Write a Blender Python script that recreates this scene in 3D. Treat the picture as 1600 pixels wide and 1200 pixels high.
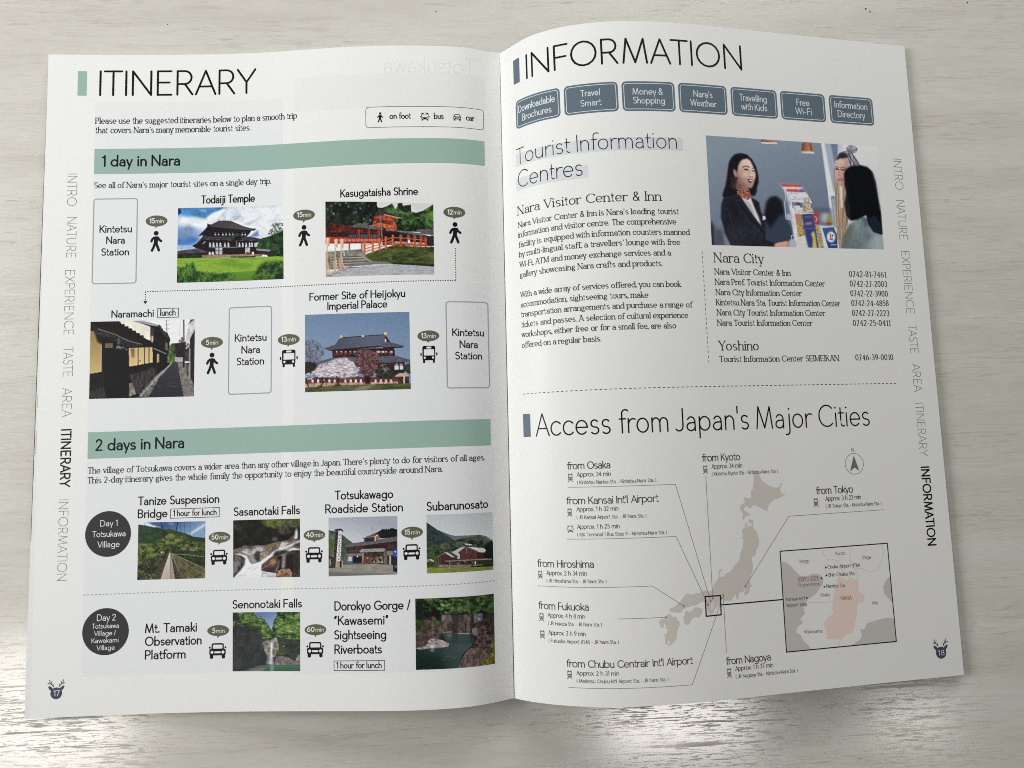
# An open tourist-guide magazine lying on a pale wood-grain table top.
import bpy, bmesh, math, random
import numpy as np

for o in list(bpy.data.objects):
    bpy.data.objects.remove(o)
SC = bpy.context.scene
COL = SC.collection
MM = 0.001                                   # the layout below is in millimetres

# ------------------------------------------------------------------ camera
cam_data = bpy.data.cameras.new('camera')
cam_data.sensor_width = 36.0
cam_data.lens = 25.7869
cam_data.clip_start = 0.01
cam_data.clip_end = 50.0
cam = bpy.data.objects.new('camera', cam_data)
COL.objects.link(cam)
cam.location = (-0.01203, -0.04006, 0.33594)
cam.rotation_euler = (0.088929, -0.039341, -0.033557)
SC.camera = cam

# ------------------------------------------------------------------ light
SC.view_settings.view_transform = 'Standard'
SC.view_settings.look = 'None'
SC.view_settings.gamma = 1.0
SC.view_settings.use_curve_mapping = False
SC.view_settings.exposure = 0.0
SC.cycles.filter_width = 1.0
SC.cycles.sample_clamp_direct = 3.0
SC.cycles.use_denoising = False            # keeps the small print crisp; the grain is like a camera's
world = bpy.data.worlds.new('World')
SC.world = world
world.use_nodes = True
bg = world.node_tree.nodes['Background']
bg.inputs['Color'].default_value = (1.0, 0.985, 0.955, 1)
bg.inputs['Strength'].default_value = 0.05


def area(name, loc, target, sx, sy, power, col, spread=180):
    d = bpy.data.lights.new(name, 'AREA')
    d.shape = 'RECTANGLE'
    d.size, d.size_y = sx, sy
    d.energy = power
    d.color = col
    d.spread = math.radians(spread)
    o = bpy.data.objects.new(name, d)
    COL.objects.link(o)
    o.location = loc
    v = np.array(target, float) - np.array(loc, float)
    import mathutils
    o.rotation_euler = mathutils.Vector(v).to_track_quat('-Z', 'Y').to_euler()
    return o

# daylight from the left, a fill from the head side, and the ceiling lamps whose reflections lie in the table varnish
area('window_and_fill_light', (-0.88, 0.12, 0.52), (-.05, 0.02, 0), 0.50, 0.40, 8.2, (0.99, 1.0, 0.985))
area('window_and_fill_light', (0.12, 0.70, 0.40), (.06, 0.12, 0), 0.75, 0.26, 4.3, (0.99, 1.0, 0.985))  # fill light, added to brighten the head of the pages; no known window
for (lx, ly), (sx, sy), power in [((-1.351, -0.794), (0.496, 0.432), 6.06), ((0.559, -0.876), (0.429, 0.231), 4.04), ((1.303, -0.916), (0.222, 0.176), 0.55)]:
    area('ceiling_lamp', (lx, ly, 2.0), (lx, ly, 0), sx, sy, power, (1.0, 0.97, 0.92))

# ------------------------------------------------------------------ small helpers
PAPER = 0.80
PAPER_RGB = np.array((0.80, 0.797, 0.785))


def lin(c):
    c = np.asarray(c, float) / 255.0
    return np.where(c <= 0.04045, c / 12.92, ((c + 0.055) / 1.055) ** 2.4)


def ink(rgb, paper=(221, 222, 219)):
    """the ink's own colour, from how bright it looks beside bare paper"""
    return tuple(float(k) for k in np.clip(PAPER_RGB * lin(rgb) / lin(paper), 0.003, 0.9))


_mats = {}


def mat(name, rgb=None, rough=0.42, spec=0.16):
    if name in _mats:
        return _mats[name]
    m = bpy.data.materials.new(name)
    m.use_nodes = True
    nt = m.node_tree
    b = nt.nodes['Principled BSDF']
    b.inputs['Roughness'].default_value = rough
    b.inputs['Specular IOR Level'].default_value = spec
    tc = nt.nodes.new('ShaderNodeTexCoord')
    nz = nt.nodes.new('ShaderNodeTexNoise')
    nz.inputs['Scale'].default_value = 900.0
    nz.inputs['Detail'].default_value = 2.0
    nt.links.new(tc.outputs['Object'], nz.inputs['Vector'])
    mx = nt.nodes.new('ShaderNodeMix')
    mx.data_type = 'RGBA'
    mx.blend_type = 'MULTIPLY'
    mx.inputs[0].default_value = 1.0
    rp = nt.nodes.new('ShaderNodeMapRange')
    rp.inputs['From Min'].default_value = 0.25
    rp.inputs['From Max'].default_value = 0.75
    rp.inputs['To Min'].default_value = 0.975
    rp.inputs['To Max'].default_value = 1.025
    nt.links.new(nz.outputs['Fac'], rp.inputs['Value'])
    if rgb is None:
        at = nt.nodes.new('ShaderNodeAttribute')
        at.attribute_name = 'Col'
        nt.links.new(at.outputs['Color'], mx.inputs[6])
    else:
        mx.inputs[6].default_value = (*rgb, 1)
    nt.links.new(rp.outputs['Result'], mx.inputs[7])
    nt.links.new(mx.outputs[2], b.inputs['Base Color'])
    _mats[name] = m
    return m


def link(name, me, parent=None, mats=()):
    for m in mats:
        me.materials.append(m)
    o = bpy.data.objects.new(name, me)
    COL.objects.link(o)
    if parent is not None:
        o.parent = parent
    return o


# ------------------------------------------------------------------ the pages' shape
# each page is a sheet ruled along the spine: its slope angle at distances KN from the spine,
# at the head edge and at the foot edge; TZ is how far the table lies under the spine's datum
KN = np.array([0, 10, 25, 50, 90, 140, 210.])
SLOPE = [[0.3084, 0.3282, 0.1115, 0.0061, -0.112, -0.0093, 0.0456], [0.4371, 0.4399, 0.1419, -0.0831, -0.129, -0.0716, 0.0203], [0.7802, 0.8654, 0.5101, 0.1445, -0.1468, -0.1819, -0.1779], [0.7436, 0.5552, 0.3463, 0.0641, -0.1386, -0.1458, -0.1347]]
SPINE_Z = [-0.316, 4.937]
SHIFT = [-3.31, 0.224, 1.154]
TZ = 0.6
PW = (210.0, 208.01)
PH = 297.0
SS = np.linspace(0, 220, 221)


def _curve(v):
    v = np.array(v)
    h = np.diff(KN)
    d = np.diff(v) / h
    m = np.empty_like(v)
    m[1:-1] = (d[:-1] * h[1:] + d[1:] * h[:-1]) / (h[1:] + h[:-1])
    m[0], m[-1] = d[0], d[-1]
    i = np.clip(np.searchsorted(KN, SS, side='right') - 1, 0, len(KN) - 2)
    t = (SS - KN[i]) / h[i]
    th = ((2*t**3 - 3*t**2 + 1)*v[i] + (t**3 - 2*t**2 + t)*h[i]*m[i]
          + (-2*t**3 + 3*t**2)*v[i+1] + (t**3 - t**2)*h[i]*m[i+1])
    c, s = np.cos(th), np.sin(th)
    ds = SS[1] - SS[0]
    x = np.concatenate([[0], np.cumsum((c[1:] + c[:-1]) / 2 * ds)])
    z = np.concatenate([[0], np.cumsum((s[1:] + s[:-1]) / 2 * ds)])
    return x, z


PROF = [[_curve(SLOPE[0]), _curve(SLOPE[1])], [_curve(SLOPE[2]), _curve(SLOPE[3])]]


def _raw(side, s, v):
    t = v / PH
    (xa, za), (xb, zb) = PROF[side]
    x = (1 - t) * np.interp(s, SS, xa) + t * np.interp(s, SS, xb)
    z = ((1 - t) * np.interp(s, SS, za) + t * np.interp(s, SS, zb)
         + (1 - t) * SPINE_Z[0] + t * SPINE_Z[1] + TZ)
    sh = SHIFT[0] * (t - .5) + (t - .5) * np.clip(s / 60, 0, 1) * SHIFT[1 + side]
    return np.stack([x * (1 if side else -1) + sh, PH / 2 - v, z], -1)


def on_page(side, x, v, h=0.0):
    """page coordinates (mm from the spine, left negative; mm from the head edge) to space"""
    s = np.abs(np.asarray(x, float))
    v = np.asarray(v, float)
    p = _raw(side, s, v)
    e = 0.5
    ds = _raw(side, s + e, v) - _raw(side, np.maximum(s - e, 0), v)
    dv = _raw(side, s, v + e) - _raw(side, s, v - e)
    n = np.cross(dv, ds) if side else np.cross(ds, dv)
    n = n / np.linalg.norm(n, axis=-1, keepdims=True)
    h = np.broadcast_to(np.asarray(h, float), s.shape)
    return (p + n * h[..., None]) * MM


# ------------------------------------------------------------------ a stroke typeface
def arc(cx, cy, rx, ry, a0, a1):
    n = max(3, int(abs(a1 - a0) / 24) + 1)
    a = np.radians(np.linspace(a0, a1, n + 1))
    return [(cx + rx * math.cos(k), cy + ry * math.sin(k)) for k in a]


def alphabet(X, serif=False):
    """letters as pen strokes; cap height 1, x-height X. 'T' / 'K' force a thin / thick stroke, 'D' is a dot"""
    G = {}
    A1, DS = 1.03, -0.33

    def g(c, w, *st):
        G[c] = (w, st)
    o, r = X * (.92 if serif else 1.0), X * .5
    ring = arc(.5*o, r, .5*o, r, 90, 450)
    g('a', .80*X, arc(.42*X, .63*X, .36*X, .37*X, 150, 0) + [(.78*X, 0)],
      [(.78*X, .58*X)] + arc(.40*X, .285*X, .38*X, .285*X, 92, 270) + arc(.42*X, .36*X, .36*X, .36*X, 285, 335))
    g('b', o, [(0, A1), (0, 0)], ring)
    g('c', .86*o, arc(.5*o, r, .5*o, r, 42, 318))
    g('d', o, ring, [(o, A1), (o, 0)])
    g('e', o, [(.0, r*1.0), (o, r*1.0)] + arc(.5*o, r, .5*o, r, 0, 318))
    g('f', .50*X, arc(.55*X, A1-.28*X, .32*X, .28*X, 45, 180) + [(.23*X, 0)], ('T', [(0, X), (.55*X, X)]))
    if serif:
        g('g', .92*o, arc(.40*o, .66*X, .34*o, .32*X, 90, 450), ('T', [(.68*o, .90*X), (.92*o, .99*X)]),
          arc(.26*o, .22*X, .2*o, .14*X, 110, 230) + [(.62*o, .06*X)] + arc(.45*o, -.18*X, .42*o, .22*X, 60, -250))
    else:
        g('g', o, ring, [(o, X), (o, -.06)] + arc(.5*o, -.08, .5*o, .24, -5, -150))
    aw = .80*X
    arch = arc(aw/2, X-aw*.5, aw/2, aw*.5, 180, 0)
    g('h', aw, [(0, A1), (0, 0)], arch + [(aw, 0)])
    g('i', 0.0, [(0, X), (0, 0)], ('D', 0, X + .25))
    g('j', .06, [(.06, X), (.06, -.12)] + arc(-.12, -.12, .18, .2, 0, -110), ('D', .06, X + .25))
    g('k', .70*X, [(0, A1), (0, 0)], ('T', [(.66*X, X), (.03, .36*X)]), ('K', [(.24*X, .52*X), (.70*X, 0)]))
    g('l', 0.0, [(0, A1), (0, 0)])
    mw = .70*X
    m1 = arc(mw/2, X-mw*.5, mw/2, mw*.5, 180, 0)
    g('m', 2*mw, [(0, X), (0, 0)], m1 + [(mw, 0)], [(p[0]+mw, p[1]) for p in m1] + [(2*mw, 0)])
    g('n', aw, [(0, X), (0, 0)], arch + [(aw, 0)])
    g('o', o, ring)
    g('p', o, [(0, X), (0, DS)], ring)
    g('q', o, ring, [(o, X), (o, DS)])
    g('r', .52*X, [(0, X), (0, 0)], arc(.42*X, X-.44*X, .42*X, .44*X, 180, 62))
    g('s', .70*X, arc(.35*X, .745*X, .31*X, .255*X, 35, 270) + arc(.35*X, .25*X, .34*X, .25*X, 90, -145)[1:])
    g('t', .50*X, [(.2*X, X+.24), (.2*X, .2*X)] + arc(.42*X, .22*X, .22*X, .22*X, 180, 300), ('T', [(0, X), (.5*X, X)]))
    g('u', aw, [(0, X)] + arc(aw/2, aw*.5, aw/2, aw*.5, 180, 360), [(aw, X), (aw, 0)])
    g('v', .84*X, ('K', [(0, X), (.42*X, 0)]), ('T', [(.84*X, X), (.42*X, 0)]))
    g('w', 1.30*X, ('K', [(0, X), (.34*X, 0)]), ('T', [(.66*X, X), (.34*X, 0)]), ('K', [(.66*X, X), (.98*X, 0)]), ('T', [(1.3*X, X), (.98*X, 0)]))
    g('x', .78*X, ('K', [(0, X), (.78*X, 0)]), ('T', [(.76*X, X), (.02*X, 0)]))
    g('y', .84*X, ('K', [(0, X), (.42*X, 0)]), ('T', [(.84*X, X), (.26*X, DS)]))
    g('z', .70*X, ('T', [(0, X), (.68*X, X)]), ('K', [(.68*X, X), (0, 0)]), ('T', [(0, 0), (.70*X, 0)]))
    g('A', .80, ('T', [(0, 0), (.40, 1)]), ('K', [(.40, 1), (.80, 0)]), ('T', [(.13, .33), (.67, .33)]))
    g('B', .60, [(0, 1), (0, 0)], [(0, 1), (.28, 1)] + arc(.30, .76, .25, .24, 90, -90) + [(0, .52)],
      [(0, .52), (.32, .52)] + arc(.33, .26, .27, .26, 90, -90) + [(0, 0)])
    g('C', .84, arc(.5, .5, .5, .5, 45, 315))
    g('D', .76, [(0, 1), (0, 0)], [(0, 1), (.28, 1)] + arc(.28, .5, .48, .5, 90, -90) + [(0, 0)])
    g('E', .56, [(0, 1), (0, 0)], [(0, 1), (.55, 1)], [(0, .52), (.48, .52)], [(0, 0), (.56, 0)])
    g('F', .54, [(0, 1), (0, 0)], [(0, 1), (.54, 1)], [(0, .5), (.47, .5)])
    g('G', .94, arc(.5, .5, .5, .5, 45, 350), [(.56, .44), (.97, .44)])
    g('H', .70, [(0, 1), (0, 0)], [(.70, 1), (.70, 0)], ('T', [(0, .52), (.70, .52)]))
    g('I', 0.0, [(0, 1), (0, 0)])
    g('J', .36, [(.36, 1), (.36, .24)] + arc(.13, .23, .23, .23, 0, -140))
    g('K', .64, [(0, 1), (0, 0)], ('T', [(.60, 1), (.02, .40)]), ('K', [(.20, .58), (.64, 0)]))
    g('L', .50, [(0, 1), (0, 0)], [(0, 0), (.50, 0)])
    if serif:
        g('M', .92, ('T', [(.04, 0), (.04, 1)]), ('K', [(.04, 1), (.46, .02)]), ('T', [(.46, .02), (.88, 1)]), ('K', [(.88, 1), (.88, 0)]))
        g('N', .76, ('T', [(0, 0), (0, 1)]), ('K', [(0, 1), (.76, 0)]), ('T', [(.76, 0), (.76, 1)]))
        g('U', .72, [(0, 1), (0, .34)] + arc(.36, .34, .36, .34, 180, 360), ('T', [(.72, .34), (.72, 1)]))
    else:
        g('M', .96, [(0, 0), (.13, 1)], [(.13, 1), (.48, .02)], [(.48, .02), (.83, 1)], [(.83, 1), (.96, 0)])
        g('N', .74, [(0, 0), (0, 1)], [(0, 1), (.74, 0)], [(.74, 0), (.74, 1)])
        g('U', .68, [(0, 1), (0, .34)] + arc(.34, .34, .34, .34, 180, 360) + [(.68, 1)])
    g('O', 1.0, arc(.5, .5, .5, .5, 90, 450))
    g('P', .56, [(0, 1), (0, 0)], [(0, 1), (.28, 1)] + arc(.29, .73, .27, .27, 90, -90) + [(0, .46)])
    g('Q', 1.0, arc(.5, .5, .5, .5, 90, 450), [(.6, .25), (.95, -.05)])
    g('R', .62, [(0, 1), (0, 0)], [(0, 1), (.29, 1)] + arc(.30, .725, .275, .275, 90, -90) + [(0, .45)], ('K', [(.30, .45), (.62, 0)]))
    g('S', .56, arc(.29, .755, .25, .245, 35, 270) + arc(.28, .255, .28, .255, 90, -145)[1:])
    g('T', .70, [(.35, 1), (.35, 0)], ('T', [(0, 1), (.70, 1)]))
    g('V', .80, ('K', [(0, 1), (.40, 0)]), ('T', [(.80, 1), (.40, 0)]))
    g('W', 1.2, ('K', [(0, 1), (.31, 0)]), ('T', [(.6, 1), (.31, 0)]), ('K', [(.6, 1), (.89, 0)]), ('T', [(1.2, 1), (.89, 0)]))
    g('X', .70, ('K', [(0, 1), (.70, 0)]), ('T', [(.68, 1), (.02, 0)]))
    g('Y', .74, ('K', [(0, 1), (.37, .46)]), ('T', [(.74, 1), (.37, .46)]), [(.37, .46), (.37, 0)])
    g('0', .54, arc(.27, .5, .27, .5, 90, 450))
    g('1', .24, [(.22, 1), (.22, 0)], ('T', [(0, .82), (.22, 1)]))
    g('2', .54, arc(.26, .73, .24, .27, 165, -30) + [(0, 0)], ('T', [(0, 0), (.54, 0)]))
    g('3', .52, arc(.24, .76, .22, .24, 145, -90) + arc(.24, .27, .27, .27, 90, -145)[1:])
    g('4', .58, [(.43, 1), (.43, 0)], ('T', [(.43, 1), (0, .30)]), ('T', [(0, .30), (.60, .30)]))
    g('5', .52, ('T', [(.48, 1), (.10, 1)]), [(.10, 1), (.06, .55)] + arc(.25, .32, .27, .32, 128, -140))
    g('6', .54, arc(.27, .30, .27, .30, 90, 450), arc(.58, .34, .57, .66, 178, 108))
    g('7', .52, ('T', [(0, 1), (.52, 1)]), [(.52, 1), (.16, 0)])
    g('8', .52, arc(.26, .76, .22, .24, 90, 450), arc(.26, .27, .26, .27, 90, 450))
    g('9', .54, arc(.27, .70, .27, .30, 90, 450), arc(-.04, .66, .57, .66, -2, -72))
    g('.', 0.0, ('D', 0, .03))
    g(',', 0.02, ('D', 0, .03), ('T', [(.02, .02), (-.04, -.16)]))
    g("'", 0.0, [(0, 1.03), (0, .74)])
    g('\u2019', .06, ('D', .04, .95), ('T', [(.06, .95), (0, .72)]))
    g('\u201c', .20, ('T', [(0, .74), (.06, 1.0)]), ('T', [(.14, .74), (.20, 1.0)]))
    g('\u201d', .20, ('T', [(0, .74), (.06, 1.0)]), ('T', [(.14, .74), (.20, 1.0)]))
    g('-', .26, ('K' if serif else 'T', [(0, .33), (.26, .33)]))
    g('/', .34, ('T', [(0, -.08), (.34, 1.05)]))
    g('(', .16, arc(.42, .42, .40, .66, 130, 230))
    g(')', .16, arc(-.24, .42, .40, .66, 50, -50))
    g('&', .70, [(.68, 0), (.17, .68)] + arc(.31, .81, .17, .19, 220, -45) + [(.11, .40)] + arc(.27, .24, .25, .24, 150, 320) + [(.64, .44)])
    return G


FONT = {
    # letters, vertical weight, horizontal weight, gap between letters, word space, serifs, narrowest/widest stretch
    'title': dict(g=alphabet(.62), k=.084, t=.080, gap=.27, sp=.52, serif=False, st=(.6, 1.12)),
    'heading': dict(g=alphabet(.62), k=.066, t=.064, gap=.25, sp=.52, serif=False, st=(.6, 1.12)),
    'light': dict(g=alphabet(.62), k=.058, t=.056, gap=.24, sp=.50, serif=False, st=(.6, 1.1)),
    'tab': dict(g=alphabet(.62), k=.056, t=.056, gap=.28, sp=.4, serif=False, st=(.6, 1.1)),
    'tabbold': dict(g=alphabet(.62), k=.165, t=.155, gap=.34, sp=.4, serif=False, st=(.6, 1.1)),
    'sans': dict(g=alphabet(.60), k=.165, t=.142, gap=.27, sp=.62, serif=False, st=(.6, 1.12)),
    'bold': dict(g=alphabet(.60), k=.195, t=.170, gap=.30, sp=.4, serif=False, st=(.6, 1.15)),
    'small': dict(g=alphabet(.62), k=.115, t=.102, gap=.27, sp=.50, serif=False, st=(.6, 1.2)),
    'map': dict(g=alphabet(.69), k=.132, t=.116, gap=.20, sp=.62, serif=False, st=(.5, 1.0)),
    'tiny': dict(g=alphabet(.70), k=.130, t=.116, gap=.22, sp=.66, serif=False, st=(.5, 1.0)),
    'serif': dict(g=alphabet(.66, True), k=.158, t=.105, gap=.225, sp=.62, serif=True, st=(.6, 1.05)),
    'serifhead': dict(g=alphabet(.66, True), k=.138, t=.075, gap=.24, sp=.68, serif=True, st=(.6, 1.05)),
}


def side_gap(ch, right, serif):
    """how much of the full letter gap this side of a letter asks for"""
    if serif:
        if ch in 'ilI1j':
            return 1.35
        return .8 if ch in 'oecOCGQ' or (right and ch in 'bp') or (not right and ch in 'dq') else .62 if ch in 'AVWYTvwyt.,' or (right and ch in 'fr') else 1.1
    if ch == 'j':
        return 1.0 if right else 1.5
    if ch in 'il':
        return 1.1
    if ch in 'AVWY' or (ch == 'T'):
        return .25
    if ch in 'vwyxXtf7/' or (right and ch in 'FLKkrPz') or (not right and ch in 'JaZ'):
        return .45 if ch not in 'a' else .75
    if ch in 'OCQGoecdqS0368s9' and not (right and ch in 'dqC'):
        return .74
    if right and ch in 'bpDERCGcs':
        return .8
    return 1.0


def letter_strokes(f, ch):
    """(points, width or list of widths, butt end?) for one letter"""
    F = FONT[f]
    w, st = F['g'].get(ch, F['g']['-'])
    k, t = F['k'], F['t']
    X = .66
    out = []
    for s in st:
        flag = None
        if s[0] == 'D':
            q = k * (1.15 if not F['serif'] else 1.1)
            out.append(([(s[1] - .01, s[2]), (s[1] + .01, s[2])], q, False))
            continue
        if s[0] in ('T', 'K'):
            flag, s = s[0], s[1]
        p = np.array(s, float)
        if flag:
            ww = np.full(len(p), t if flag == 'T' else k)
        else:
            d = np.gradient(p, axis=0)
            d = np.abs(d) / (np.linalg.norm(d, axis=1, keepdims=True) + 1e-9)
            ww = t + (k - t) * d[:, 1] ** 1.3
        out.append((p, ww, F['serif']))
        if F['serif']:
            for e, q in ((0, 1), (-1, -2)):
                a, b = p[e], p[q]
                dx, dy = abs(a[0] - b[0]), abs(a[1] - b[1])
                if dy < 1e-6 or dx > dy * .95 or len(p) > 3 and dx > .2 * dy:
                    continue
                if abs(a[0] - b[0]) > .02 and ch in 'AvwVWMN' and abs(a[1]) < .05 and ch not in 'A':
                    continue
                low = abs(a[1]) < .04 or a[1] < -.3
                top = abs(a[1] - 1) < .01
                mid = abs(a[1] - X) < .02 or abs(a[1] - 1.03) < .01
                h = k * .5 + .095
                if ch in 'vwxykAVWXYKM':
                    if low or top or mid:
                        out.append(([(a[0] - h, a[1]), (a[0] + h, a[1])], t * 1.1, True))
                elif low:
                    l = 0 if ch in 'adu' else h
                    if ch in 'adu' and abs(a[0]) < .1:
                        continue
                    out.append(([(a[0] - l, a[1]), (a[0] + h, a[1])], t * 1.1, True))
                elif top and ch not in 'BDEFPRCGSOJ1457':
                    out.append(([(a[0] - h, a[1]), (a[0] + h, a[1])], t * 1.1, True))
                elif top and ch in 'BDEFPR':
                    out.append(([(a[0] - h, a[1]), (a[0], a[1])], t * 1.1, True))
                elif mid and ch not in 'atfsce':
                    out.append(([(a[0] - h - .02, a[1] - .02), (a[0], a[1] - .01)], t * 1.2, True))
            if ch in 'acrfyj' :
                e = p[0] if ch in 'acf' else p[-1]
                if ch in 'af' and p is not None and len(p) > 4 and e[1] > .3:
                    out.append(([(e[0] - .01, e[1] - .02), (e[0] + .01, e[1] - .02)], k * 1.05, False))
                if ch in 'cr' and len(p) > 4:
                    out.append(([(e[0] - .02, e[1] - .02), (e[0], e[1] - .02)], k * 1.05, False))
            if ch in 'EFTLZ' and p[0][1] == p[-1][1] and not flag:
                e = max(p[0], p[-1], key=lambda q: q[0])
                up = .12 if e[1] < .2 else -.12
                out.append(([(e[0], e[1]), (e[0] + .01, e[1] + up)], t * 1.3, True))
            if ch == 'T' and flag == 'T':
                for e in (p[0], p[-1]):
                    out.append(([(e[0], e[1]), (e[0], e[1] - .16)], t * 1.3, True))
            if ch in 'CGS' and len(p) > 5:
                out.append(([(p[0][0], p[0][1] + .1), (p[0][0], p[0][1] - .1)], t * 1.4, True))
    return w, out


def subdivide(p, w, step):
    q, ww = [p[0]], [w[0]]
    for i in range(1, len(p)):
        n = max(1, int(np.linalg.norm(p[i] - p[i-1]) / step + .5))
        for k in range(1, n + 1):
            f = k / n
            q.append(p[i-1] * (1 - f) + p[i] * f)
            ww.append(w[i-1] * (1 - f) + w[i] * f)
    return np.array(q), np.array(ww)


class Print:
    """ink on one page: flat shapes in page millimetres, laid on the curved sheet and kept as one mesh"""

    def __init__(self, side, lift=0.0):
        self.lift = lift
        self.side, self.v, self.f, self.mi, self.mats, self.k = side, [], [], [], [], 0

    def _m(self, m):
        if m not in self.mats:
            self.mats.append(m)
        return self.mats.index(m)

    def stroke(self, pts, w, m, layer=2, butt=False):
        p = np.array(pts, float)
        w = np.broadcast_to(np.asarray(w, float), (len(p),)).copy()
        p, w = subdivide(p, w, 1.6)
        keep = np.concatenate([[True], np.linalg.norm(np.diff(p, axis=0), axis=1) > 1e-6])
        p, w = p[keep], w[keep]
        if len(p) < 2:
            return
        d = np.diff(p, axis=0)
        d /= np.linalg.norm(d, axis=1, keepdims=True)
        if not butt:
            a, b, wa, wb = p[0], p[-1], w[0], w[-1]
            p = np.concatenate([[a - d[0]*wa*.5, a - d[0]*wa*.33], p, [b + d[-1]*wb*.33, b + d[-1]*wb*.5]])
            w = np.concatenate([[wa*.35, wa*.78], w, [wb*.78, wb*.35]])
            d = np.diff(p, axis=0)
            d /= np.linalg.norm(d, axis=1, keepdims=True)
        nrm = np.stack([-d[:, 1], d[:, 0]], 1)
        n = np.concatenate([nrm[:1], nrm[:-1] + nrm[1:], nrm[-1:]])
        ln = np.linalg.norm(n, axis=1, keepdims=True)
        n = n / np.maximum(ln, 1e-6)
        mit = np.ones(len(p))
        mit[1:-1] = 1 / np.maximum(np.sum(n[1:-1] * nrm[1:], axis=1), .6)
        off = n * (w * mit * .5)[:, None]
        self.k = (self.k + 1) % 9
        h = .010 + .007 * layer + .0006 * self.k
        base = len(self.v)
        for a, b in zip(p + off, p - off):
            self.v.append((a[0], a[1], h))
            self.v.append((b[0], b[1], h))
        mi = self._m(m)
        for i in range(len(p) - 1):
            q = base + 2 * i
            self.f.append((q, q + 1, q + 3, q + 2))
            self.mi.append(mi)

    def poly(self, pts, m, layer=1):
        bm = bmesh.new()
        vs = [bm.verts.new((float(a), float(b), 0)) for a, b in pts]
        bm.faces.new(vs).normal_update()
        bmesh.ops.triangulate(bm, faces=bm.faces[:])
        xs = [a for a, b in pts]
        ys = [b for a, b in pts]
        for axis, lo, hi, step in ((0, min(xs), max(xs), 1.5), (1, min(ys), max(ys), 12.0)):
            k = math.ceil(lo / step + .01)
            while k * step < hi - .01:
                co = (k * step, 0, 0) if axis == 0 else (0, k * step, 0)
                no = (1, 0, 0) if axis == 0 else (0, 1, 0)
                bmesh.ops.bisect_plane(bm, geom=bm.verts[:] + bm.edges[:] + bm.faces[:], plane_co=co, plane_no=no, dist=1e-5)
                k += 1
        self.k = (self.k + 1) % 9
        h = .010 + .007 * layer + .0006 * self.k
        base = len(self.v)
        bm.verts.index_update()
        for v in bm.verts:
            self.v.append((v.co.x, v.co.y, h))
        mi = self._m(m)
        for f in bm.faces:
            self.f.append(tuple(base + v.index for v in f.verts))
            self.mi.append(mi)
        bm.free()

    def rect(self, x0, v0, x1, v1, m, layer=1):
        self.poly([(x0, v0), (x1, v0), (x1, v1), (x0, v1)], m, layer)

    def ellipse(self, cx, cy, rx, ry, m, layer=1, n=40):
        self.poly([(cx + rx * math.cos(a), cy + ry * math.sin(a)) for a in np.linspace(0, 2*math.pi, n, endpoint=False)], m, layer)

    def rrect_pts(self, x0, v0, x1, v1, r):
        q = []
        for cx, cy, a in ((x1-r, v1-r, 0), (x0+r, v1-r, 90), (x0+r, v0+r, 180), (x1-r, v0+r, 270)):
            q += arc(cx, cy, r, r, a, a + 90)
        return q

    def rrect(self, x0, v0, x1, v1, r, m, layer=1):
        self.poly(self.rrect_pts(x0, v0, x1, v1, r), m, layer)

    def outline(self, pts, w, m, layer=2):
        pts = list(pts)
        self.stroke(pts + [pts[0]], w, m, layer)

    def dashes(self, p0, p1, dash, gap, w, m, layer=2):
        p0, p1 = np.array(p0, float), np.array(p1, float)
        n = np.linalg.norm(p1 - p0)
        d = (p1 - p0) / n
        t = 0.0
        while t < n:
            self.stroke([p0 + d * t, p0 + d * min(t + dash, n)], w, m, layer, True)
            t += dash + gap

    def text(self, f, s, p0, p1, cap, m, layer=3, mirror=False):
        """set s along the line p0-p1, cap mm tall"""
        F = FONT[f]
        p0, p1 = np.array(p0, float), np.array(p1, float)
        W = np.linalg.norm(p1 - p0)
        e = (p1 - p0) / W
        up = np.array([e[1], -e[0]])
        W /= cap
        lo = F['k'] * .5
        x, items = lo, []
        gaps = 0.0
        for i, ch in enumerate(s):
            if ch == ' ':
                x += F['sp']
                gaps += 2.2
                continue
            w, st = letter_strokes(f, ch)
            items.append((x, gaps, st))
            x += w
            if i < len(s) - 1 and s[i + 1] != ' ':
                x += F['gap'] * (side_gap(ch, 1, F['serif']) + side_gap(s[i + 1], 0, F['serif'])) * .5
                gaps += 1
        nat = x + lo
        sx = min(max(W / nat, F['st'][0]), F['st'][1])
        extra = (W - nat * sx) / max(gaps, 1)
        for x, gp, st in items:
            for p, w, butt in st:
                p = np.array(p, float)
                q = np.stack([(p[:, 0] + x) * sx + gp * extra, p[:, 1]], 1)
                w = np.asarray(w, float)
                if mirror:
                    q[:, 0] = W - q[:, 0]
                self.stroke(p0 + q[:, :1] * cap * e + q[:, 1:] * cap * up, w * cap, m, layer, butt)

    def build(self, name, parent, label=None):
        a = np.array(self.v)
        P = on_page(self.side, a[:, 0], a[:, 1], a[:, 2] + self.lift)
        me = bpy.data.meshes.new(name)
        me.from_pydata(P.tolist(), [], self.f)
        me.polygons.foreach_set('material_index', self.mi)
        me.update()
        # every face looks up from the page
        nz = np.empty(len(me.polygons) * 3)
        me.polygons.foreach_get('normal', nz)
        bm = bmesh.new()
        bm.from_mesh(me)
        bmesh.ops.reverse_faces(bm, faces=[f for f in bm.faces if f.normal.z < 0])
        bm.to_mesh(me)
        bm.free()
        o = link(name, me, parent, self.mats)
        if label:
            o['label'] = label
        return o

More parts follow.
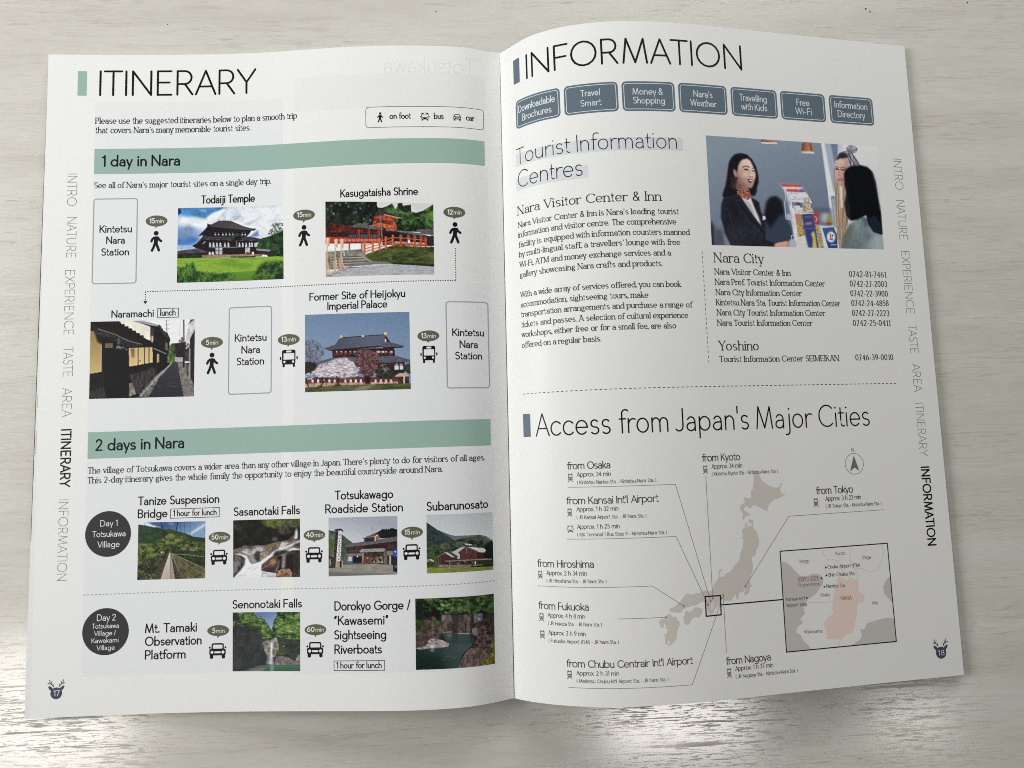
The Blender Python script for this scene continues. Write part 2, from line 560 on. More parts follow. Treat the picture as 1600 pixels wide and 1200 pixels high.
# ------------------------------------------------------------------ printed photographs
# Each printed photograph is a fine grid of coloured dots (a colour per vertex), drawn in its own sketch
# coordinates; q = the sketch coordinates of its corners: top-left, top-right, bottom-left, bottom-right.
class Picture:
    def __init__(self, q, nx, ny, base, seed):
        self.rs = np.random.RandomState(seed)
        self.nx, self.ny = nx, ny
        tl, tr, bl, br = [np.array(k, float) for k in q]
        u, v = np.meshgrid((np.arange(nx) + .5) / nx, (np.arange(ny) + .5) / ny)
        self.u, self.v = u, v
        U, V = u[..., None], v[..., None]
        P = tl*(1-U)*(1-V) + tr*U*(1-V) + bl*(1-U)*V + br*U*V
        self.X, self.Y = P[..., 0], P[..., 1]
        self.px = np.linalg.norm(tr - tl) / nx
        self.c = np.zeros((ny, nx, 3)) + np.array(base, float)

    def fbm(self, sx, sy=None, octs=4, gain=.55):
        """cloudy noise 0..1; sx, sy = size of the largest blotch in sketch units"""
        sy = sy or sx
        out = np.zeros((self.ny, self.nx))
        amp = tot = 0
        a = 1.0
        for k in range(octs):
            gx, gy = self.X / (sx / 2**k), self.Y / (sy / 2**k)
            gx, gy = gx - gx.min(), gy - gy.min()
            G = self.rs.rand(int(gy.max()) + 3, int(gx.max()) + 3)
            i, j = gy.astype(int), gx.astype(int)
            fy, fx = gy - i, gx - j
            fy, fx = fy*fy*(3-2*fy), fx*fx*(3-2*fx)
            n = (G[i, j]*(1-fx) + G[i, j+1]*fx)*(1-fy) + (G[i+1, j]*(1-fx) + G[i+1, j+1]*fx)*fy
            out += a * n
            tot += a
            a *= gain
        n = out / tot
        return np.clip((n - .5) * 1.9 + .5, 0, 1)

    def mask(self, pts, soft=None):
        pts = np.array(pts, float)
        X, Y = self.X, self.Y
        acc = np.zeros(X.shape)
        offs = [(-.25, -.25), (.25, -.25), (-.25, .25), (.25, .25)]
        for ox, oy in offs:
            x, y = X + ox * self.px, Y + oy * self.px
            ins = np.zeros(X.shape, bool)
            for (x0, y0), (x1, y1) in zip(pts, np.roll(pts, -1, 0)):
                if y0 == y1:
                    continue
                c = ((y0 > y) != (y1 > y)) & (x < (x1 - x0) * (y - y0) / (y1 - y0) + x0)
                ins ^= c
            acc += ins
        acc /= 4
        return self.blur(acc, soft) if soft else acc

    def blur(self, a, s):
        n = max(1, int(s / self.px))
        for _ in range(2):
            for ax in (0, 1):
                b = np.pad(a, [(n, n) if k == ax else (0, 0) for k in (0, 1)], mode='edge')
                cs = np.cumsum(b, axis=ax)
                cs = np.concatenate([np.zeros_like(np.take(cs, [0], ax)), cs], ax)
                L = a.shape[ax]
                a = (np.take(cs, range(2*n+1, 2*n+1+L), ax) - np.take(cs, range(0, L), ax)) / (2*n+1)
        return a

    def put(self, m, col):
        col = np.array(col, float)
        if col.ndim == 1:
            col = col[None, None]
        self.c = self.c * (1 - m[..., None]) + col * m[..., None]

    def poly(self, pts, col, soft=None, tex=0, ts=40, ty=None, op=1.0):
        m = self.mask(pts, soft) * op
        c = np.zeros_like(self.c) + np.array(col, float)
        if tex:
            c = c * (1 + tex * (self.fbm(ts, ty) - .5)[..., None] * 2)
        self.put(m, c)

    def ramp(self, pts, cols, ts, ty=None, soft=None, octs=5, sharp=1.0, gain=.74):
        """fill with colours picked by noise: cols from the dark to the light"""
        m = self.mask(pts, soft)
        n = np.clip((self.fbm(ts, ty, octs, gain) - .5) * sharp + .5, 0, 1) * (len(cols) - 1)
        cols = np.array(cols, float)
        i = np.minimum(n.astype(int), len(cols) - 2)
        f = (n - i)[..., None]
        self.put(m, cols[i] * (1 - f) + cols[i + 1] * f)

    def grad(self, pts, c0, c1, p0, p1, soft=None):
        p0, p1 = np.array(p0, float), np.array(p1, float)
        d = p1 - p0
        t = np.clip(((self.X - p0[0]) * d[0] + (self.Y - p0[1]) * d[1]) / (d @ d), 0, 1)[..., None]
        self.put(self.mask(pts, soft), np.array(c0, float) * (1 - t) + np.array(c1, float) * t)

    def ell(self, cx, cy, rx, ry, col, soft=None, rot=0, op=1.0):
        a = np.linspace(0, 2*math.pi, 28, endpoint=False)
        c, s = math.cos(rot), math.sin(rot)
        x, y = rx * np.cos(a), ry * np.sin(a)
        self.poly(np.stack([cx + x*c - y*s, cy + x*s + y*c], 1), col, soft, op=op)

    def line(self, pts, w, col, op=1.0):
        pts = np.array(pts, float)
        d = np.full(self.X.shape, 1e9)
        for a, b in zip(pts[:-1], pts[1:]):
            e = b - a
            t = np.clip(((self.X - a[0]) * e[0] + (self.Y - a[1]) * e[1]) / (e @ e + 1e-9), 0, 1)
            d = np.minimum(d, np.hypot(self.X - a[0] - t * e[0], self.Y - a[1] - t * e[1]))
        m = np.clip((w * .5 - d) / self.px + .5, 0, 1) * min(1.0, max(w / self.px, .35)) * op
        self.put(m, col)

    def dabs(self, pts, n, rx, ry, cols, op=1.0, rot=0, jr=.6):
        """n little strokes scattered inside a shape"""
        pts = np.array(pts, float)
        lo, hi = pts.min(0), pts.max(0)
        M = self.mask(pts)
        cols = np.array(cols, float)
        for _ in range(n):
            x, y = lo + self.rs.rand(2) * (hi - lo)
            j = np.argmin(np.abs(self.X - x) + np.abs(self.Y - y))
            if M.flat[j] < .5:
                continue
            k = .6 + self.rs.rand() * .8
            a = rot + (self.rs.rand() - .5) * jr
            dx, dy = self.X - x, self.Y - y
            c, s = math.cos(a), math.sin(a)
            e = ((dx*c + dy*s) / (rx*k))**2 + ((-dx*s + dy*c) / (ry*k))**2
            col = cols[self.rs.randint(len(cols))] * (.85 + .3 * self.rs.rand())
            self.put(np.clip(1.3 - e, 0, 1) * M * op, col)

    def grain(self, amp):
        n = self.rs.randn(self.ny, self.nx)
        self.c = np.clip(self.c + amp * n[..., None], 2, 250)

    def build(self, parent, side, quad, paper, label, layer=1):
        """lay the picture on the page inside quad = page corners TL, TR, BR, BL"""
        soft = np.stack([self.blur(self.c[..., k], self.px * 1.2) for k in range(3)], 2)
        self.c = np.clip(self.c + .35 * (self.c - soft), 2, 252)
        self.c = 255 * (self.c / 255) ** 1.06
        g = self.c.mean(axis=2, keepdims=True)
        self.c = np.clip(g + (self.c - g) * .84, 3, 250)
        tl, tr, br, bl = [np.array(k, float) for k in quad]
        nx, ny = self.nx, self.ny
        u, v = np.meshgrid(np.linspace(0, 1, nx), np.linspace(0, 1, ny))
        u, v = u[..., None], v[..., None]
        P = (tl*(1-u)*(1-v) + tr*u*(1-v) + br*u*v + bl*(1-u)*v).reshape(-1, 2)
        W = on_page(side, P[:, 0], P[:, 1], .010 + .007 * layer)
        i = (np.arange(ny-1)[:, None] * nx + np.arange(nx-1)[None]).ravel()
        F = np.stack([i, i + nx, i + nx + 1, i + 1], 1)
        me = bpy.data.meshes.new('photograph')
        me.vertices.add(len(W))
        me.vertices.foreach_set('co', W.ravel())
        me.loops.add(F.size)
        me.loops.foreach_set('vertex_index', F.ravel().astype(np.int32))
        me.polygons.add(len(F))
        me.polygons.foreach_set('loop_start', np.arange(0, F.size, 4, dtype=np.int32))
        me.polygons.foreach_set('loop_total', np.full(len(F), 4, dtype=np.int32))
        me.update(calc_edges=True)
        at = me.color_attributes.new('Col', 'FLOAT_COLOR', 'POINT')
        alb = np.clip(PAPER_RGB * lin(self.c.reshape(-1, 3)) / lin(paper), .003, .9)
        rgba = np.concatenate([alb, np.ones((len(alb), 1))], 1)
        at.data.foreach_set('color', rgba.ravel().astype(np.float32))
        me.validate()
        o = link('photograph', me, parent, [mat('photo_ink', None)])
        o['label'] = label
        return o


def pic_hall():
    p = Picture([(75, 62), (1535, 28), (55, 1103), (1540, 1048)], 170, 126, (228, 230, 232), 1)
    sky = [(40, 30), (1560, 20), (1560, 700), (40, 700)]
    p.ramp(sky, [(150, 172, 205), (205, 212, 224), (228, 230, 232), (232, 233, 234)], 330, 260, sharp=1.3)
    p.poly([(60, 40), (720, 30), (660, 170), (600, 120), (530, 150), (440, 225), (320, 190), (200, 200), (60, 150)], (62, 128, 190), 22, .15, 150)
    p.poly([(60, 330), (160, 280), (360, 290), (440, 330), (380, 470), (240, 590), (60, 600)], (128, 158, 205), 40, .18, 160)
    p.poly([(60, 490), (220, 470), (380, 470), (330, 560), (60, 600)], (62, 118, 190), 26, .1, 100)
    p.poly([(60, 580), (330, 590), (340, 650), (60, 650)], (150, 180, 215), 14)
    p.poly([(90, 210), (250, 190), (440, 230), (480, 280), (380, 370), (240, 300), (110, 320), (70, 270)], (222, 226, 232), 34, .05, 90)
    p.poly([(480, 190), (560, 130), (700, 70), (740, 90), (640, 190), (560, 250), (470, 260)], (226, 230, 234), 14)
    p.ramp([(740, 60), (1540, 40), (1540, 420), (1180, 420), (880, 260), (720, 240)], [(190, 200, 218), (222, 225, 228), (232, 233, 232)], 200, 160, soft=30)
    p.poly([(820, 200), (930, 150), (940, 190), (850, 240)], (165, 178, 206), 16)
    p.poly([(960, 290), (1100, 240), (1200, 200), (1060, 310)], (178, 190, 212), 16)
    p.poly([(360, 90), (470, 85), (460, 120), (380, 110)], (120, 165, 210), 10)
    p.poly([(1060, 460), (1180, 370), (1190, 460)], (90, 130, 190), 12)
    p.ramp([(70, 70), (110, 80), (125, 130), (90, 160), (70, 170)], [(20, 30, 40), (40, 60, 80)], 20)
    # hills and trees on the right
    p.ramp([(1150, 620), (1180, 540), (1240, 480), (1380, 450), (1540, 400), (1540, 700), (1150, 650)], [(18, 40, 22), (36, 78, 36), (58, 108, 48)], 60, sharp=1.5)
    p.dabs([(1310, 450), (1350, 350), (1390, 270), (1540, 280), (1540, 430)], 160, 16, 7, [(80, 100, 78), (110, 125, 105), (60, 80, 55)], .8, .4, 2)
    p.ramp([(1340, 460), (1540, 380), (1540, 780), (1340, 770), (1290, 700), (1400, 600)], [(14, 28, 18), (26, 54, 28), (48, 84, 40)], 50, sharp=1.7)
    # lawn
    p.grad([(40, 755), (1560, 735), (1560, 1130), (30, 1130)], (128, 172, 44), (78, 124, 32), (700, 750), (700, 1100))
    p.ramp([(60, 770), (1540, 745), (1540, 900), (60, 1000)], [(118, 160, 36), (140, 182, 52), (100, 146, 36)], 260, 40)
    p.poly([(700, 790), (1100, 850), (1050, 900), (600, 840)], (104, 148, 36), 30)
    p.ramp([(50, 1110), (60, 880), (150, 900), (280, 810), (320, 930), (480, 960), (600, 980), (840, 960), (880, 1110)], [(24, 56, 26), (52, 98, 34), (92, 138, 44)], 60, 70, soft=14, sharp=1.6)
    p.dabs([(60, 1080), (60, 880), (280, 800), (330, 930), (850, 950), (880, 1080)], 200, 5, 22, [(30, 66, 30), (72, 116, 40), (40, 82, 34)], .7, 0, .8)
    p.ramp([(1080, 1070), (1200, 860), (1300, 800), (1550, 800), (1550, 1060)], [(20, 46, 24), (40, 78, 32), (84, 128, 42)], 60, soft=20, sharp=1.6)
    # long low wing and terrace
    p.poly([(60, 660), (470, 610), (480, 690), (60, 705)], (70, 66, 78), tex=.2, ts=60)
    p.poly([(60, 700), (480, 680), (480, 750), (60, 765)], (36, 28, 28), tex=.4, ts=30)
    p.ramp([(130, 760), (160, 710), (220, 740), (300, 690), (380, 720), (390, 750)], [(20, 34, 22), (46, 70, 40)], 30)
    p.poly([(400, 715), (1240, 690), (1240, 735), (410, 755)], (150, 122, 98), tex=.2, ts=30)
    p.poly([(1140, 640), (1370, 640), (1370, 720), (1140, 700)], (48, 36, 34), tex=.4, ts=30)
    p.poly([(1150, 625), (1360, 645), (1340, 668), (1160, 650)], (136, 140, 148))
    p.poly([(790, 735), (1150, 725), (1140, 745), (800, 748)], (40, 50, 28))
    # hall walls, lower roof, upper storey, upper roof
    p.poly([(330, 620), (470, 520), (1150, 520), (1160, 700), (480, 712), (470, 660)], (30, 20, 20), tex=.5, ts=30)
    for x0, n in ((505, 2), (600, 2), (710, 2), (910, 2), (1005, 2), (1085, 2)):
        for k in range(n):
            p.poly([(x0+k*48, 545), (x0+16+k*48, 540), (x0+24+k*48, 600), (x0-4+k*48, 602)], (186, 190, 196))
    for x0 in (590, 640):
        p.poly([(x0, 612), (x0+42, 610), (x0+42, 700), (x0, 704)], (176, 182, 190), tex=.15, ts=20)
    p.poly([(1000, 610), (1066, 606), (1066, 690), (1000, 692)], (170, 176, 184), tex=.2, ts=20)
    for x0 in (497, 538, 1090):
        p.poly([(x0, 672), (x0+30, 670), (x0+30, 706), (x0, 708)], (196, 200, 204))
    p.poly([(495, 606), (980, 598), (980, 610), (495, 616)], (120, 116, 118))
    p.line([(590, 655), (690, 650)], 7, (60, 56, 58))
    p.dabs([(1010, 670), (1060, 670), (1060, 710), (1010, 715)], 12, 8, 14, [(150, 60, 44), (60, 50, 50)])
    p.poly([(265, 585), (330, 555), (400, 470), (420, 440), (1080, 460), (1260, 500), (1230, 520), (960, 512), (420, 500), (340, 600)], (58, 54, 68), tex=.18, ts=26)
    p.poly([(270, 590), (420, 498), (1220, 518), (1160, 545), (440, 530), (340, 630)], (26, 20, 22))
    p.poly([(470, 330), (540, 330), (1090, 370), (1060, 420), (1020, 460), (480, 455), (400, 440)], (26, 20, 22), tex=.4, ts=24)
    for x in (586, 632, 690, 736, 784, 830, 960, 1000):
        p.poly([(x-12, 440), (x-5, 420), (x+6, 420), (x+13, 440)], (180, 184, 192))
        p.poly([(x-10, 405), (x+10, 403), (x+4, 415), (x-4, 415)], (110, 110, 116))
    p.poly([(350, 455), (470, 330), (485, 285), (540, 290), (640, 240), (800, 240), (960, 310), (1080, 345), (1160, 350), (1130, 380), (1000, 375), (500, 330), (400, 450)], (24, 20, 22))
    p.grad([(500, 318), (560, 290), (640, 240), (800, 242), (960, 312), (1120, 362), (960, 366), (700, 340)], (66, 58, 66), (84, 74, 84), (500, 300), (1100, 360))
    p.line([(640, 238), (540, 290), (490, 300)], 8, (96, 100, 100))
    p.line([(480, 285), (490, 320)], 12, (30, 30, 34))
    p.line([(632, 240), (632, 215)], 8, (150, 130, 80))
    p.line([(796, 240), (796, 222)], 7, (90, 90, 70))
    # curved gable above the door
    p.poly([(750, 490), (820, 440), (880, 408), (940, 425), (985, 480), (960, 498), (860, 492)], (52, 62, 50), tex=.3, ts=20)
    p.poly([(840, 490), (870, 450), (930, 450), (960, 495), (900, 520), (850, 515)], (28, 24, 20))
    p.line([(880, 520), (880, 590)], 10, (150, 150, 156))
    p.grain(4)
    return p


def pic_shrine():
    p = Picture([(68, 60), (1490, 78), (75, 1052), (1505, 1020)], 176, 122, (206, 208, 206), 2)
    # far woods
    p.ramp([(560, 460), (600, 130), (820, 150), (880, 130), (950, 90), (1000, 170), (1040, 80), (1090, 120), (1200, 100), (1200, 190), (1260, 210), (1350, 180), (1500, 80), (1510, 460)], [(14, 26, 18), (34, 58, 30), (62, 92, 46), (92, 122, 62)], 70, sharp=1.4)
    p.ramp([(1380, 220), (1500, 170), (1500, 320), (1420, 280)], [(70, 110, 40), (120, 160, 50)], 40, soft=10)
    p.ramp([(1020, 90), (1080, 80), (1100, 150), (1190, 110), (1200, 180), (1120, 210), (1030, 150)], [(14, 26, 18), (40, 60, 36)], 30)
    # dark cedar over the left
    p.poly([(60, 50), (560, 45), (540, 420), (60, 420)], (120, 134, 146), tex=.5, ts=60)
    p.ramp([(60, 50), (750, 36), (760, 150), (850, 180), (830, 250), (720, 280), (700, 370), (590, 340), (500, 420), (380, 480), (240, 480), (160, 350), (60, 330)], [(10, 16, 16), (20, 30, 24), (38, 50, 36), (66, 76, 58)], 80, 110, sharp=1.2)
    p.dabs([(70, 60), (760, 40), (700, 340), (100, 330)], 24, 11, 16, [(130, 140, 158), (110, 125, 140), (90, 110, 90)], .75)
    p.dabs([(770, 40), (840, 40), (830, 70), (780, 70)], 10, 14, 10, [(60, 70, 90)])
    # red gallery on the left
    p.poly([(60, 330), (160, 350), (480, 400), (820, 430), (820, 600), (60, 610)], (92, 30, 24), tex=.4, ts=40)
    p.poly([(60, 330), (140, 340), (130, 420), (60, 410)], (40, 34, 34))
    p.poly([(400, 400), (520, 350), (680, 380), (830, 420), (830, 445), (480, 408)], (92, 88, 86), tex=.2, ts=30)
    p.poly([(480, 408), (830, 446), (830, 462), (470, 424)], (50, 26, 22))
    p.poly([(110, 470), (380, 470), (380, 520), (110, 530)], (44, 24, 24), tex=.6, ts=20)
    for x0, x1 in ((385, 505), (540, 640), (675, 770)):
        p.poly([(x0, 478), (x1, 490), (x1, 545), (x0, 535)], (34, 34, 40))
        for k in range(5):
            x = x0 + (x1 - x0) * (k + .5) / 5
            p.line([(x, 505), (x, 540)], 9, (110, 112, 120))
    for x in (520, 655, 780):
        p.line([(x, 440), (x, 600)], 16, (168, 70, 40))
    p.poly([(60, 525), (810, 560), (810, 620), (60, 610)], (176, 58, 38), tex=.15, ts=30)
    for x in range(200, 790, 56):
        p.poly([(x, 560), (x+44, 562), (x+44, 590), (x, 588)], (190, 120, 104))
    p.poly([(60, 596), (800, 600), (800, 616), (60, 618)], (150, 40, 28))
    p.poly([(80, 618), (800, 618), (800, 665), (560, 690), (390, 712), (80, 712)], (226, 228, 228), tex=.04, ts=60)
    for x in (392, 556):
        p.line([(x, 612), (x, 700)], 18, (176, 52, 34))
    # tower gate
    p.poly([(720, 260), (840, 240), (1060, 280), (960, 310), (1010, 380), (1000, 420), (700, 390)], (168, 62, 38), tex=.3, ts=30)
    p.poly([(760, 300), (940, 320), (930, 370), (740, 360)], (112, 42, 30), tex=.4, ts=20)
    p.poly([(720, 245), (800, 160), (860, 195), (1000, 250), (1080, 262), (1040, 272), (860, 248), (740, 268)], (60, 54, 48), tex=.25, ts=20)
    p.line([(850, 240), (1060, 285)], 8, (196, 190, 180))
    p.poly([(680, 385), (780, 350), (1000, 400), (1010, 370), (1016, 420), (880, 420), (760, 400)], (196, 84, 48), tex=.3, ts=26)
    p.line([(690, 385), (790, 352), (1000, 398)], 7, (220, 130, 70))
    # right roof and dark porch
    p.poly([(810, 440), (1380, 500), (1500, 540), (1500, 640), (830, 640)], (52, 26, 24), tex=.4, ts=40)
    p.poly([(860, 430), (960, 415), (1040, 445), (1330, 480), (1390, 520), (1060, 470), (1010, 440), (930, 440), (890, 460)], (108, 104, 100), tex=.2, ts=20)
    p.poly([(870, 440), (940, 422), (1010, 445), (960, 460)], (176, 90, 60))
    p.poly([(1040, 470), (1380, 520), (1380, 540), (1040, 490)], (54, 40, 36))
    p.poly([(1260, 430), (1500, 420), (1500, 500), (1340, 490)], (92, 94, 100), tex=.15, ts=30)
    p.poly([(1380, 515), (1500, 505), (1500, 540), (1390, 540)], (44, 46, 52))
    p.poly([(1400, 540), (1500, 540), (1500, 640), (1410, 650)], (40, 36, 36), tex=.4, ts=20)
    # grass bank
    p.ramp([(580, 770), (800, 690), (980, 640), (1400, 660), (1510, 650), (1510, 910), (1000, 890), (680, 850)], [(46, 56, 26), (78, 90, 40), (104, 114, 52)], 140, 50, sharp=1.3)
    p.ramp([(600, 770), (760, 730), (900, 860), (690, 850)], [(60, 72, 30), (92, 104, 44)], 50)
    p.poly([(980, 860), (1505, 880), (1505, 912), (960, 895)], (38, 42, 30), 6, .4, 30)
    p.ell(930, 815, 26, 18, (90, 94, 88))
    # red fence and stone lanterns
    p.poly([(900, 600), (1400, 610), (1400, 650), (960, 640)], (172, 74, 46), tex=.35, ts=24)
    p.poly([(990, 590), (1380, 600), (1380, 630), (990, 620)], (196, 150, 130), tex=.3, ts=20)
    for a, b in (((580, 650), (960, 540)), ((590, 690), (960, 580)), ((590, 730), (960, 610))):
        p.line([a, b], 12, (206, 100, 54))
    for x, y0, y1 in ((590, 600, 770), (700, 575, 730), (788, 560, 700), (870, 540, 680), (962, 515, 640)):
        p.line([(x, y0), (x, y1)], 26, (212, 104, 56))
        p.line([(x+8, y0+10), (x+8, y1)], 7, (170, 70, 40))
    for x in (1065, 1165, 1245, 1325, 1388):
        p.line([(x, 545), (x, 645)], 30, (192, 72, 44))
    for x in (1065, 1165, 1245, 1325):
        p.poly([(x-30, 545), (x-10, 500), (x+12, 500), (x+32, 545)], (120, 84, 70), tex=.4, ts=14)
    p.line([(980, 540), (1390, 570)], 10, (200, 104, 64))
    p.line([(798, 250), (822, 560)], 15, (128, 112, 108))
    p.ell(1172, 590, 14, 26, (226, 220, 216))
    # steps and gravel
    p.poly([(70, 720), (560, 690), (600, 770), (680, 860), (70, 960)], (124, 120, 110), tex=.25, ts=50)
    for k, y in enumerate((790, 825, 860, 895, 930)):
        p.poly([(150, y), (560+30*k, y-14), (600+30*k, y+2), (150, y+16)], (96, 94, 90))
        p.line([(150, y+18), (600+30*k, y+4)], 8, (168, 164, 152))
    p.poly([(560, 775), (700, 850), (680, 862), (540, 785)], (150, 146, 136))
    p.poly([(700, 850), (890, 855), (940, 885), (690, 890), (400, 920), (330, 910)], (122, 118, 108))
    p.ramp([(60, 1060), (60, 1000), (330, 950), (640, 910), (1000, 890), (1510, 915), (1510, 1040)], [(150, 152, 158), (170, 172, 177), (184, 186, 190)], 50, 20)
    # wooden sign posts
    for x, y0, y1, b in ((105, 540, 1030, 1), (215, 560, 1000, 1), (292, 560, 960, .9)):
        p.line([(x-8, y0+90), (x-12, y1)], 16, (206, 168, 128))
        p.poly([(x-24, y0+8), (x, y0-8), (x+28, y0+8), (x+20, y0+110), (x-18, y0+110)], (222, 190, 150))
        p.poly([(x+10, y0+12), (x+28, y0+10), (x+20, y0+110), (x+8, y0+110)], (190, 150, 110))
        p.line([(x-28, y1-150), (x-30, y1-60), (x+10, y1)], 13, (196, 158, 120))
        p.line([(x+4, y1-170), (x+8, y1-80), (x+55, y1-10)], 13, (214, 176, 136))
        p.line([(x-40, y1+4), (x+60, y1-4)], 12, (150, 120, 96))
    p.poly([(470, 705), (484, 700), (486, 770), (468, 776)], (150, 110, 90))
    p.line([(316, 640), (318, 700), (326, 770)], 12, (200, 200, 204))
    p.grain(4)
    return p


def pic_lane():
    p = Picture([(57, 110), (1455, 75), (37, 1143), (1440, 1108)], 168, 124, (20, 17, 18), 3)
    p.poly([(380, 90), (1460, 70), (1460, 660), (1080, 660), (1100, 400), (900, 200)], (226, 228, 228))
    p.dabs([(1210, 380), (1290, 300), (1300, 400)], 30, 12, 12, [(70, 70, 74), (110, 110, 112)])
    # far greenery, dark shed
    p.ramp([(1080, 460), (1140, 400), (1200, 400), (1200, 660), (1080, 660)], [(30, 40, 26), (84, 110, 50), (130, 160, 84)], 40)
    p.poly([(1180, 400), (1340, 380), (1390, 420), (1390, 600), (1190, 590)], (38, 32, 34), tex=.4, ts=30)
    p.poly([(1180, 585), (1300, 590), (1300, 640), (1180, 640)], (170, 172, 176), tex=.2, ts=20)
    # cream gable of the storehouse
    p.poly([(430, 110), (600, 95), (720, 120), (860, 170), (900, 380), (780, 340), (640, 260), (520, 190)], (226, 220, 202), tex=.05, ts=60)
    p.poly([(850, 170), (900, 200), (900, 400), (850, 380)], (64, 52, 44))
    p.poly([(865, 300), (890, 300), (890, 390), (865, 380)], (190, 176, 140))
    p.poly([(580, 95), (740, 95), (950, 150), (940, 175), (720, 135)], (150, 152, 160))
    p.poly([(700, 120), (850, 160), (940, 172), (970, 150), (1120, 350), (1110, 390), (1090, 560), (960, 460), (890, 400), (895, 200), (840, 175)], (26, 22, 24), tex=.4, ts=30)
    p.poly([(950, 150), (985, 160), (1060, 290), (1040, 300)], (60, 60, 66))
    p.poly([(1020, 230), (1080, 260), (1120, 350), (1050, 310)], (46, 44, 48))
    p.poly([(1050, 390), (1085, 400), (1085, 500), (1050, 490)], (96, 90, 84))
    # near house: dark tiled roof and ochre wall
    p.poly([(40, 100), (400, 100), (470, 150), (620, 230), (760, 320), (960, 440), (940, 470), (860, 460), (560, 470), (400, 420), (140, 240), (40, 240)], (22, 18, 18), tex=.4, ts=24)
    for x, y in ((440, 130), (490, 158), (540, 186), (590, 214), (640, 244), (690, 276), (740, 306)):
        p.ell(x, y, 24, 16, (24, 20, 20))
    for k in range(8):
        p.line([(300+70*k, 330+12*k), (230+66*k, 180+22*k)], 5, (38, 34, 34))
    p.grad([(50, 240), (110, 240), (210, 400), (205, 780), (40, 810)], (150, 126, 76), (196, 168, 108), (60, 260), (120, 760))
    p.poly([(60, 120), (210, 200), (215, 420), (150, 380), (110, 240)], (34, 26, 22), 10)
    p.grad([(565, 465), (880, 450), (880, 655), (690, 690), (570, 712)], (200, 172, 112), (212, 186, 126), (600, 470), (650, 690))
    p.poly([(585, 465), (640, 465), (636, 590), (610, 590)], (120, 96, 60), 16)
    for x in (688, 772, 835):
        p.line([(x, 440), (x-2, 700)], 12, (34, 26, 24))
    p.ell(712, 630, 8, 12, (40, 30, 26))
    p.poly([(560, 712), (880, 655), (930, 700), (930, 800), (720, 900), (560, 900)], (24, 18, 18), tex=.3, ts=30)
    p.poly([(940, 540), (968, 540), (968, 650), (940, 655)], (176, 156, 110))
    p.line([(935, 560), (935, 830)], 8, (60, 44, 36))
    p.line([(900, 470), (1060, 540)], 16, (110, 112, 116))
    # entrance hood and doors
    p.poly([(140, 200), (180, 200), (740, 410), (730, 440), (560, 450), (100, 260)], (40, 36, 36), tex=.5, ts=18)
    p.line([(160, 210), (390, 285), (560, 370), (735, 412)], 11, (112, 106, 102))
    p.line([(110, 262), (260, 275), (340, 320)], 7, (84, 78, 74))
    p.poly([(250, 400), (350, 400), (350, 460), (250, 465)], (116, 96, 56))
    p.ell(430, 370, 22, 50, (76, 76, 78))
    p.dabs([(380, 430), (560, 450), (555, 495), (400, 480)], 16, 12, 20, [(110, 112, 116), (70, 72, 74)])
    p.poly([(205, 540), (560, 540), (560, 1120), (225, 1130)], (18, 14, 16))
    for k in range(14):
        x = 240 + 24 * k
        p.line([(x, 560), (x, 1110)], 4, (27, 22, 23))
    p.line([(420, 560), (420, 1110)], 7, (9, 8, 9))
    p.line([(215, 560), (235, 1120)], 14, (42, 32, 28))
    p.poly([(40, 810), (205, 780), (225, 960), (265, 1130), (40, 1140)], (26, 20, 20), tex=.5, ts=24)
    for k in range(9):
        p.line([(50+22*k, 1050-8*k), (85+22*k, 1130)], 6, (118, 112, 110))
    # leaning screens, gutter, lane
    for pts in (((575, 820), (690, 790), (760, 960), (720, 1070), (650, 1075)), ((695, 790), (820, 750), (880, 900), (770, 990)), ((825, 745), (890, 712), (935, 830), (870, 910))):
        p.poly(pts, (58, 52, 52), tex=.35, ts=9, ty=60)
    p.poly([(570, 930), (610, 930), (660, 1070), (570, 1110)], (130, 120, 104), tex=.2, ts=40)
    p.poly([(700, 1110), (720, 1060), (940, 820), (1160, 640), (1200, 640), (960, 880), (830, 1110)], (108, 104, 100), tex=.4, ts=24)
    p.line([(730, 1090), (950, 850), (1140, 660)], 12, (170, 166, 158))
    p.grad([(820, 1115), (960, 900), (1150, 650), (1215, 645), (1250, 860), (1300, 1115)], (40, 38, 46), (60, 58, 66), (1000, 1100), (1180, 660))
    p.dabs([(950, 950), (1200, 920), (1220, 980), (960, 990)], 16, 40, 4, [(84, 82, 90)], .6, -.1, .2)
    p.ramp([(1215, 645), (1290, 640), (1400, 900), (1440, 1110), (1300, 1115), (1250, 860)], [(90, 84, 80), (124, 118, 112), (150, 144, 138)], 40, 24)
    p.poly([(1290, 640), (1380, 700), (1440, 980), (1440, 1060), (1380, 900)], (110, 106, 104), tex=.3, ts=30)
    # right-hand houses, pole, wires
    p.poly([(1380, 300), (1455, 190), (1450, 980), (1390, 860)], (48, 34, 36), tex=.3, ts=12, ty=200)
    p.poly([(1370, 110), (1455, 75), (1455, 200), (1330, 440), (1330, 310), (1365, 170)], (196, 198, 202), tex=.1, ts=30)
    p.poly([(1360, 160), (1390, 80), (1450, 75), (1380, 130)], (60, 60, 66))
    p.poly([(1320, 460), (1380, 390), (1380, 450), (1330, 480)], (150, 152, 158))
    p.poly([(1310, 490), (1390, 480), (1390, 640), (1310, 640)], (60, 54, 56), tex=.4, ts=20)
    p.poly([(1370, 470), (1386, 470), (1386, 880), (1370, 860)], (150, 146, 146))
    p.line([(1297, 80), (1302, 420)], 22, (110, 104, 100))
    p.line([(1300, 400), (1298, 710)], 26, (36, 30, 32))
    p.line([(1340, 690), (1352, 830)], 20, (66, 62, 64))
    p.line([(1066, 90), (1070, 250)], 10, (120, 120, 122))
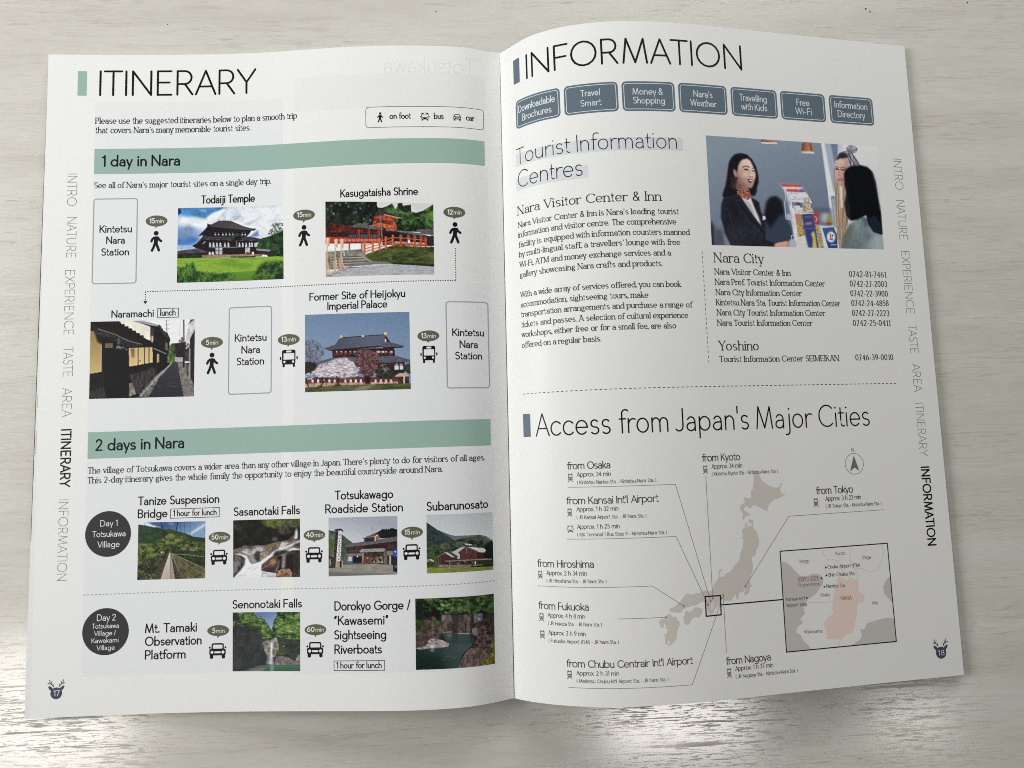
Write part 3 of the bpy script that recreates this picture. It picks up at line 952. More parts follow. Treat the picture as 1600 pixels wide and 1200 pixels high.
    for y in (96, 150, 210):
        p.line([(1050, y), (1110, y-6)], 6, (130, 130, 132))
    p.line([(1262, 80), (1236, 310)], 5, (160, 160, 160))
    p.line([(1300, 155), (1370, 160)], 5, (140, 140, 140))
    p.line([(1120, 275), (1190, 270)], 4, (170, 170, 170))
    p.grain(3)
    return p


def pic_palace():
    p = Picture([(58, 108), (1508, 65), (60, 1183), (1528, 1138)], 168, 124, (110, 136, 172), 4)
    p.grad([(40, 60), (1540, 60), (1540, 760), (40, 760)], (104, 132, 168), (126, 148, 176), (700, 100), (700, 700))
    # bare tree and dark grove at the left
    p.dabs([(60, 470), (160, 455), (270, 500), (340, 620), (300, 740), (60, 800)], 420, 4, 26, [(96, 92, 104), (120, 114, 122), (70, 64, 72)], .55, 0, 2.2)
    for a, b in (((120, 860), (140, 560)), ((165, 820), (250, 560)), ((160, 840), (110, 520)), ((190, 760), (320, 640)), ((130, 800), (80, 560))):
        p.line([a, b], 7, (66, 58, 62), .8)
    p.ramp([(60, 760), (240, 770), (300, 820), (200, 900), (60, 930)], [(28, 26, 26), (52, 48, 44)], 40)
    # lower roof and walls
    p.poly([(200, 770), (450, 705), (1330, 680), (1525, 735), (1520, 770), (1250, 765), (240, 830)], (86, 92, 108), tex=.15, ts=18)
    p.poly([(240, 800), (1440, 765), (1440, 900), (300, 940)], (52, 32, 34), tex=.5, ts=30)
    for x0, x1 in ((1300, 1360), (1370, 1420)):
        p.poly([(x0, 815), (x1, 815), (x1, 870), (x0, 870)], (200, 204, 214))
        p.ell((x0+x1)/2, 800, 22, 16, (170, 130, 130))
    for x in (1290, 1365, 1430):
        p.line([(x, 770), (x, 880)], 12, (84, 30, 30))
    p.ramp([(1430, 880), (1440, 800), (1530, 770), (1530, 940)], [(40, 48, 36), (70, 80, 60)], 30)
    # upper storey
    p.poly([(440, 600), (470, 590), (1300, 570), (1310, 680), (450, 710)], (58, 28, 30), tex=.5, ts=18)
    for x in range(490, 1290, 62):
        p.poly([(x, 632), (x+18, 612), (x+38, 632)], (190, 176, 178))
        p.poly([(x+4, 646), (x+34, 646), (x+34, 660), (x+4, 660)], (140, 120, 124), op=.6)
    p.poly([(450, 660), (1310, 632), (1310, 645), (450, 674)], (96, 40, 38))
    for x0 in (1075, 1130, 1240):
        p.poly([(x0, 612), (x0+36, 612), (x0+36, 640), (x0, 640)], (176, 180, 192))
    for x in (470, 540, 610, 1040, 1110, 1170, 1280):
        p.line([(x, 600), (x, 700)], 9, (96, 36, 34))
    # upper roof
    p.poly([(325, 580), (500, 530), (1440, 545), (1400, 570), (1160, 575), (1130, 560), (420, 612)], (40, 30, 36))
    p.grad([(330, 578), (480, 530), (540, 450), (580, 430), (1160, 385), (1180, 400), (1150, 500), (1100, 540), (700, 575), (420, 600)], (74, 80, 98), (92, 98, 118), (500, 580), (900, 420))
    p.poly([(1100, 540), (1160, 490), (1250, 495), (1435, 540), (1430, 556), (1300, 555), (1150, 560)], (84, 90, 108), tex=.1, ts=20)
    p.poly([(1150, 490), (1180, 395), (1215, 440), (1248, 495)], (92, 40, 42), tex=.3, ts=20)
    p.ell(1180, 470, 12, 24, (200, 196, 200))
    for k in range(20):
        x = 560 + 30 * k
        p.line([(x, 440 - k*2.2), (x - 50 + k*2.5, 575 - k*1.6)], 3, (66, 72, 90), .6)
    p.line([(570, 432), (1165, 388)], 11, (44, 48, 60))
    p.poly([(548, 432), (556, 398), (575, 392), (590, 432)], (206, 186, 120))
    p.poly([(850, 425), (858, 395), (880, 395), (886, 420)], (214, 192, 118))
    p.poly([(1155, 392), (1162, 355), (1190, 352), (1198, 392)], (222, 200, 130))
    # wall of the cloister
    p.poly([(60, 990), (1500, 960), (1500, 1070), (60, 1110)], (116, 48, 42), tex=.2, ts=40)
    p.poly([(60, 975), (820, 950), (820, 985), (60, 1010)], (64, 60, 66))
    p.poly([(60, 1060), (1500, 1030), (1500, 1075), (60, 1115)], (186, 152, 120), tex=.12, ts=40)
    for x in (168, 248, 325, 404, 478, 626, 700, 772, 840, 1045, 1115, 1185, 1255):
        p.poly([(x-14, 1006), (x+14, 1004), (x+14, 1046), (x-14, 1048)], (206, 200, 204))
        p.line([(x+36, 1000), (x+36, 1080)], 7, (84, 34, 32))
    # plum tree, cherry tree, shrubs
    p.ramp([(760, 620), (840, 590), (960, 600), (1080, 640), (1090, 760), (1060, 860), (1000, 960), (900, 980), (820, 900), (780, 760)], [(62, 40, 42), (98, 66, 66), (132, 96, 94)], 30, sharp=1.6)
    p.dabs([(760, 620), (960, 590), (1090, 650), (1060, 860), (900, 960), (780, 760)], 260, 10, 7, [(150, 112, 112), (110, 74, 74), (84, 54, 54)], .6, 0, 3)
    p.ramp([(1040, 990), (1060, 870), (1130, 830), (1230, 860), (1330, 900), (1330, 990)], [(22, 22, 20), (50, 54, 44), (84, 88, 72)], 36)
    p.ramp([(1300, 930), (1340, 870), (1420, 870), (1440, 930)], [(24, 30, 22), (50, 60, 42)], 30)
    p.dabs([(1100, 800), (1210, 790), (1240, 900), (1150, 930)], 60, 14, 8, [(150, 146, 140), (110, 110, 100)], .6, 0, 3)
    p.poly([(900, 1070), (890, 960), (960, 950), (975, 1070)], (40, 28, 26), 8)
    p.ramp([(240, 960), (180, 900), (260, 800), (380, 770), (500, 720), (640, 705), (720, 760), (820, 860), (800, 960), (600, 985)], [(110, 98, 108), (168, 156, 166), (206, 196, 202), (222, 214, 218)], 34, 22, soft=10, sharp=1.5)
    p.dabs([(180, 900), (380, 770), (640, 705), (830, 830), (800, 960), (240, 980)], 300, 22, 9, [(224, 216, 220), (206, 196, 204), (150, 138, 150), (190, 178, 186)], .7, 0, 1.2)
    p.dabs([(60, 930), (200, 880), (220, 960), (160, 1000), (60, 1020)], 90, 18, 9, [(214, 206, 212), (180, 168, 178), (120, 108, 116)], .8, 0, 1.2)
    for pts in (((290, 1090), (320, 1040), (300, 980)), ((520, 1080), (535, 1010), (500, 960)), ((110, 1100), (90, 1040), (80, 1000)), ((320, 1040), (370, 990))):
        p.line(pts, 18, (44, 32, 32))
    p.poly([(1300, 965), (1370, 915), (1460, 915), (1500, 960), (1420, 970)], (196, 166, 140))
    p.poly([(1350, 965), (1500, 960), (1500, 1060), (1350, 1060)], (70, 48, 44), tex=.4, ts=24)
    p.line([(1432, 960), (1432, 1060)], 18, (214, 200, 186))
    # ground
    p.ramp([(40, 1115), (500, 1085), (1000, 1070), (1540, 1050), (1540, 1200), (40, 1200)], [(58, 66, 36), (84, 92, 52), (104, 108, 66)], 160, 24)
    p.poly([(700, 1150), (840, 1095), (1040, 1080), (960, 1120), (900, 1150)], (134, 128, 112), 10)
    p.poly([(220, 1095), (310, 1085), (300, 1105), (230, 1108)], (40, 40, 26), 6)
    p.poly([(460, 1080), (560, 1060), (560, 1090), (460, 1100)], (44, 46, 28), 6)
    p.grain(4)
    return p


def pic_bridge():
    p = Picture([(132, 100), (1365, 75), (110, 1157), (1360, 1125)], 116, 98, (62, 66, 42), 5)
    p.grad([(100, 60), (1400, 60), (1400, 420), (100, 420)], (58, 92, 146), (124, 158, 192), (800, 90), (1000, 380))
    p.poly([(120, 100), (300, 100), (420, 160), (560, 200), (400, 200), (300, 170), (130, 150)], (214, 222, 232), 14)
    p.poly([(1080, 300), (1180, 230), (1350, 120), (1360, 160), (1220, 250), (1100, 320)], (206, 216, 228), 10)
    p.poly([(680, 110), (760, 110), (780, 150), (700, 140)], (120, 150, 190), 12)
    p.ramp([(120, 140), (280, 160), (380, 200), (470, 190), (600, 240), (720, 220), (830, 260), (960, 290), (1130, 360), (1380, 390), (1380, 700), (100, 700)], [(34, 52, 26), (50, 70, 34), (66, 88, 42)], 120, sharp=1.2)
    p.ramp([(120, 150), (280, 165), (500, 210), (600, 300), (420, 470), (120, 500)], [(30, 56, 32), (44, 72, 40), (60, 90, 50)], 110, 60)
    p.ramp([(1100, 370), (1380, 390), (1380, 460), (1100, 440)], [(30, 56, 30), (44, 74, 40)], 80)
    p.ramp([(560, 420), (700, 300), (900, 330), (1200, 480), (1380, 640), (1000, 640), (720, 600), (380, 600)], [(36, 48, 20), (70, 86, 36), (104, 116, 54), (130, 138, 76)], 70, 50, sharp=1.5)
    p.ramp([(110, 520), (400, 480), (700, 560), (700, 660), (380, 760), (110, 900)], [(24, 34, 16), (56, 70, 28), (92, 106, 44), (126, 132, 66)], 60, 44, sharp=1.5)
    p.poly([(130, 490), (300, 505), (290, 525), (130, 510)], (150, 160, 130), 6)
    p.ramp([(760, 600), (1380, 640), (1380, 900), (1100, 830), (760, 680)], [(22, 34, 18), (40, 56, 28), (60, 78, 36)], 60, sharp=1.3)
    p.ramp([(110, 900), (400, 740), (690, 660), (440, 1000), (320, 1150), (100, 1160)], [(22, 28, 18), (44, 54, 30), (78, 84, 46)], 70, sharp=1.5)
    p.ramp([(730, 670), (1000, 780), (1380, 950), (1380, 1140), (800, 1140)], [(62, 58, 38), (92, 88, 58), (116, 112, 76)], 60, 90)
    p.dabs([(1000, 860), (1370, 1000), (1370, 1130), (1000, 1130)], 60, 24, 18, [(110, 116, 56), (70, 80, 36), (140, 136, 86)], .6)
    p.dabs([(110, 960), (330, 900), (440, 1050), (400, 1150), (110, 1150)], 50, 24, 16, [(96, 104, 50), (60, 70, 34), (130, 128, 90)], .6)
    # walkway
    p.poly([(380, 1145), (600, 860), (692, 676), (700, 680), (600, 1000), (540, 1145)], (74, 64, 50), tex=.4, ts=18)
    p.grad([(535, 1145), (698, 665), (716, 660), (740, 760), (800, 1140)], (182, 170, 154), (204, 196, 180), (660, 1140), (705, 680))
    p.poly([(715, 690), (735, 740), (770, 960), (795, 1140), (720, 1140)], (158, 148, 136))
    p.line([(716, 690), (718, 1140)], 9, (104, 94, 84))
    p.line([(640, 900), (660, 1140)], 5, (140, 130, 116))
    for k in range(6):
        y = 760 + 70 * k
        p.line([(690 - (y-660)*.3, y), (720 + (y-660)*.14, y)], 4, (150, 140, 126))
    p.poly([(750, 760), (800, 1140), (960, 1140), (840, 900)], (74, 58, 50), tex=.3, ts=18)
    for a, b, w in (((720, 655), (1365, 955), 9), ((730, 660), (1180, 990), 6), ((735, 680), (1120, 1090), 6), ((735, 690), (940, 1120), 8), ((740, 690), (860, 990), 7)):
        p.line([a, b], w, (150, 146, 116))
    for a, b, w in (((690, 670), (110, 905), 6), ((690, 680), (330, 930), 5), ((690, 690), (420, 1020), 5)):
        p.line([a, b], w, (110, 108, 80))
    for k in range(16):
        f = (k + 2) / 18
        p.line([(730 + 620*f, 665 + 290*f), (735 + 260*f, 690 + 440*f)], 3, (128, 122, 90), .6)
    p.line([(760, 680), (1000, 690), (1340, 730)], 8, (170, 180, 160))
    # towers, stays, hangers
    p.line([(545, 98), (600, 300), (620, 420)], 17, (20, 26, 36))
    p.line([(855, 90), (820, 280)], 17, (20, 26, 36))
    for x, y0, y1 in ((252, 100, 380), (384, 100, 300), (610, 100, 230), (802, 90, 230), (905, 90, 300), (975, 90, 300), (1080, 90, 350), (1350, 180, 560), (470, 110, 280), (500, 120, 250)):
        p.line([(x, y0), (x + 4, y1)], 7, (40, 52, 70), .8)
    p.line([(718, 560), (720, 660)], 6, (130, 136, 120))
    p.ell(560, 648, 28, 12, (170, 170, 150))
    p.grain(5)
    return p


def pic_rapids():
    p = Picture([(75, 95), (1290, 62), (75, 1138), (1292, 1125)], 114, 98, (18, 16, 16), 6)
    p.ramp([(60, 60), (1300, 50), (1300, 520), (600, 560), (60, 640)], [(10, 10, 10), (20, 20, 17), (40, 40, 26)], 110, sharp=1.1)
    p.ramp([(560, 120), (700, 80), (960, 80), (960, 260), (700, 230)], [(44, 52, 20), (92, 104, 32), (130, 136, 50)], 60, soft=16)
    p.ramp([(940, 80), (1140, 70), (1290, 70), (1280, 220), (1120, 230), (960, 200)], [(40, 44, 26), (84, 84, 66), (110, 112, 90)], 60, soft=14)
    p.ramp([(1130, 90), (1280, 70), (1280, 180), (1150, 180)], [(40, 50, 18), (90, 104, 32)], 40, soft=14)
    p.ramp([(90, 160), (200, 180), (260, 260), (140, 290), (85, 230)], [(30, 30, 16), (72, 72, 36)], 50, soft=14)
    p.ramp([(900, 220), (1090, 190), (1120, 330), (960, 360), (880, 300)], [(24, 24, 20), (70, 68, 50), (104, 100, 74)], 50, soft=14)
    # brown rock shelf
    p.ramp([(60, 640), (280, 560), (450, 560), (700, 540), (880, 480), (1290, 440), (1290, 700), (800, 760), (480, 850), (60, 740)], [(58, 50, 46), (104, 92, 82), (146, 132, 120)], 60, 34)
    p.poly([(640, 560), (880, 500), (940, 490), (880, 600), (700, 650)], (118, 102, 80), tex=.3, ts=40)
    p.ramp([(1080, 440), (1180, 360), (1200, 440), (1090, 490)], [(70, 58, 46), (120, 100, 80)], 30)
    p.ell(830, 440, 50, 36, (96, 86, 78), 6)
    # water
    W, W2 = (226, 226, 230), (196, 198, 206)
    p.poly([(1180, 440), (1200, 300), (1232, 225), (1240, 300), (1244, 430)], (222, 224, 230), 5)
    p.ramp([(220, 680), (270, 620), (420, 620), (500, 580), (640, 590), (660, 640), (480, 700), (420, 760), (300, 720)], [(110, 108, 110), (170, 168, 170), (214, 212, 214)], 40, 24, soft=8)
    p.ramp([(900, 600), (960, 490), (1080, 510), (1000, 580), (920, 640)], [(160, 158, 158), (222, 220, 220)], 30, 20)
    p.poly([(80, 706), (200, 705), (320, 740), (410, 880), (560, 840), (700, 730), (860, 630), (1050, 560), (1290, 460), (1290, 510), (1130, 570), (960, 640), (840, 660), (790, 740), (700, 820), (600, 900), (590, 1010), (860, 1060), (850, 1135), (75, 1140), (200, 1010), (280, 900), (290, 780)], W, 9)
    p.dabs([(100, 1130), (280, 930), (600, 860), (850, 650), (1100, 570), (700, 820), (580, 1000), (800, 1100)], 90, 60, 8, [(238, 238, 242), (196, 200, 210), (214, 216, 222)], .7, -.62, .3)
    p.poly([(960, 640), (1290, 560), (1290, 640), (1100, 650)], (204, 204, 208), 8, .12, 40)
    # boulders
    p.ramp([(75, 725), (220, 730), (300, 790), (280, 870), (240, 960), (75, 1110)], [(44, 38, 38), (86, 76, 70), (128, 118, 110)], 50, 90)
    p.poly([(90, 830), (170, 850), (150, 1000), (80, 1080)], (120, 122, 124), 16)
    p.poly([(370, 770), (430, 740), (510, 850), (410, 880)], (150, 150, 154), 8)
    p.poly([(460, 730), (500, 650), (580, 680), (560, 820), (520, 840), (480, 790)], (60, 50, 50), 5, .3, 30)
    p.ramp([(560, 690), (760, 640), (780, 700), (640, 790), (560, 810)], [(92, 74, 62), (150, 128, 106), (180, 158, 136)], 40)
    p.poly([(810, 720), (850, 660), (960, 640), (1060, 645), (990, 690), (900, 740), (800, 760)], (46, 46, 54), 5, .3, 30)
    p.ramp([(600, 990), (640, 890), (740, 790), (860, 760), (920, 830), (880, 960), (840, 1045), (700, 1030)], [(56, 40, 34), (104, 78, 60), (154, 124, 94)], 46)
    p.poly([(620, 960), (860, 930), (840, 1045), (690, 1030)], (62, 42, 36), 14)
    p.ell(800, 850, 50, 50, (156, 126, 90), 16)
    p.ramp([(1040, 720), (1130, 640), (1290, 640), (1290, 1130), (1150, 1130), (1160, 940)], [(26, 22, 18), (60, 54, 36), (96, 86, 52)], 60, 90)
    p.poly([(1030, 740), (1160, 690), (1170, 980), (1020, 950)], (30, 24, 22), 8)
    p.poly([(975, 735), (1030, 730), (1015, 960), (950, 965)], (190, 186, 190), 8, .25, 10, 120, op=.75)
    p.poly([(985, 735), (1000, 735), (930, 860), (895, 960), (850, 1060), (840, 1040), (890, 920)], (206, 204, 206), 6, op=.7)
    p.ramp([(860, 1110), (880, 1010), (980, 970), (1100, 970), (1150, 1050), (1130, 1130)], [(104, 74, 58), (158, 118, 94), (190, 154, 130)], 40)
    p.poly([(960, 1070), (1040, 1050), (1090, 1080), (1000, 1100)], (96, 48, 34), 6)
    p.poly([(1190, 520), (1290, 490), (1290, 620), (1230, 600), (1150, 570)], (70, 62, 62), 6, .4, 20)
    p.ramp([(570, 1130), (600, 1020), (760, 1040), (860, 1060), (840, 1130)], [(150, 150, 156), (196, 196, 202), (222, 222, 226)], 50, 24)
    p.grain(4)
    return p


def pic_station():
    p = Picture([(95, 105), (1325, 70), (97, 1150), (1327, 1115)], 116, 98, (92, 96, 88), 7)
    p.grad([(80, 60), (1350, 60), (1350, 620), (80, 620)], (160, 165, 178), (196, 200, 206), (600, 100), (500, 540))
    p.poly([(90, 330), (230, 350), (360, 420), (540, 560), (440, 640), (90, 760)], (84, 92, 80), tex=.25, ts=60)
    p.ramp([(90, 440), (200, 520), (220, 740), (90, 760)], [(60, 80, 36), (92, 112, 52)], 60, soft=20)
    p.ramp([(330, 430), (520, 560), (440, 640), (400, 760), (340, 880)], [(56, 66, 58), (84, 94, 80)], 50)
    p.ramp([(880, 400), (960, 370), (1060, 310), (1160, 320), (1220, 290), (1320, 320), (1320, 480), (1000, 470)], [(16, 20, 20), (34, 40, 36)], 24)
    for x in range(1060, 1320, 34):
        p.poly([(x-16, 330), (x, 285 + (x % 3) * 8), (x+16, 330)], (20, 24, 24))
    # long building
    p.poly([(420, 640), (1330, 530), (1330, 930), (430, 920)], (58, 46, 46), tex=.3, ts=40)
    p.poly([(440, 640), (740, 600), (740, 740), (440, 740)], (66, 44, 40), tex=.35, ts=20)
    for x in range(480, 720, 40):
        p.line([(x, 640), (x, 735)], 6, (116, 96, 86))
    p.line([(460, 705), (720, 690)], 9, (140, 70, 60))
    p.poly([(740, 600), (1090, 560), (1100, 650), (740, 680)], (44, 28, 30), tex=.3, ts=24)
    p.poly([(1110, 560), (1330, 530), (1330, 700), (1120, 690)], (52, 38, 40), tex=.4, ts=24)
    for x in (1185, 1250, 1310):
        p.line([(x, 560), (x, 690)], 7, (112, 80, 76))
    p.line([(1130, 655), (1330, 640)], 8, (120, 74, 66))
    p.poly([(520, 560), (860, 510), (1330, 440), (1330, 520), (900, 575), (440, 632), (380, 610)], (98, 94, 102), tex=.12, ts=24)
    p.poly([(440, 632), (1330, 518), (1330, 536), (440, 650)], (48, 42, 46))
    # lantern tower on the roof
    p.poly([(730, 500), (770, 460), (960, 440), (1010, 450), (920, 520), (740, 540)], (56, 38, 38), tex=.3, ts=20)
    p.poly([(760, 445), (880, 405), (1000, 395), (990, 425), (780, 458)], (92, 90, 98))
    p.poly([(700, 470), (770, 455), (760, 480), (720, 480)], (40, 36, 40))
    p.poly([(915, 445), (950, 440), (945, 515), (915, 520)], (214, 176, 104))
    p.poly([(950, 420), (985, 410), (1020, 470), (960, 500)], (140, 90, 62), tex=.3, ts=14)
    p.ell(958, 425, 14, 12, (226, 220, 214))
    p.line([(872, 255), (874, 410)], 7, (92, 94, 104))
    # concrete canopy, ground floor
    p.poly([(655, 690), (700, 665), (1090, 645), (1110, 680), (1080, 705), (700, 722), (660, 720)], (140, 140, 136), tex=.1, ts=40)
    p.poly([(430, 745), (720, 735), (720, 920), (430, 920)], (112, 114, 120), tex=.12, ts=40)
    p.poly([(540, 790), (695, 785), (695, 915), (530, 915)], (26, 22, 26))
    p.poly([(455, 800), (515, 800), (515, 870), (455, 875)], (190, 200, 210))
    p.ell(616, 794, 12, 14, (200, 206, 214))
    p.poly([(700, 740), (730, 740), (730, 925), (700, 925)], (130, 128, 128))
    p.poly([(735, 725), (1080, 705), (1080, 930), (735, 925)], (60, 48, 44), tex=.4, ts=30)
    p.poly([(745, 785), (845, 780), (845, 900), (745, 900)], (132, 60, 36), tex=.3, ts=24)
    p.ell(800, 820, 8, 14, (214, 180, 120))
    p.poly([(850, 820), (1060, 790), (1070, 910), (850, 920)], (110, 100, 90), tex=.6, ts=24)
    p.dabs([(860, 830), (1060, 800), (1060, 910), (860, 915)], 26, 12, 24, [(190, 184, 170), (50, 40, 40), (130, 110, 90)])
    p.poly([(1080, 690), (1140, 690), (1140, 930), (1080, 920)], (104, 96, 90), tex=.15, ts=30)
    p.poly([(1140, 700), (1330, 690), (1330, 780), (1140, 770)], (126, 126, 124))
    p.poly([(1180, 780), (1210, 780), (1210, 940), (1180, 940)], (170, 160, 140))
    p.poly([(1210, 770), (1330, 780), (1330, 940), (1220, 940)], (40, 34, 40), tex=.4, ts=30)
    # flags and motorcyclist
    p.poly([(1245, 690), (1290, 650), (1320, 660), (1320, 820), (1255, 810)], (40, 66, 150), 5)
    p.ell(1285, 710, 16, 16, (170, 190, 226))
    p.ell(1300, 770, 10, 12, (150, 170, 210))
    p.poly([(1240, 840), (1325, 830), (1325, 1070), (1240, 1060)], (36, 34, 44), tex=.6, ts=24)
    p.ell(1290, 970, 30, 24, (110, 108, 120), 6)
    # forecourt
    p.poly([(90, 990), (360, 930), (760, 920), (1240, 945), (1240, 1060), (1330, 1080), (1330, 1160), (90, 1160)], (142, 140, 128), tex=.08, ts=90, ty=20)
    p.poly([(90, 1050), (400, 1070), (1330, 1100), (1330, 1160), (90, 1160)], (112, 110, 108), 8)
    p.poly([(350, 910), (760, 905), (750, 930), (360, 935)], (76, 78, 88), 5)
    p.line([(97, 1045), (560, 1080), (1325, 1118)], 8, (158, 156, 150), .6)
    # sign tower
    p.ramp([(90, 780), (220, 750), (230, 1000), (100, 1000)], [(22, 20, 22), (56, 48, 46), (96, 84, 76)], 30)
    p.poly([(120, 790), (170, 752), (222, 770), (215, 800)], (120, 106, 100))
    p.line([(130, 850), (130, 950)], 14, (180, 178, 176))
    p.poly([(225, 350), (280, 345), (240, 960), (200, 770)], (52, 46, 52), tex=.5, ts=18)
    p.poly([(282, 335), (330, 335), (335, 480), (310, 880), (300, 990), (230, 990), (240, 840), (262, 560)], (208, 208, 208))
    for k in range(9):
        y = 400 + 80 * k
        if y < 900:
            p.line([(282 - k*5, y), (332 - k*3, y)], 7, (60, 56, 60))
    for k in range(6):
        y = 440 + 80 * k
        p.ell(305 - k*4.5, y - (14 if k == 0 else 0), 9, 17, (30, 28, 34))
    p.poly([(232, 890), (300, 885), (300, 990), (228, 1005)], (160, 140, 118), tex=.15, ts=20)
    p.poly([(190, 335), (230, 310), (330, 300), (375, 350), (345, 360), (330, 335), (240, 345)], (44, 38, 42))
    p.line([(344, 880), (344, 985)], 18, (178, 170, 156))
    p.poly([(300, 880), (335, 880), (335, 990), (302, 990)], (44, 32, 30))
    p.grain(4)
    return p


def pic_barn():
    p = Picture([(72, 105), (1250, 60), (80, 1155), (1268, 1085)], 114, 98, (62, 70, 50), 8)
    p.grad([(60, 50), (1280, 50), (1280, 600), (60, 600)], (188, 194, 196), (204, 209, 210), (600, 80), (600, 480))
    p.ramp([(280, 380), (480, 460), (580, 480), (820, 470), (1000, 458), (1130, 490), (1250, 570), (1250, 640), (420, 640)], [(92, 106, 110), (112, 126, 128)], 80)
    p.ramp([(700, 520), (860, 500), (1000, 470), (1130, 540), (1240, 600), (1240, 700), (700, 700)], [(64, 76, 62), (92, 104, 84)], 50)
    p.ramp([(70, 240), (160, 300), (260, 370), (440, 480), (560, 560), (420, 640), (70, 720)], [(34, 48, 50), (52, 68, 68), (64, 82, 78)], 60)
    p.ramp([(70, 720), (220, 650), (420, 600), (560, 560), (700, 520), (880, 560), (1080, 560), (1260, 640), (1260, 1020), (80, 1020)], [(26, 36, 26), (50, 62, 46), (78, 90, 66), (98, 110, 82)], 60, sharp=1.3)
    p.ramp([(1060, 800), (1150, 620), (1250, 550), (1265, 1030), (1060, 1000)], [(16, 22, 18), (34, 44, 34)], 40)
    p.ramp([(80, 880), (180, 770), (260, 830), (280, 1000), (80, 1020)], [(24, 34, 20), (64, 84, 44), (92, 110, 62)], 40)
    # low wing
    p.poly([(280, 840), (400, 780), (620, 860), (620, 990), (280, 990)], (78, 44, 42), tex=.2, ts=16)
    p.poly([(370, 770), (480, 765), (620, 830), (610, 870), (520, 860), (440, 790)], (64, 72, 80), tex=.1, ts=30)
    p.poly([(370, 770), (440, 770), (560, 850), (520, 860)], (178, 182, 182))
    p.line([(285, 850), (285, 990)], 7, (160, 156, 152))
    p.line([(316, 830), (316, 985)], 6, (170, 168, 164))
    p.line([(280, 845), (400, 778)], 9, (130, 132, 130))
    # main hall
    p.poly([(600, 760), (760, 690), (970, 770), (970, 890), (640, 890)], (98, 54, 50), tex=.15, ts=14)
    p.poly([(950, 770), (1090, 775), (1080, 900), (950, 890)], (66, 36, 36), tex=.2, ts=16)
    p.poly([(510, 770), (670, 680), (760, 660), (620, 770), (650, 810), (650, 880), (600, 880), (620, 840)], (186, 188, 184))
    p.poly([(670, 635), (760, 660), (980, 690), (1080, 700), (1120, 740), (1090, 775), (970, 765), (780, 690)], (206, 206, 198), tex=.06, ts=40)
    p.poly([(660, 630), (690, 630), (980, 755), (970, 775), (760, 685)], (90, 92, 100))
    p.poly([(720, 610), (840, 625), (890, 650), (760, 640)], (196, 200, 198))
    p.poly([(740, 640), (860, 655), (850, 680), (770, 668)], (34, 38, 46))
    p.line([(770, 710), (770, 780)], 7, (200, 196, 190))
    p.line([(750, 712), (790, 708)], 6, (200, 196, 190))
    p.poly([(820, 815), (880, 810), (880, 845), (820, 850)], (84, 46, 46))
    p.line([(950, 770), (950, 890)], 5, (120, 84, 80))
    # covered walk, terrace
    p.poly([(400, 920), (950, 885), (1060, 880), (1240, 890), (1240, 910), (960, 905), (400, 940)], (150, 128, 118))
    p.poly([(400, 935), (960, 905), (960, 985), (400, 985)], (58, 44, 40), tex=.6, ts=22)
    p.dabs([(480, 930), (900, 915), (900, 975), (480, 980)], 30, 16, 10, [(150, 120, 100), (110, 80, 66), (60, 60, 56)])
    p.line([(474, 920), (474, 990)], 11, (150, 140, 132))
    p.poly([(915, 925), (935, 925), (935, 980), (912, 980)], (206, 204, 196))
    p.ramp([(940, 920), (1240, 905), (1260, 1000), (940, 985)], [(30, 38, 24), (62, 72, 44)], 30)
    p.poly([(280, 990), (860, 985), (840, 1035), (280, 1035)], (122, 120, 112), tex=.15, ts=24)
    p.poly([(860, 1000), (1265, 985), (1265, 1025), (850, 1035)], (34, 38, 26))
    p.line([(880, 995), (1060, 992)], 10, (150, 150, 148))
    p.dabs([(90, 890), (220, 890), (220, 940), (90, 940)], 14, 12, 10, [(210, 206, 196), (150, 150, 140)])
    p.line([(243, 900), (240, 990)], 9, (120, 120, 112))
    # lawn
    p.ramp([(80, 1045), (600, 1035), (1275, 1020), (1275, 1170), (80, 1170)], [(112, 120, 42), (134, 140, 54), (150, 152, 64)], 120, 20)
    p.grain(4)
    return p


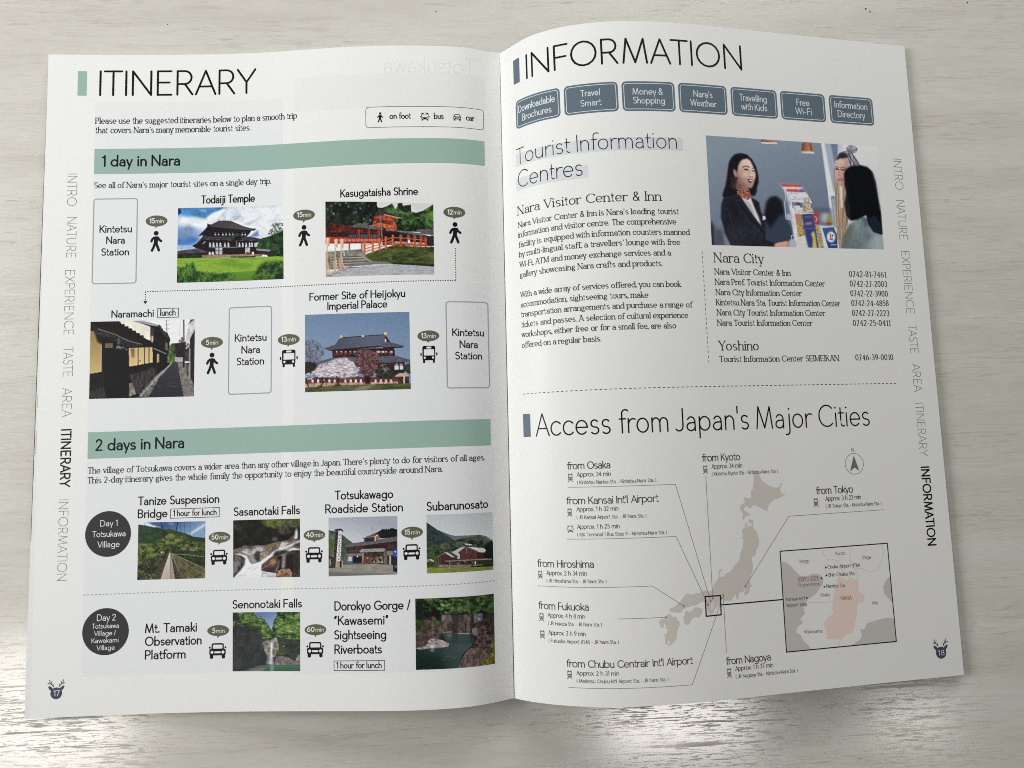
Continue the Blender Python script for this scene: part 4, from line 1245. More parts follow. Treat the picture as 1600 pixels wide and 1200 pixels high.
def pic_falls():
    p = Picture([(100, 80), (1303, 68), (97, 1130), (1305, 1128)], 116, 100, (50, 54, 56), 9)
    p.grad([(440, 60), (920, 60), (860, 420), (780, 420)], (92, 118, 170), (140, 166, 206), (650, 80), (760, 360))
    leaf = [(28, 44, 24), (54, 84, 36), (88, 124, 54), (132, 160, 84)]
    p.ramp([(100, 80), (480, 70), (520, 180), (600, 160), (660, 220), (760, 340), (800, 420), (840, 520), (640, 560), (100, 520)], leaf, 90, 60, sharp=1.4)
    p.ramp([(880, 70), (1310, 60), (1310, 620), (1000, 560), (820, 480), (800, 360), (830, 220), (890, 140)], leaf, 90, 50, sharp=1.3)
    p.dabs([(840, 230), (1300, 90), (1300, 590), (1160, 560), (840, 460)], 150, 38, 11, [(120, 152, 66), (150, 176, 92), (76, 112, 46), (40, 62, 30)], .6, .35, .7)
    p.dabs([(530, 160), (640, 150), (800, 400), (640, 420)], 60, 24, 10, [(110, 146, 70), (140, 170, 100), (60, 96, 44)], .6, .3, 1)
    p.ramp([(100, 330), (300, 300), (480, 360), (620, 460), (640, 580), (690, 760), (680, 1010), (480, 1080), (98, 1130)], [(36, 40, 42), (50, 54, 56), (66, 70, 70)], 90, 130, soft=20)
    p.dabs([(110, 100), (480, 90), (600, 260), (560, 380), (110, 330)], 60, 40, 9, [(150, 170, 130), (60, 90, 44), (34, 50, 30), (100, 130, 70)], .6, .1, .6)
    p.ramp([(100, 80), (200, 90), (230, 220), (100, 240)], [(34, 36, 44), (54, 56, 62)], 60, soft=20)
    p.dabs([(130, 420), (640, 520), (640, 980), (130, 1080)], 80, 30, 8, [(78, 84, 76), (40, 44, 44)], .35, .3, .8)
    p.ramp([(920, 560), (1310, 560), (1310, 960), (1180, 960), (1050, 880), (900, 820)], [(36, 40, 38), (56, 62, 54), (78, 82, 70)], 60)
    # rocks round the fall
    p.ramp([(640, 600), (760, 580), (880, 520), (910, 620), (930, 700), (860, 860), (720, 900), (680, 800), (630, 660)], [(74, 70, 64), (126, 122, 112), (168, 164, 152)], 50, sharp=1.4)
    p.dabs([(640, 600), (900, 560), (1040, 700), (900, 780), (680, 800)], 40, 26, 10, [(176, 172, 160), (90, 92, 70), (120, 126, 80)], .6, -.4, 1)
    p.ramp([(880, 860), (1060, 870), (1200, 940), (1310, 900), (1310, 1010), (840, 1010)], [(78, 72, 74), (118, 112, 112), (150, 144, 142)], 40)
    p.ramp([(1220, 900), (1310, 800), (1310, 940), (1230, 950)], [(100, 98, 92), (160, 158, 150)], 30)
    p.ramp([(890, 760), (1030, 710), (1040, 850), (900, 850)], [(50, 58, 36), (104, 116, 66)], 40, soft=10)
    p.poly([(690, 560), (760, 600), (880, 530), (880, 560), (790, 620), (700, 600)], (150, 150, 152), 6)
    # water
    p.poly([(775, 620), (815, 610), (806, 760), (816, 900), (830, 1005), (735, 1010), (765, 860), (770, 720)], (206, 208, 222), 5, .12, 20, 90)
    p.poly([(735, 860), (748, 870), (725, 1005), (700, 1005)], (180, 182, 198), 4)
    p.line([(790, 640), (785, 980)], 12, (232, 232, 238), .8)
    p.poly([(780, 900), (826, 900), (826, 1005), (790, 1000)], (120, 116, 128), 8, op=.5)
    p.grad([(480, 1060), (560, 1030), (740, 1012), (1310, 1005), (1310, 1140), (98, 1140), (300, 1110)], (74, 116, 96), (52, 96, 72), (700, 1010), (700, 1130))
    p.poly([(340, 1130), (480, 1085), (640, 1060), (700, 1075), (620, 1130)], (120, 120, 104), 14)
    p.poly([(765, 1015), (830, 1015), (826, 1130), (770, 1130)], (150, 164, 164), 10, op=.7)
    p.grain(5)
    return p


def pic_gorge():
    p = Picture([(83, 98), (1243, 25), (95, 1150), (1263, 1057)], 134, 122, (40, 40, 38), 10)
    p.ramp([(80, 90), (1250, 20), (1250, 340), (900, 330), (440, 340), (300, 380), (90, 460)], [(12, 20, 14), (34, 52, 28), (64, 92, 42), (100, 128, 66)], 90, 70, sharp=1.4)
    p.dabs([(440, 110), (860, 90), (880, 300), (460, 320)], 110, 26, 18, [(110, 136, 66), (150, 170, 100), (60, 88, 40), (30, 46, 26)], .55)
    p.ramp([(90, 120), (200, 110), (200, 420), (90, 430)], [(14, 20, 16), (30, 42, 28)], 60, soft=24)
    p.ramp([(180, 320), (440, 260), (440, 420), (260, 440)], [(12, 16, 18), (30, 36, 34)], 50, soft=16)
    # cliffs
    p.ramp([(460, 330), (900, 320), (900, 600), (700, 600), (460, 580)], [(52, 42, 40), (88, 74, 68), (126, 110, 100)], 40, 90, sharp=1.3)
    p.poly([(610, 240), (710, 300), (700, 600), (620, 600), (615, 400)], (40, 42, 40), 16, .4, 30, op=.75)
    p.poly([(470, 340), (520, 330), (520, 410), (470, 410)], (128, 124, 132), 8)
    p.poly([(880, 330), (930, 320), (920, 740), (880, 620)], (44, 40, 40), 10, .3, 40)
    p.poly([(930, 320), (1060, 310), (1060, 430), (930, 450)], (120, 116, 122), 12, .3, 40)
    p.ramp([(90, 560), (160, 480), (260, 380), (350, 350), (460, 470), (480, 590), (420, 680), (300, 660), (90, 800)], [(46, 38, 36), (86, 72, 68), (116, 100, 94)], 50, sharp=1.3)
    p.ramp([(100, 440), (220, 430), (240, 540), (110, 600)], [(32, 40, 20), (84, 98, 44)], 50, soft=12)
    p.ramp([(340, 410), (450, 420), (440, 480), (350, 480)], [(40, 70, 26), (80, 116, 44)], 40, soft=8)
    # water
    p.grad([(90, 830), (300, 800), (560, 780), (480, 600), (900, 590), (930, 740), (760, 900), (690, 1120), (90, 1160)], (20, 44, 40), (66, 88, 88), (200, 1100), (760, 720))
    p.grad([(480, 600), (700, 590), (900, 600), (930, 740), (560, 760)], (70, 80, 76), (52, 74, 74), (700, 600), (700, 760), 10)
    p.poly([(620, 600), (700, 600), (690, 720), (610, 740)], (44, 58, 58), 16, op=.7)
    p.poly([(540, 600), (605, 595), (600, 650), (550, 650)], (128, 120, 106), 12, op=.7)
    p.poly([(860, 610), (900, 600), (930, 780), (900, 740)], (40, 46, 46), 10)
    p.dabs([(500, 800), (900, 740), (720, 1000), (640, 1110), (300, 1120)], 160, 26, 3, [(96, 116, 116), (40, 66, 62), (120, 136, 136)], .35, -.3, .4)
    p.poly([(100, 1000), (420, 900), (560, 1120), (100, 1150)], (16, 36, 32), 50, op=.7)
    p.line([(700, 596), (860, 600)], 12, (170, 160, 146))
    p.line([(480, 585), (606, 575)], 10, (160, 148, 134))
    # pebble spit
    p.ramp([(95, 830), (220, 690), (340, 670), (480, 700), (570, 745), (560, 790), (440, 810), (300, 820), (150, 850)], [(110, 98, 94), (158, 146, 142), (190, 180, 176)], 34, 24)
    p.dabs([(150, 830), (300, 690), (480, 700), (570, 770), (330, 830)], 50, 22, 12, [(206, 198, 194), (110, 98, 94), (170, 160, 156)], .8)
    p.ell(332, 795, 34, 30, (206, 200, 198), 4)
    p.ell(330, 850, 30, 16, (150, 146, 142), 8)
    p.ramp([(95, 640), (240, 620), (300, 680), (240, 790), (95, 830)], [(54, 44, 44), (100, 86, 82)], 40)
    # near rocks and foliage at the right
    p.ramp([(930, 480), (1060, 400), (1250, 300), (1260, 860), (1000, 820), (920, 790), (980, 660), (910, 590)], [(40, 28, 30), (76, 56, 56), (110, 88, 82)], 44, sharp=1.5)
    p.ramp([(900, 520), (980, 510), (980, 640), (910, 610)], [(100, 94, 92), (150, 144, 140)], 30)
    p.ramp([(1150, 330), (1250, 220), (1255, 640), (1190, 640)], [(40, 40, 26), (74, 74, 40)], 50, soft=14)
    p.ramp([(680, 1115), (720, 1040), (790, 900), (870, 810), (1000, 800), (1200, 840), (1260, 1000), (1200, 1080), (940, 1090)], [(70, 56, 54), (104, 86, 82), (136, 116, 110)], 30, 60, sharp=1.3)
    p.dabs([(980, 560), (1160, 560), (1160, 900), (950, 780)], 60, 34, 10, [(130, 108, 100), (60, 42, 44), (90, 68, 66)], .6, .2, .8)
    p.ramp([(940, 1100), (1080, 1010), (1180, 900), (1200, 700), (1250, 620), (1262, 1060), (960, 1105)], [(54, 56, 22), (104, 104, 38), (150, 146, 62)], 40, soft=8, sharp=1.4)
    p.grain(4)
    return p


def pic_counter():
    p = Picture([(42, 35), (1468, 130), (92, 948), (1525, 985)], 290, 190, (112, 127, 143), 11)
    p.grad([(0, 0), (1600, 0), (1600, 1000), (0, 1000)], (124, 138, 153), (104, 120, 138), (500, 60), (700, 700))
    # far window wall on the right
    p.grad([(985, 80), (1520, 100), (1540, 990), (1090, 990), (1040, 500)], (205, 206, 206), (196, 196, 194), (1100, 100), (1300, 700))
    p.poly([(985, 90), (1030, 95), (1110, 560), (1130, 800), (1080, 760)], (214, 216, 220), 4)
    p.poly([(1010, 95), (1062, 98), (1110, 400), (1090, 520)], (150, 164, 184), 6)
    p.poly([(1060, 98), (1130, 102), (1128, 200), (1100, 300)], (104, 120, 146), 5)
    p.poly([(1130, 102), (1175, 105), (1165, 170), (1130, 190)], (178, 190, 206), 6)
    p.poly([(1068, 545), (1100, 540), (1130, 800), (1100, 800)], (96, 106, 122), 4)
    p.poly([(1080, 560), (1092, 560), (1120, 800), (1108, 800)], (206, 208, 212), 2)
    # blurred shelf behind
    p.poly([(910, 640), (1070, 650), (1090, 790), (940, 800)], (104, 116, 132), 16)
    p.ell(940, 680, 40, 34, (170, 70, 74), 12)
    p.ell(1020, 720, 36, 40, (170, 176, 184), 16)
    p.ell(1052, 745, 24, 36, (150, 146, 70), 10)
    p.ell(1050, 770, 26, 14, (150, 70, 66), 8)
    p.poly([(920, 640), (1060, 640), (1060, 672), (920, 676)], (84, 98, 120), 10)
    # lamps
    p.grad([(485, 66), (600, 70), (618, 104), (486, 100)], (128, 84, 62), (178, 134, 106), (490, 80), (610, 90))
    p.poly([(486, 92), (618, 96), (616, 108), (488, 103)], (228, 222, 212))
    p.grad([(822, 110), (840, 92), (890, 92), (912, 118), (922, 180), (818, 176)], (116, 66, 42), (196, 142, 108), (820, 130), (900, 130))
    p.poly([(880, 94), (900, 100), (920, 176), (896, 176)], (124, 74, 50), 6)
    p.poly([(818, 168), (924, 172), (926, 188), (822, 182)], (226, 216, 200), 2)
    # blurred seated figure behind and dark shapes at the left edge
    p.poly([(530, 590), (560, 550), (610, 540), (660, 580), (680, 680), (670, 740), (600, 800), (530, 800), (510, 700)], (24, 24, 34), 12)
    p.poly([(505, 760), (620, 690), (690, 710), (740, 800), (755, 900), (700, 960), (500, 960)], (52, 64, 84), 14)
    p.poly([(520, 720), (600, 640), (640, 700), (560, 810)], (22, 22, 32), 12)
    p.poly([(84, 740), (110, 790), (125, 960), (90, 960)], (32, 32, 40), 10)
    p.poly([(110, 800), (190, 830), (240, 960), (110, 960)], (74, 84, 98), 16)
    p.poly([(180, 840), (230, 900), (245, 960), (200, 960)], (120, 128, 142), 10)
    # clerk: hair behind, neck, ear, face, features, hair over
    def c(*pts):
        return [(x * .5044 + 160, y * .5044 + 133.3) for x, y in pts]
    p.poly(c((330, 105), (420, 130), (500, 210), (560, 320), (592, 450), (606, 580), (582, 650), (580, 740), (540, 815), (470, 790), (380, 760), (250, 800), (130, 835), (60, 848), (35, 820), (42, 760), (80, 640), (110, 450), (130, 300), (170, 180), (240, 122)), (24, 21, 28), 2)
    p.ramp(c((165, 480), (250, 500), (275, 600), (270, 700), (170, 690)), [(40, 30, 32), (84, 60, 54)], 14, 90, soft=6)
    p.poly(c((270, 520), (440, 660), (465, 745), (360, 750), (255, 700)), (148, 110, 98), 3)
    p.poly(c((280, 560), (350, 640), (340, 710), (262, 690)), (112, 78, 70), 6, op=.8)
    p.poly(c((200, 358), (226, 362), (262, 420), (272, 495), (240, 502), (207, 440)), (178, 140, 126), 2)
    p.line(c((222, 400), (245, 450)), 5, (128, 92, 82), .7)
    p.grad(c((268, 330), (310, 250), (360, 202), (425, 182), (480, 228), (522, 310), (556, 400), (563, 500), (542, 575), (522, 655), (482, 684), (430, 672), (350, 622), (288, 560), (262, 460)), (152, 116, 104), (212, 186, 172), c((270, 560))[0], c((480, 330))[0], 2)
    p.ell(*c((430, 250))[0], 30, 26, (214, 188, 174), 14)
    p.ell(*c((400, 455))[0], 26, 22, (206, 174, 158), 12)
    p.ell(*c((540, 470))[0], 9, 20, (212, 184, 170), 6)
    p.poly(c((285, 480), (330, 560), (430, 660), (360, 640), (290, 570)), (138, 102, 90), 8, op=.8)
    p.line(c((352, 335), (385, 318), (425, 318), (458, 334)), 8, (70, 50, 48), .9)
    p.line(c((505, 352), (542, 346)), 6, (82, 60, 58), .9)
    p.line(c((376, 374), (405, 364), (446, 382)), 7, (58, 42, 44), .95)
    p.ell(*c((414, 379))[0], 13, 5, (50, 36, 40))
    p.ell(*c((526, 399))[0], 9, 5, (58, 42, 46))
    p.poly(c((372, 345), (458, 345), (450, 372), (378, 366)), (150, 116, 106), 4, op=.5)
    p.line(c((504, 390), (545, 402)), 7, (70, 52, 54), .9)
    p.line(c((480, 390), (470, 440), (460, 482)), 7, (176, 142, 128), .6)
    p.ell(*c((490, 462))[0], 12, 12, (216, 190, 176), 5)
    p.line(c((456, 486), (482, 500), (512, 490)), 6, (128, 92, 84), .8)
    p.poly(c((424, 532), (468, 527), (518, 542), (506, 580), (480, 604), (450, 586)), (120, 66, 64))
    p.poly(c((450, 540), (513, 550), (500, 568), (470, 562)), (214, 194, 186))
    p.line(c((455, 625), (500, 620)), 7, (168, 132, 118), .6)
    p.poly(c((330, 105), (280, 220), (272, 330), (262, 400), (230, 365), (200, 355), (190, 470), (120, 460), (140, 250), (220, 130)), (23, 20, 27), 2)
    p.poly(c((330, 108), (420, 134), (500, 212), (560, 322), (592, 450), (604, 580), (575, 660), (520, 770), (505, 690), (545, 590), (568, 500), (562, 420), (530, 318), (482, 228), (425, 184), (360, 200)), (25, 22, 29), 2)
    for k in range(7):
        p.line(c((300 - 14*k, 150 + 22*k), (190 - 8*k, 360), (150 - 9*k, 600), (110 - 8*k, 800)), 3, (48, 42, 48) if k % 2 else (14, 12, 16), .4)
    p.line(c((560, 420), (585, 560), (560, 700)), 4, (70, 56, 58), .4)
    # scarf, shirt, jacket
    p.poly([(185, 560), (240, 545), (300, 520), (420, 560), (470, 590), (490, 680), (525, 740), (520, 900), (610, 930), (600, 965), (245, 950), (200, 850), (165, 720), (168, 610)], (34, 34, 48), 3)
    p.ramp([(190, 570), (290, 560), (420, 760), (500, 820), (510, 940), (250, 945), (180, 720)], [(22, 22, 32), (36, 37, 50), (50, 52, 68)], 120, 160, soft=6)
    p.poly([(318, 540), (400, 545), (430, 620), (470, 720), (492, 790), (430, 720), (370, 640)], (206, 204, 202), 2)
    p.poly([(340, 560), (400, 600), (450, 720), (400, 660)], (170, 168, 170), 8)
    p.ramp([(290, 505), (330, 488), (395, 500), (410, 550), (380, 575), (330, 555), (300, 535)], [(84, 32, 34), (132, 52, 46), (190, 140, 116), (120, 44, 42), (160, 96, 76)], 30, sharp=1.4)
    p.poly([(300, 520), (320, 545), (492, 800), (500, 830), (400, 740), (330, 640)], (26, 26, 38), 2)
    p.line([(312, 560), (400, 700), (492, 800)], 4, (66, 66, 80), .8)
    p.poly([(415, 560), (460, 600), (470, 700), (440, 640)], (30, 30, 42), 3)
    p.line([(215, 640), (260, 780), (300, 930)], 8, (56, 58, 72), .5)
    p.line([(480, 820), (520, 850), (510, 930)], 8, (20, 20, 30), .8)
    p.poly([(500, 706), (520, 706), (526, 732), (502, 742)], (226, 224, 222))
    # hand on the counter
    p.poly([(596, 935), (640, 925), (700, 915), (760, 930), (765, 955), (740, 966), (640, 968), (600, 962)], (206, 152, 126), 3)
    for y in (925, 938, 950):
        p.line([(700, y), (762, y + 14)], 5, (160, 104, 84))
    p.line([(620, 935), (700, 918)], 8, (228, 180, 154), .7)
    # counter top and glass rack
    p.poly([(720, 900), (1000, 880), (1140, 985), (720, 985)], (168, 172, 182), 8)
    p.poly([(640, 440), (800, 445), (860, 520), (915, 660), (960, 980), (860, 985), (760, 900), (720, 640), (690, 520)], (196, 198, 206), 3, .14, 40)
    p.poly([(640, 440), (810, 445), (826, 470), (668, 466)], (186, 72, 66), 2)
    p.poly([(664, 466), (826, 470), (850, 505), (690, 500)], (222, 206, 202), 2)
    p.poly([(690, 484), (790, 486), (800, 508), (704, 506)], (186, 62, 56), 3)
    p.ell(820, 505, 30, 24, (96, 104, 140), 6)
    p.ramp([(700, 510), (860, 510), (910, 600), (730, 590)], [(150, 156, 176), (206, 208, 214), (226, 226, 228)], 30, 16)
    p.ramp([(735, 590), (905, 600), (912, 640), (745, 640)], [(50, 58, 92), (100, 110, 140), (180, 184, 196)], 24, 12)
    p.ramp([(840, 560), (880, 560), (915, 680), (820, 685)], [(110, 96, 90), (180, 160, 140), (214, 200, 184)], 20)
    p.ramp([(750, 620), (805, 620), (820, 690), (765, 690)], [(170, 172, 180), (222, 222, 226)], 16)
    p.ramp([(765, 690), (820, 690), (830, 780), (780, 780)], [(90, 120, 70), (170, 150, 90), (200, 90, 80), (196, 198, 190)], 22)
    p.ramp([(780, 780), (840, 780), (850, 870), (790, 880)], [(120, 100, 60), (210, 170, 90), (70, 66, 80)], 22)
    p.ramp([(770, 880), (850, 870), (880, 980), (780, 985)], [(190, 186, 188), (214, 210, 200)], 24)
    p.poly([(820, 690), (915, 680), (970, 975), (880, 980), (850, 860)], (50, 62, 128), 2)
    p.poly([(832, 700), (905, 694), (922, 800), (850, 806)], (66, 62, 104), 2)
    for y in (712, 724):
        p.line([(845, y), (905, y - 6)], 4, (120, 116, 150))
    p.poly([(850, 762), (905, 756), (908, 776), (854, 782)], (130, 130, 160), 2)
    p.line([(856, 812), (930, 806)], 5, (96, 104, 160))
    p.poly([(900, 850), (925, 828), (935, 870), (950, 975), (910, 975), (915, 900)], (206, 182, 84), 3)
    p.poly([(918, 690), (955, 690), (968, 780), (932, 770)], (176, 52, 54), 3)
    p.line([(936, 710), (950, 730), (940, 755)], 6, (214, 180, 180))
    p.ramp([(935, 775), (975, 780), (1010, 970), (965, 975)], [(70, 74, 110), (150, 130, 90), (196, 176, 120), (120, 90, 110)], 26)
    p.line([(680, 480), (690, 560), (680, 600), (690, 730), (750, 740)], 6, (198, 204, 212), .8)
    p.line([(740, 745), (760, 860), (735, 870), (740, 900)], 6, (198, 204, 212), .8)
    p.poly([(690, 690), (745, 690), (748, 735), (700, 732)], (170, 176, 188), 3)
    p.line([(735, 590), (780, 900)], 8, (214, 216, 222), .8)
    p.line([(820, 688), (915, 684)], 6, (206, 208, 214))
    # leaflet with round badge
    p.poly([(970, 785), (1085, 790), (1125, 860), (1130, 975), (1010, 970)], (196, 204, 214), 3)
    p.grad([(992, 805), (1090, 798), (1118, 860), (1124, 975), (1045, 975)], (62, 92, 150), (40, 70, 128), (1000, 810), (1100, 960))
    p.ell(1068, 880, 35, 44, (226, 226, 226), 1)
    p.line([(1062, 856), (1066, 900)], 8, (170, 60, 66))
    p.line([(1078, 862), (1076, 902)], 7, (96, 90, 130))
    p.line([(1052, 896), (1084, 904)], 6, (170, 60, 66))
    p.ell(1080, 868, 8, 6, (70, 76, 126))
    p.line([(1070, 945), (1110, 942)], 7, (150, 170, 204))
    # visitor with plaited hair: braids, face
    p.ramp([(1098, 330), (1210, 330), (1230, 700), (1180, 850), (1140, 980), (1120, 900), (1108, 620)], [(110, 84, 66), (160, 132, 104), (196, 172, 140)], 12, 260, sharp=1.2)
    for k in range(7):
        x = 1112 + 16 * k
        p.line([(x, 470), (x + 6, 640), (x + 14 - k * 3, 900)], 4, (112, 82, 62), .7)
    p.poly([(1140, 460), (1165, 460), (1170, 640), (1150, 640)], (206, 204, 204), 3)
    p.ramp([(1090, 330), (1105, 240), (1140, 180), (1190, 165), (1250, 180), (1310, 260), (1320, 300), (1190, 320)], [(84, 80, 88), (130, 126, 134), (176, 172, 178)], 18, 40, sharp=1.3)
    p.poly([(1112, 235), (1150, 180), (1210, 190), (1230, 215), (1180, 225), (1120, 245)], (44, 40, 48), 5)
    p.ramp([(1195, 140), (1225, 116), (1270, 122), (1300, 150), (1285, 180), (1240, 192), (1205, 180)], [(84, 84, 94), (132, 132, 142), (176, 176, 184)], 30, sharp=1.2)
    for a, b in (((1200, 190), (1245, 300)), ((1225, 200), (1275, 290)), ((1250, 195), (1310, 285)), ((1235, 215), (1240, 290))):
        p.line([a, b], 9, (70, 66, 74), .8)
        p.line([(a[0]+9, a[1]), (b[0]+9, b[1])], 5, (190, 186, 190), .7)
    p.grad([(1100, 300), (1112, 245), (1150, 228), (1200, 232), (1222, 262), (1230, 310), (1195, 330), (1190, 420), (1170, 455), (1140, 455), (1118, 420), (1104, 360)], (202, 166, 156), (178, 138, 130), (1110, 300), (1210, 330), 3)
    p.ell(1150, 262, 30, 18, (208, 176, 168), 10)
    p.line([(1104, 300), (1118, 298), (1134, 306)], 7, (92, 66, 64), .8)
    p.line([(1108, 316), (1120, 314), (1134, 322)], 9, (72, 50, 54), .85)
    p.line([(1150, 308), (1172, 304), (1194, 312)], 7, (92, 66, 64), .8)
    p.line([(1152, 324), (1174, 320), (1194, 328)], 9, (72, 50, 54), .85)
    p.ell(1120, 320, 10, 5, (60, 42, 46))
    p.ell(1174, 326, 13, 5, (60, 42, 46))
    p.poly([(1180, 300), (1230, 310), (1196, 440), (1170, 440)], (150, 110, 104), 10, op=.6)
    p.line([(1136, 330), (1128, 366), (1146, 372)], 6, (150, 108, 100), .7)
    p.poly([(1120, 400), (1146, 392), (1180, 402), (1160, 420), (1134, 418)], (146, 86, 86))
    p.poly([(1132, 404), (1166, 404), (1154, 410), (1138, 409)], (206, 176, 170))
    p.line([(1096, 330), (1092, 420), (1106, 520), (1110, 640)], 10, (150, 128, 112), .8)
    # visitor from behind: pale jacket and long black hair
    p.ramp([(1150, 985), (1165, 880), (1230, 770), (1330, 710), (1420, 740), (1500, 850), (1525, 990)], [(84, 98, 104), (116, 132, 136), (146, 160, 160)], 120, 200, soft=5)
    p.poly([(1150, 985), (1180, 860), (1230, 770), (1260, 800), (1210, 985)], (104, 106, 100), 16)
    p.poly([(1420, 985), (1440, 860), (1510, 860), (1525, 990)], (150, 164, 166), 20)
    p.poly([(1178, 360), (1195, 320), (1240, 292), (1320, 285), (1380, 300), (1425, 340), (1455, 430), (1475, 560), (1500, 680), (1512, 860), (1440, 840), (1390, 780), (1370, 700), (1300, 735), (1240, 748), (1200, 700), (1185, 610), (1200, 520), (1185, 440)], (9, 11, 18), 3)
    p.poly([(1380, 740), (1440, 700), (1505, 780), (1512, 862), (1430, 835)], (24, 32, 46), 8)
    for k in range(15):
        f = k / 14
        x0, x1 = 1200 + 200 * f, 1190 + 310 * f
        p.line([(x0 + 40 * (1 - f), 300 + 30 * abs(f - .45)), (x1 + 14, 450), (x1, 600), (x1 + 6, 690 + 60 * f)], 3, (30, 37, 50) if k % 3 else (44, 54, 70), .16 + .1 * (k * 7 % 5) / 4)
    p.line([(1420, 350), (1465, 520), (1485, 660)], 10, (40, 50, 66), .6)
    p.ramp([(1182, 440), (1205, 520), (1188, 610), (1202, 700), (1225, 740), (1240, 700), (1215, 560), (1210, 440)], [(14, 16, 24), (40, 44, 54)], 18, 60, soft=5)
    p.line([(1240, 300), (1330, 292), (1400, 322)], 8, (34, 40, 52), .6)
    p.grain(3)
    return p

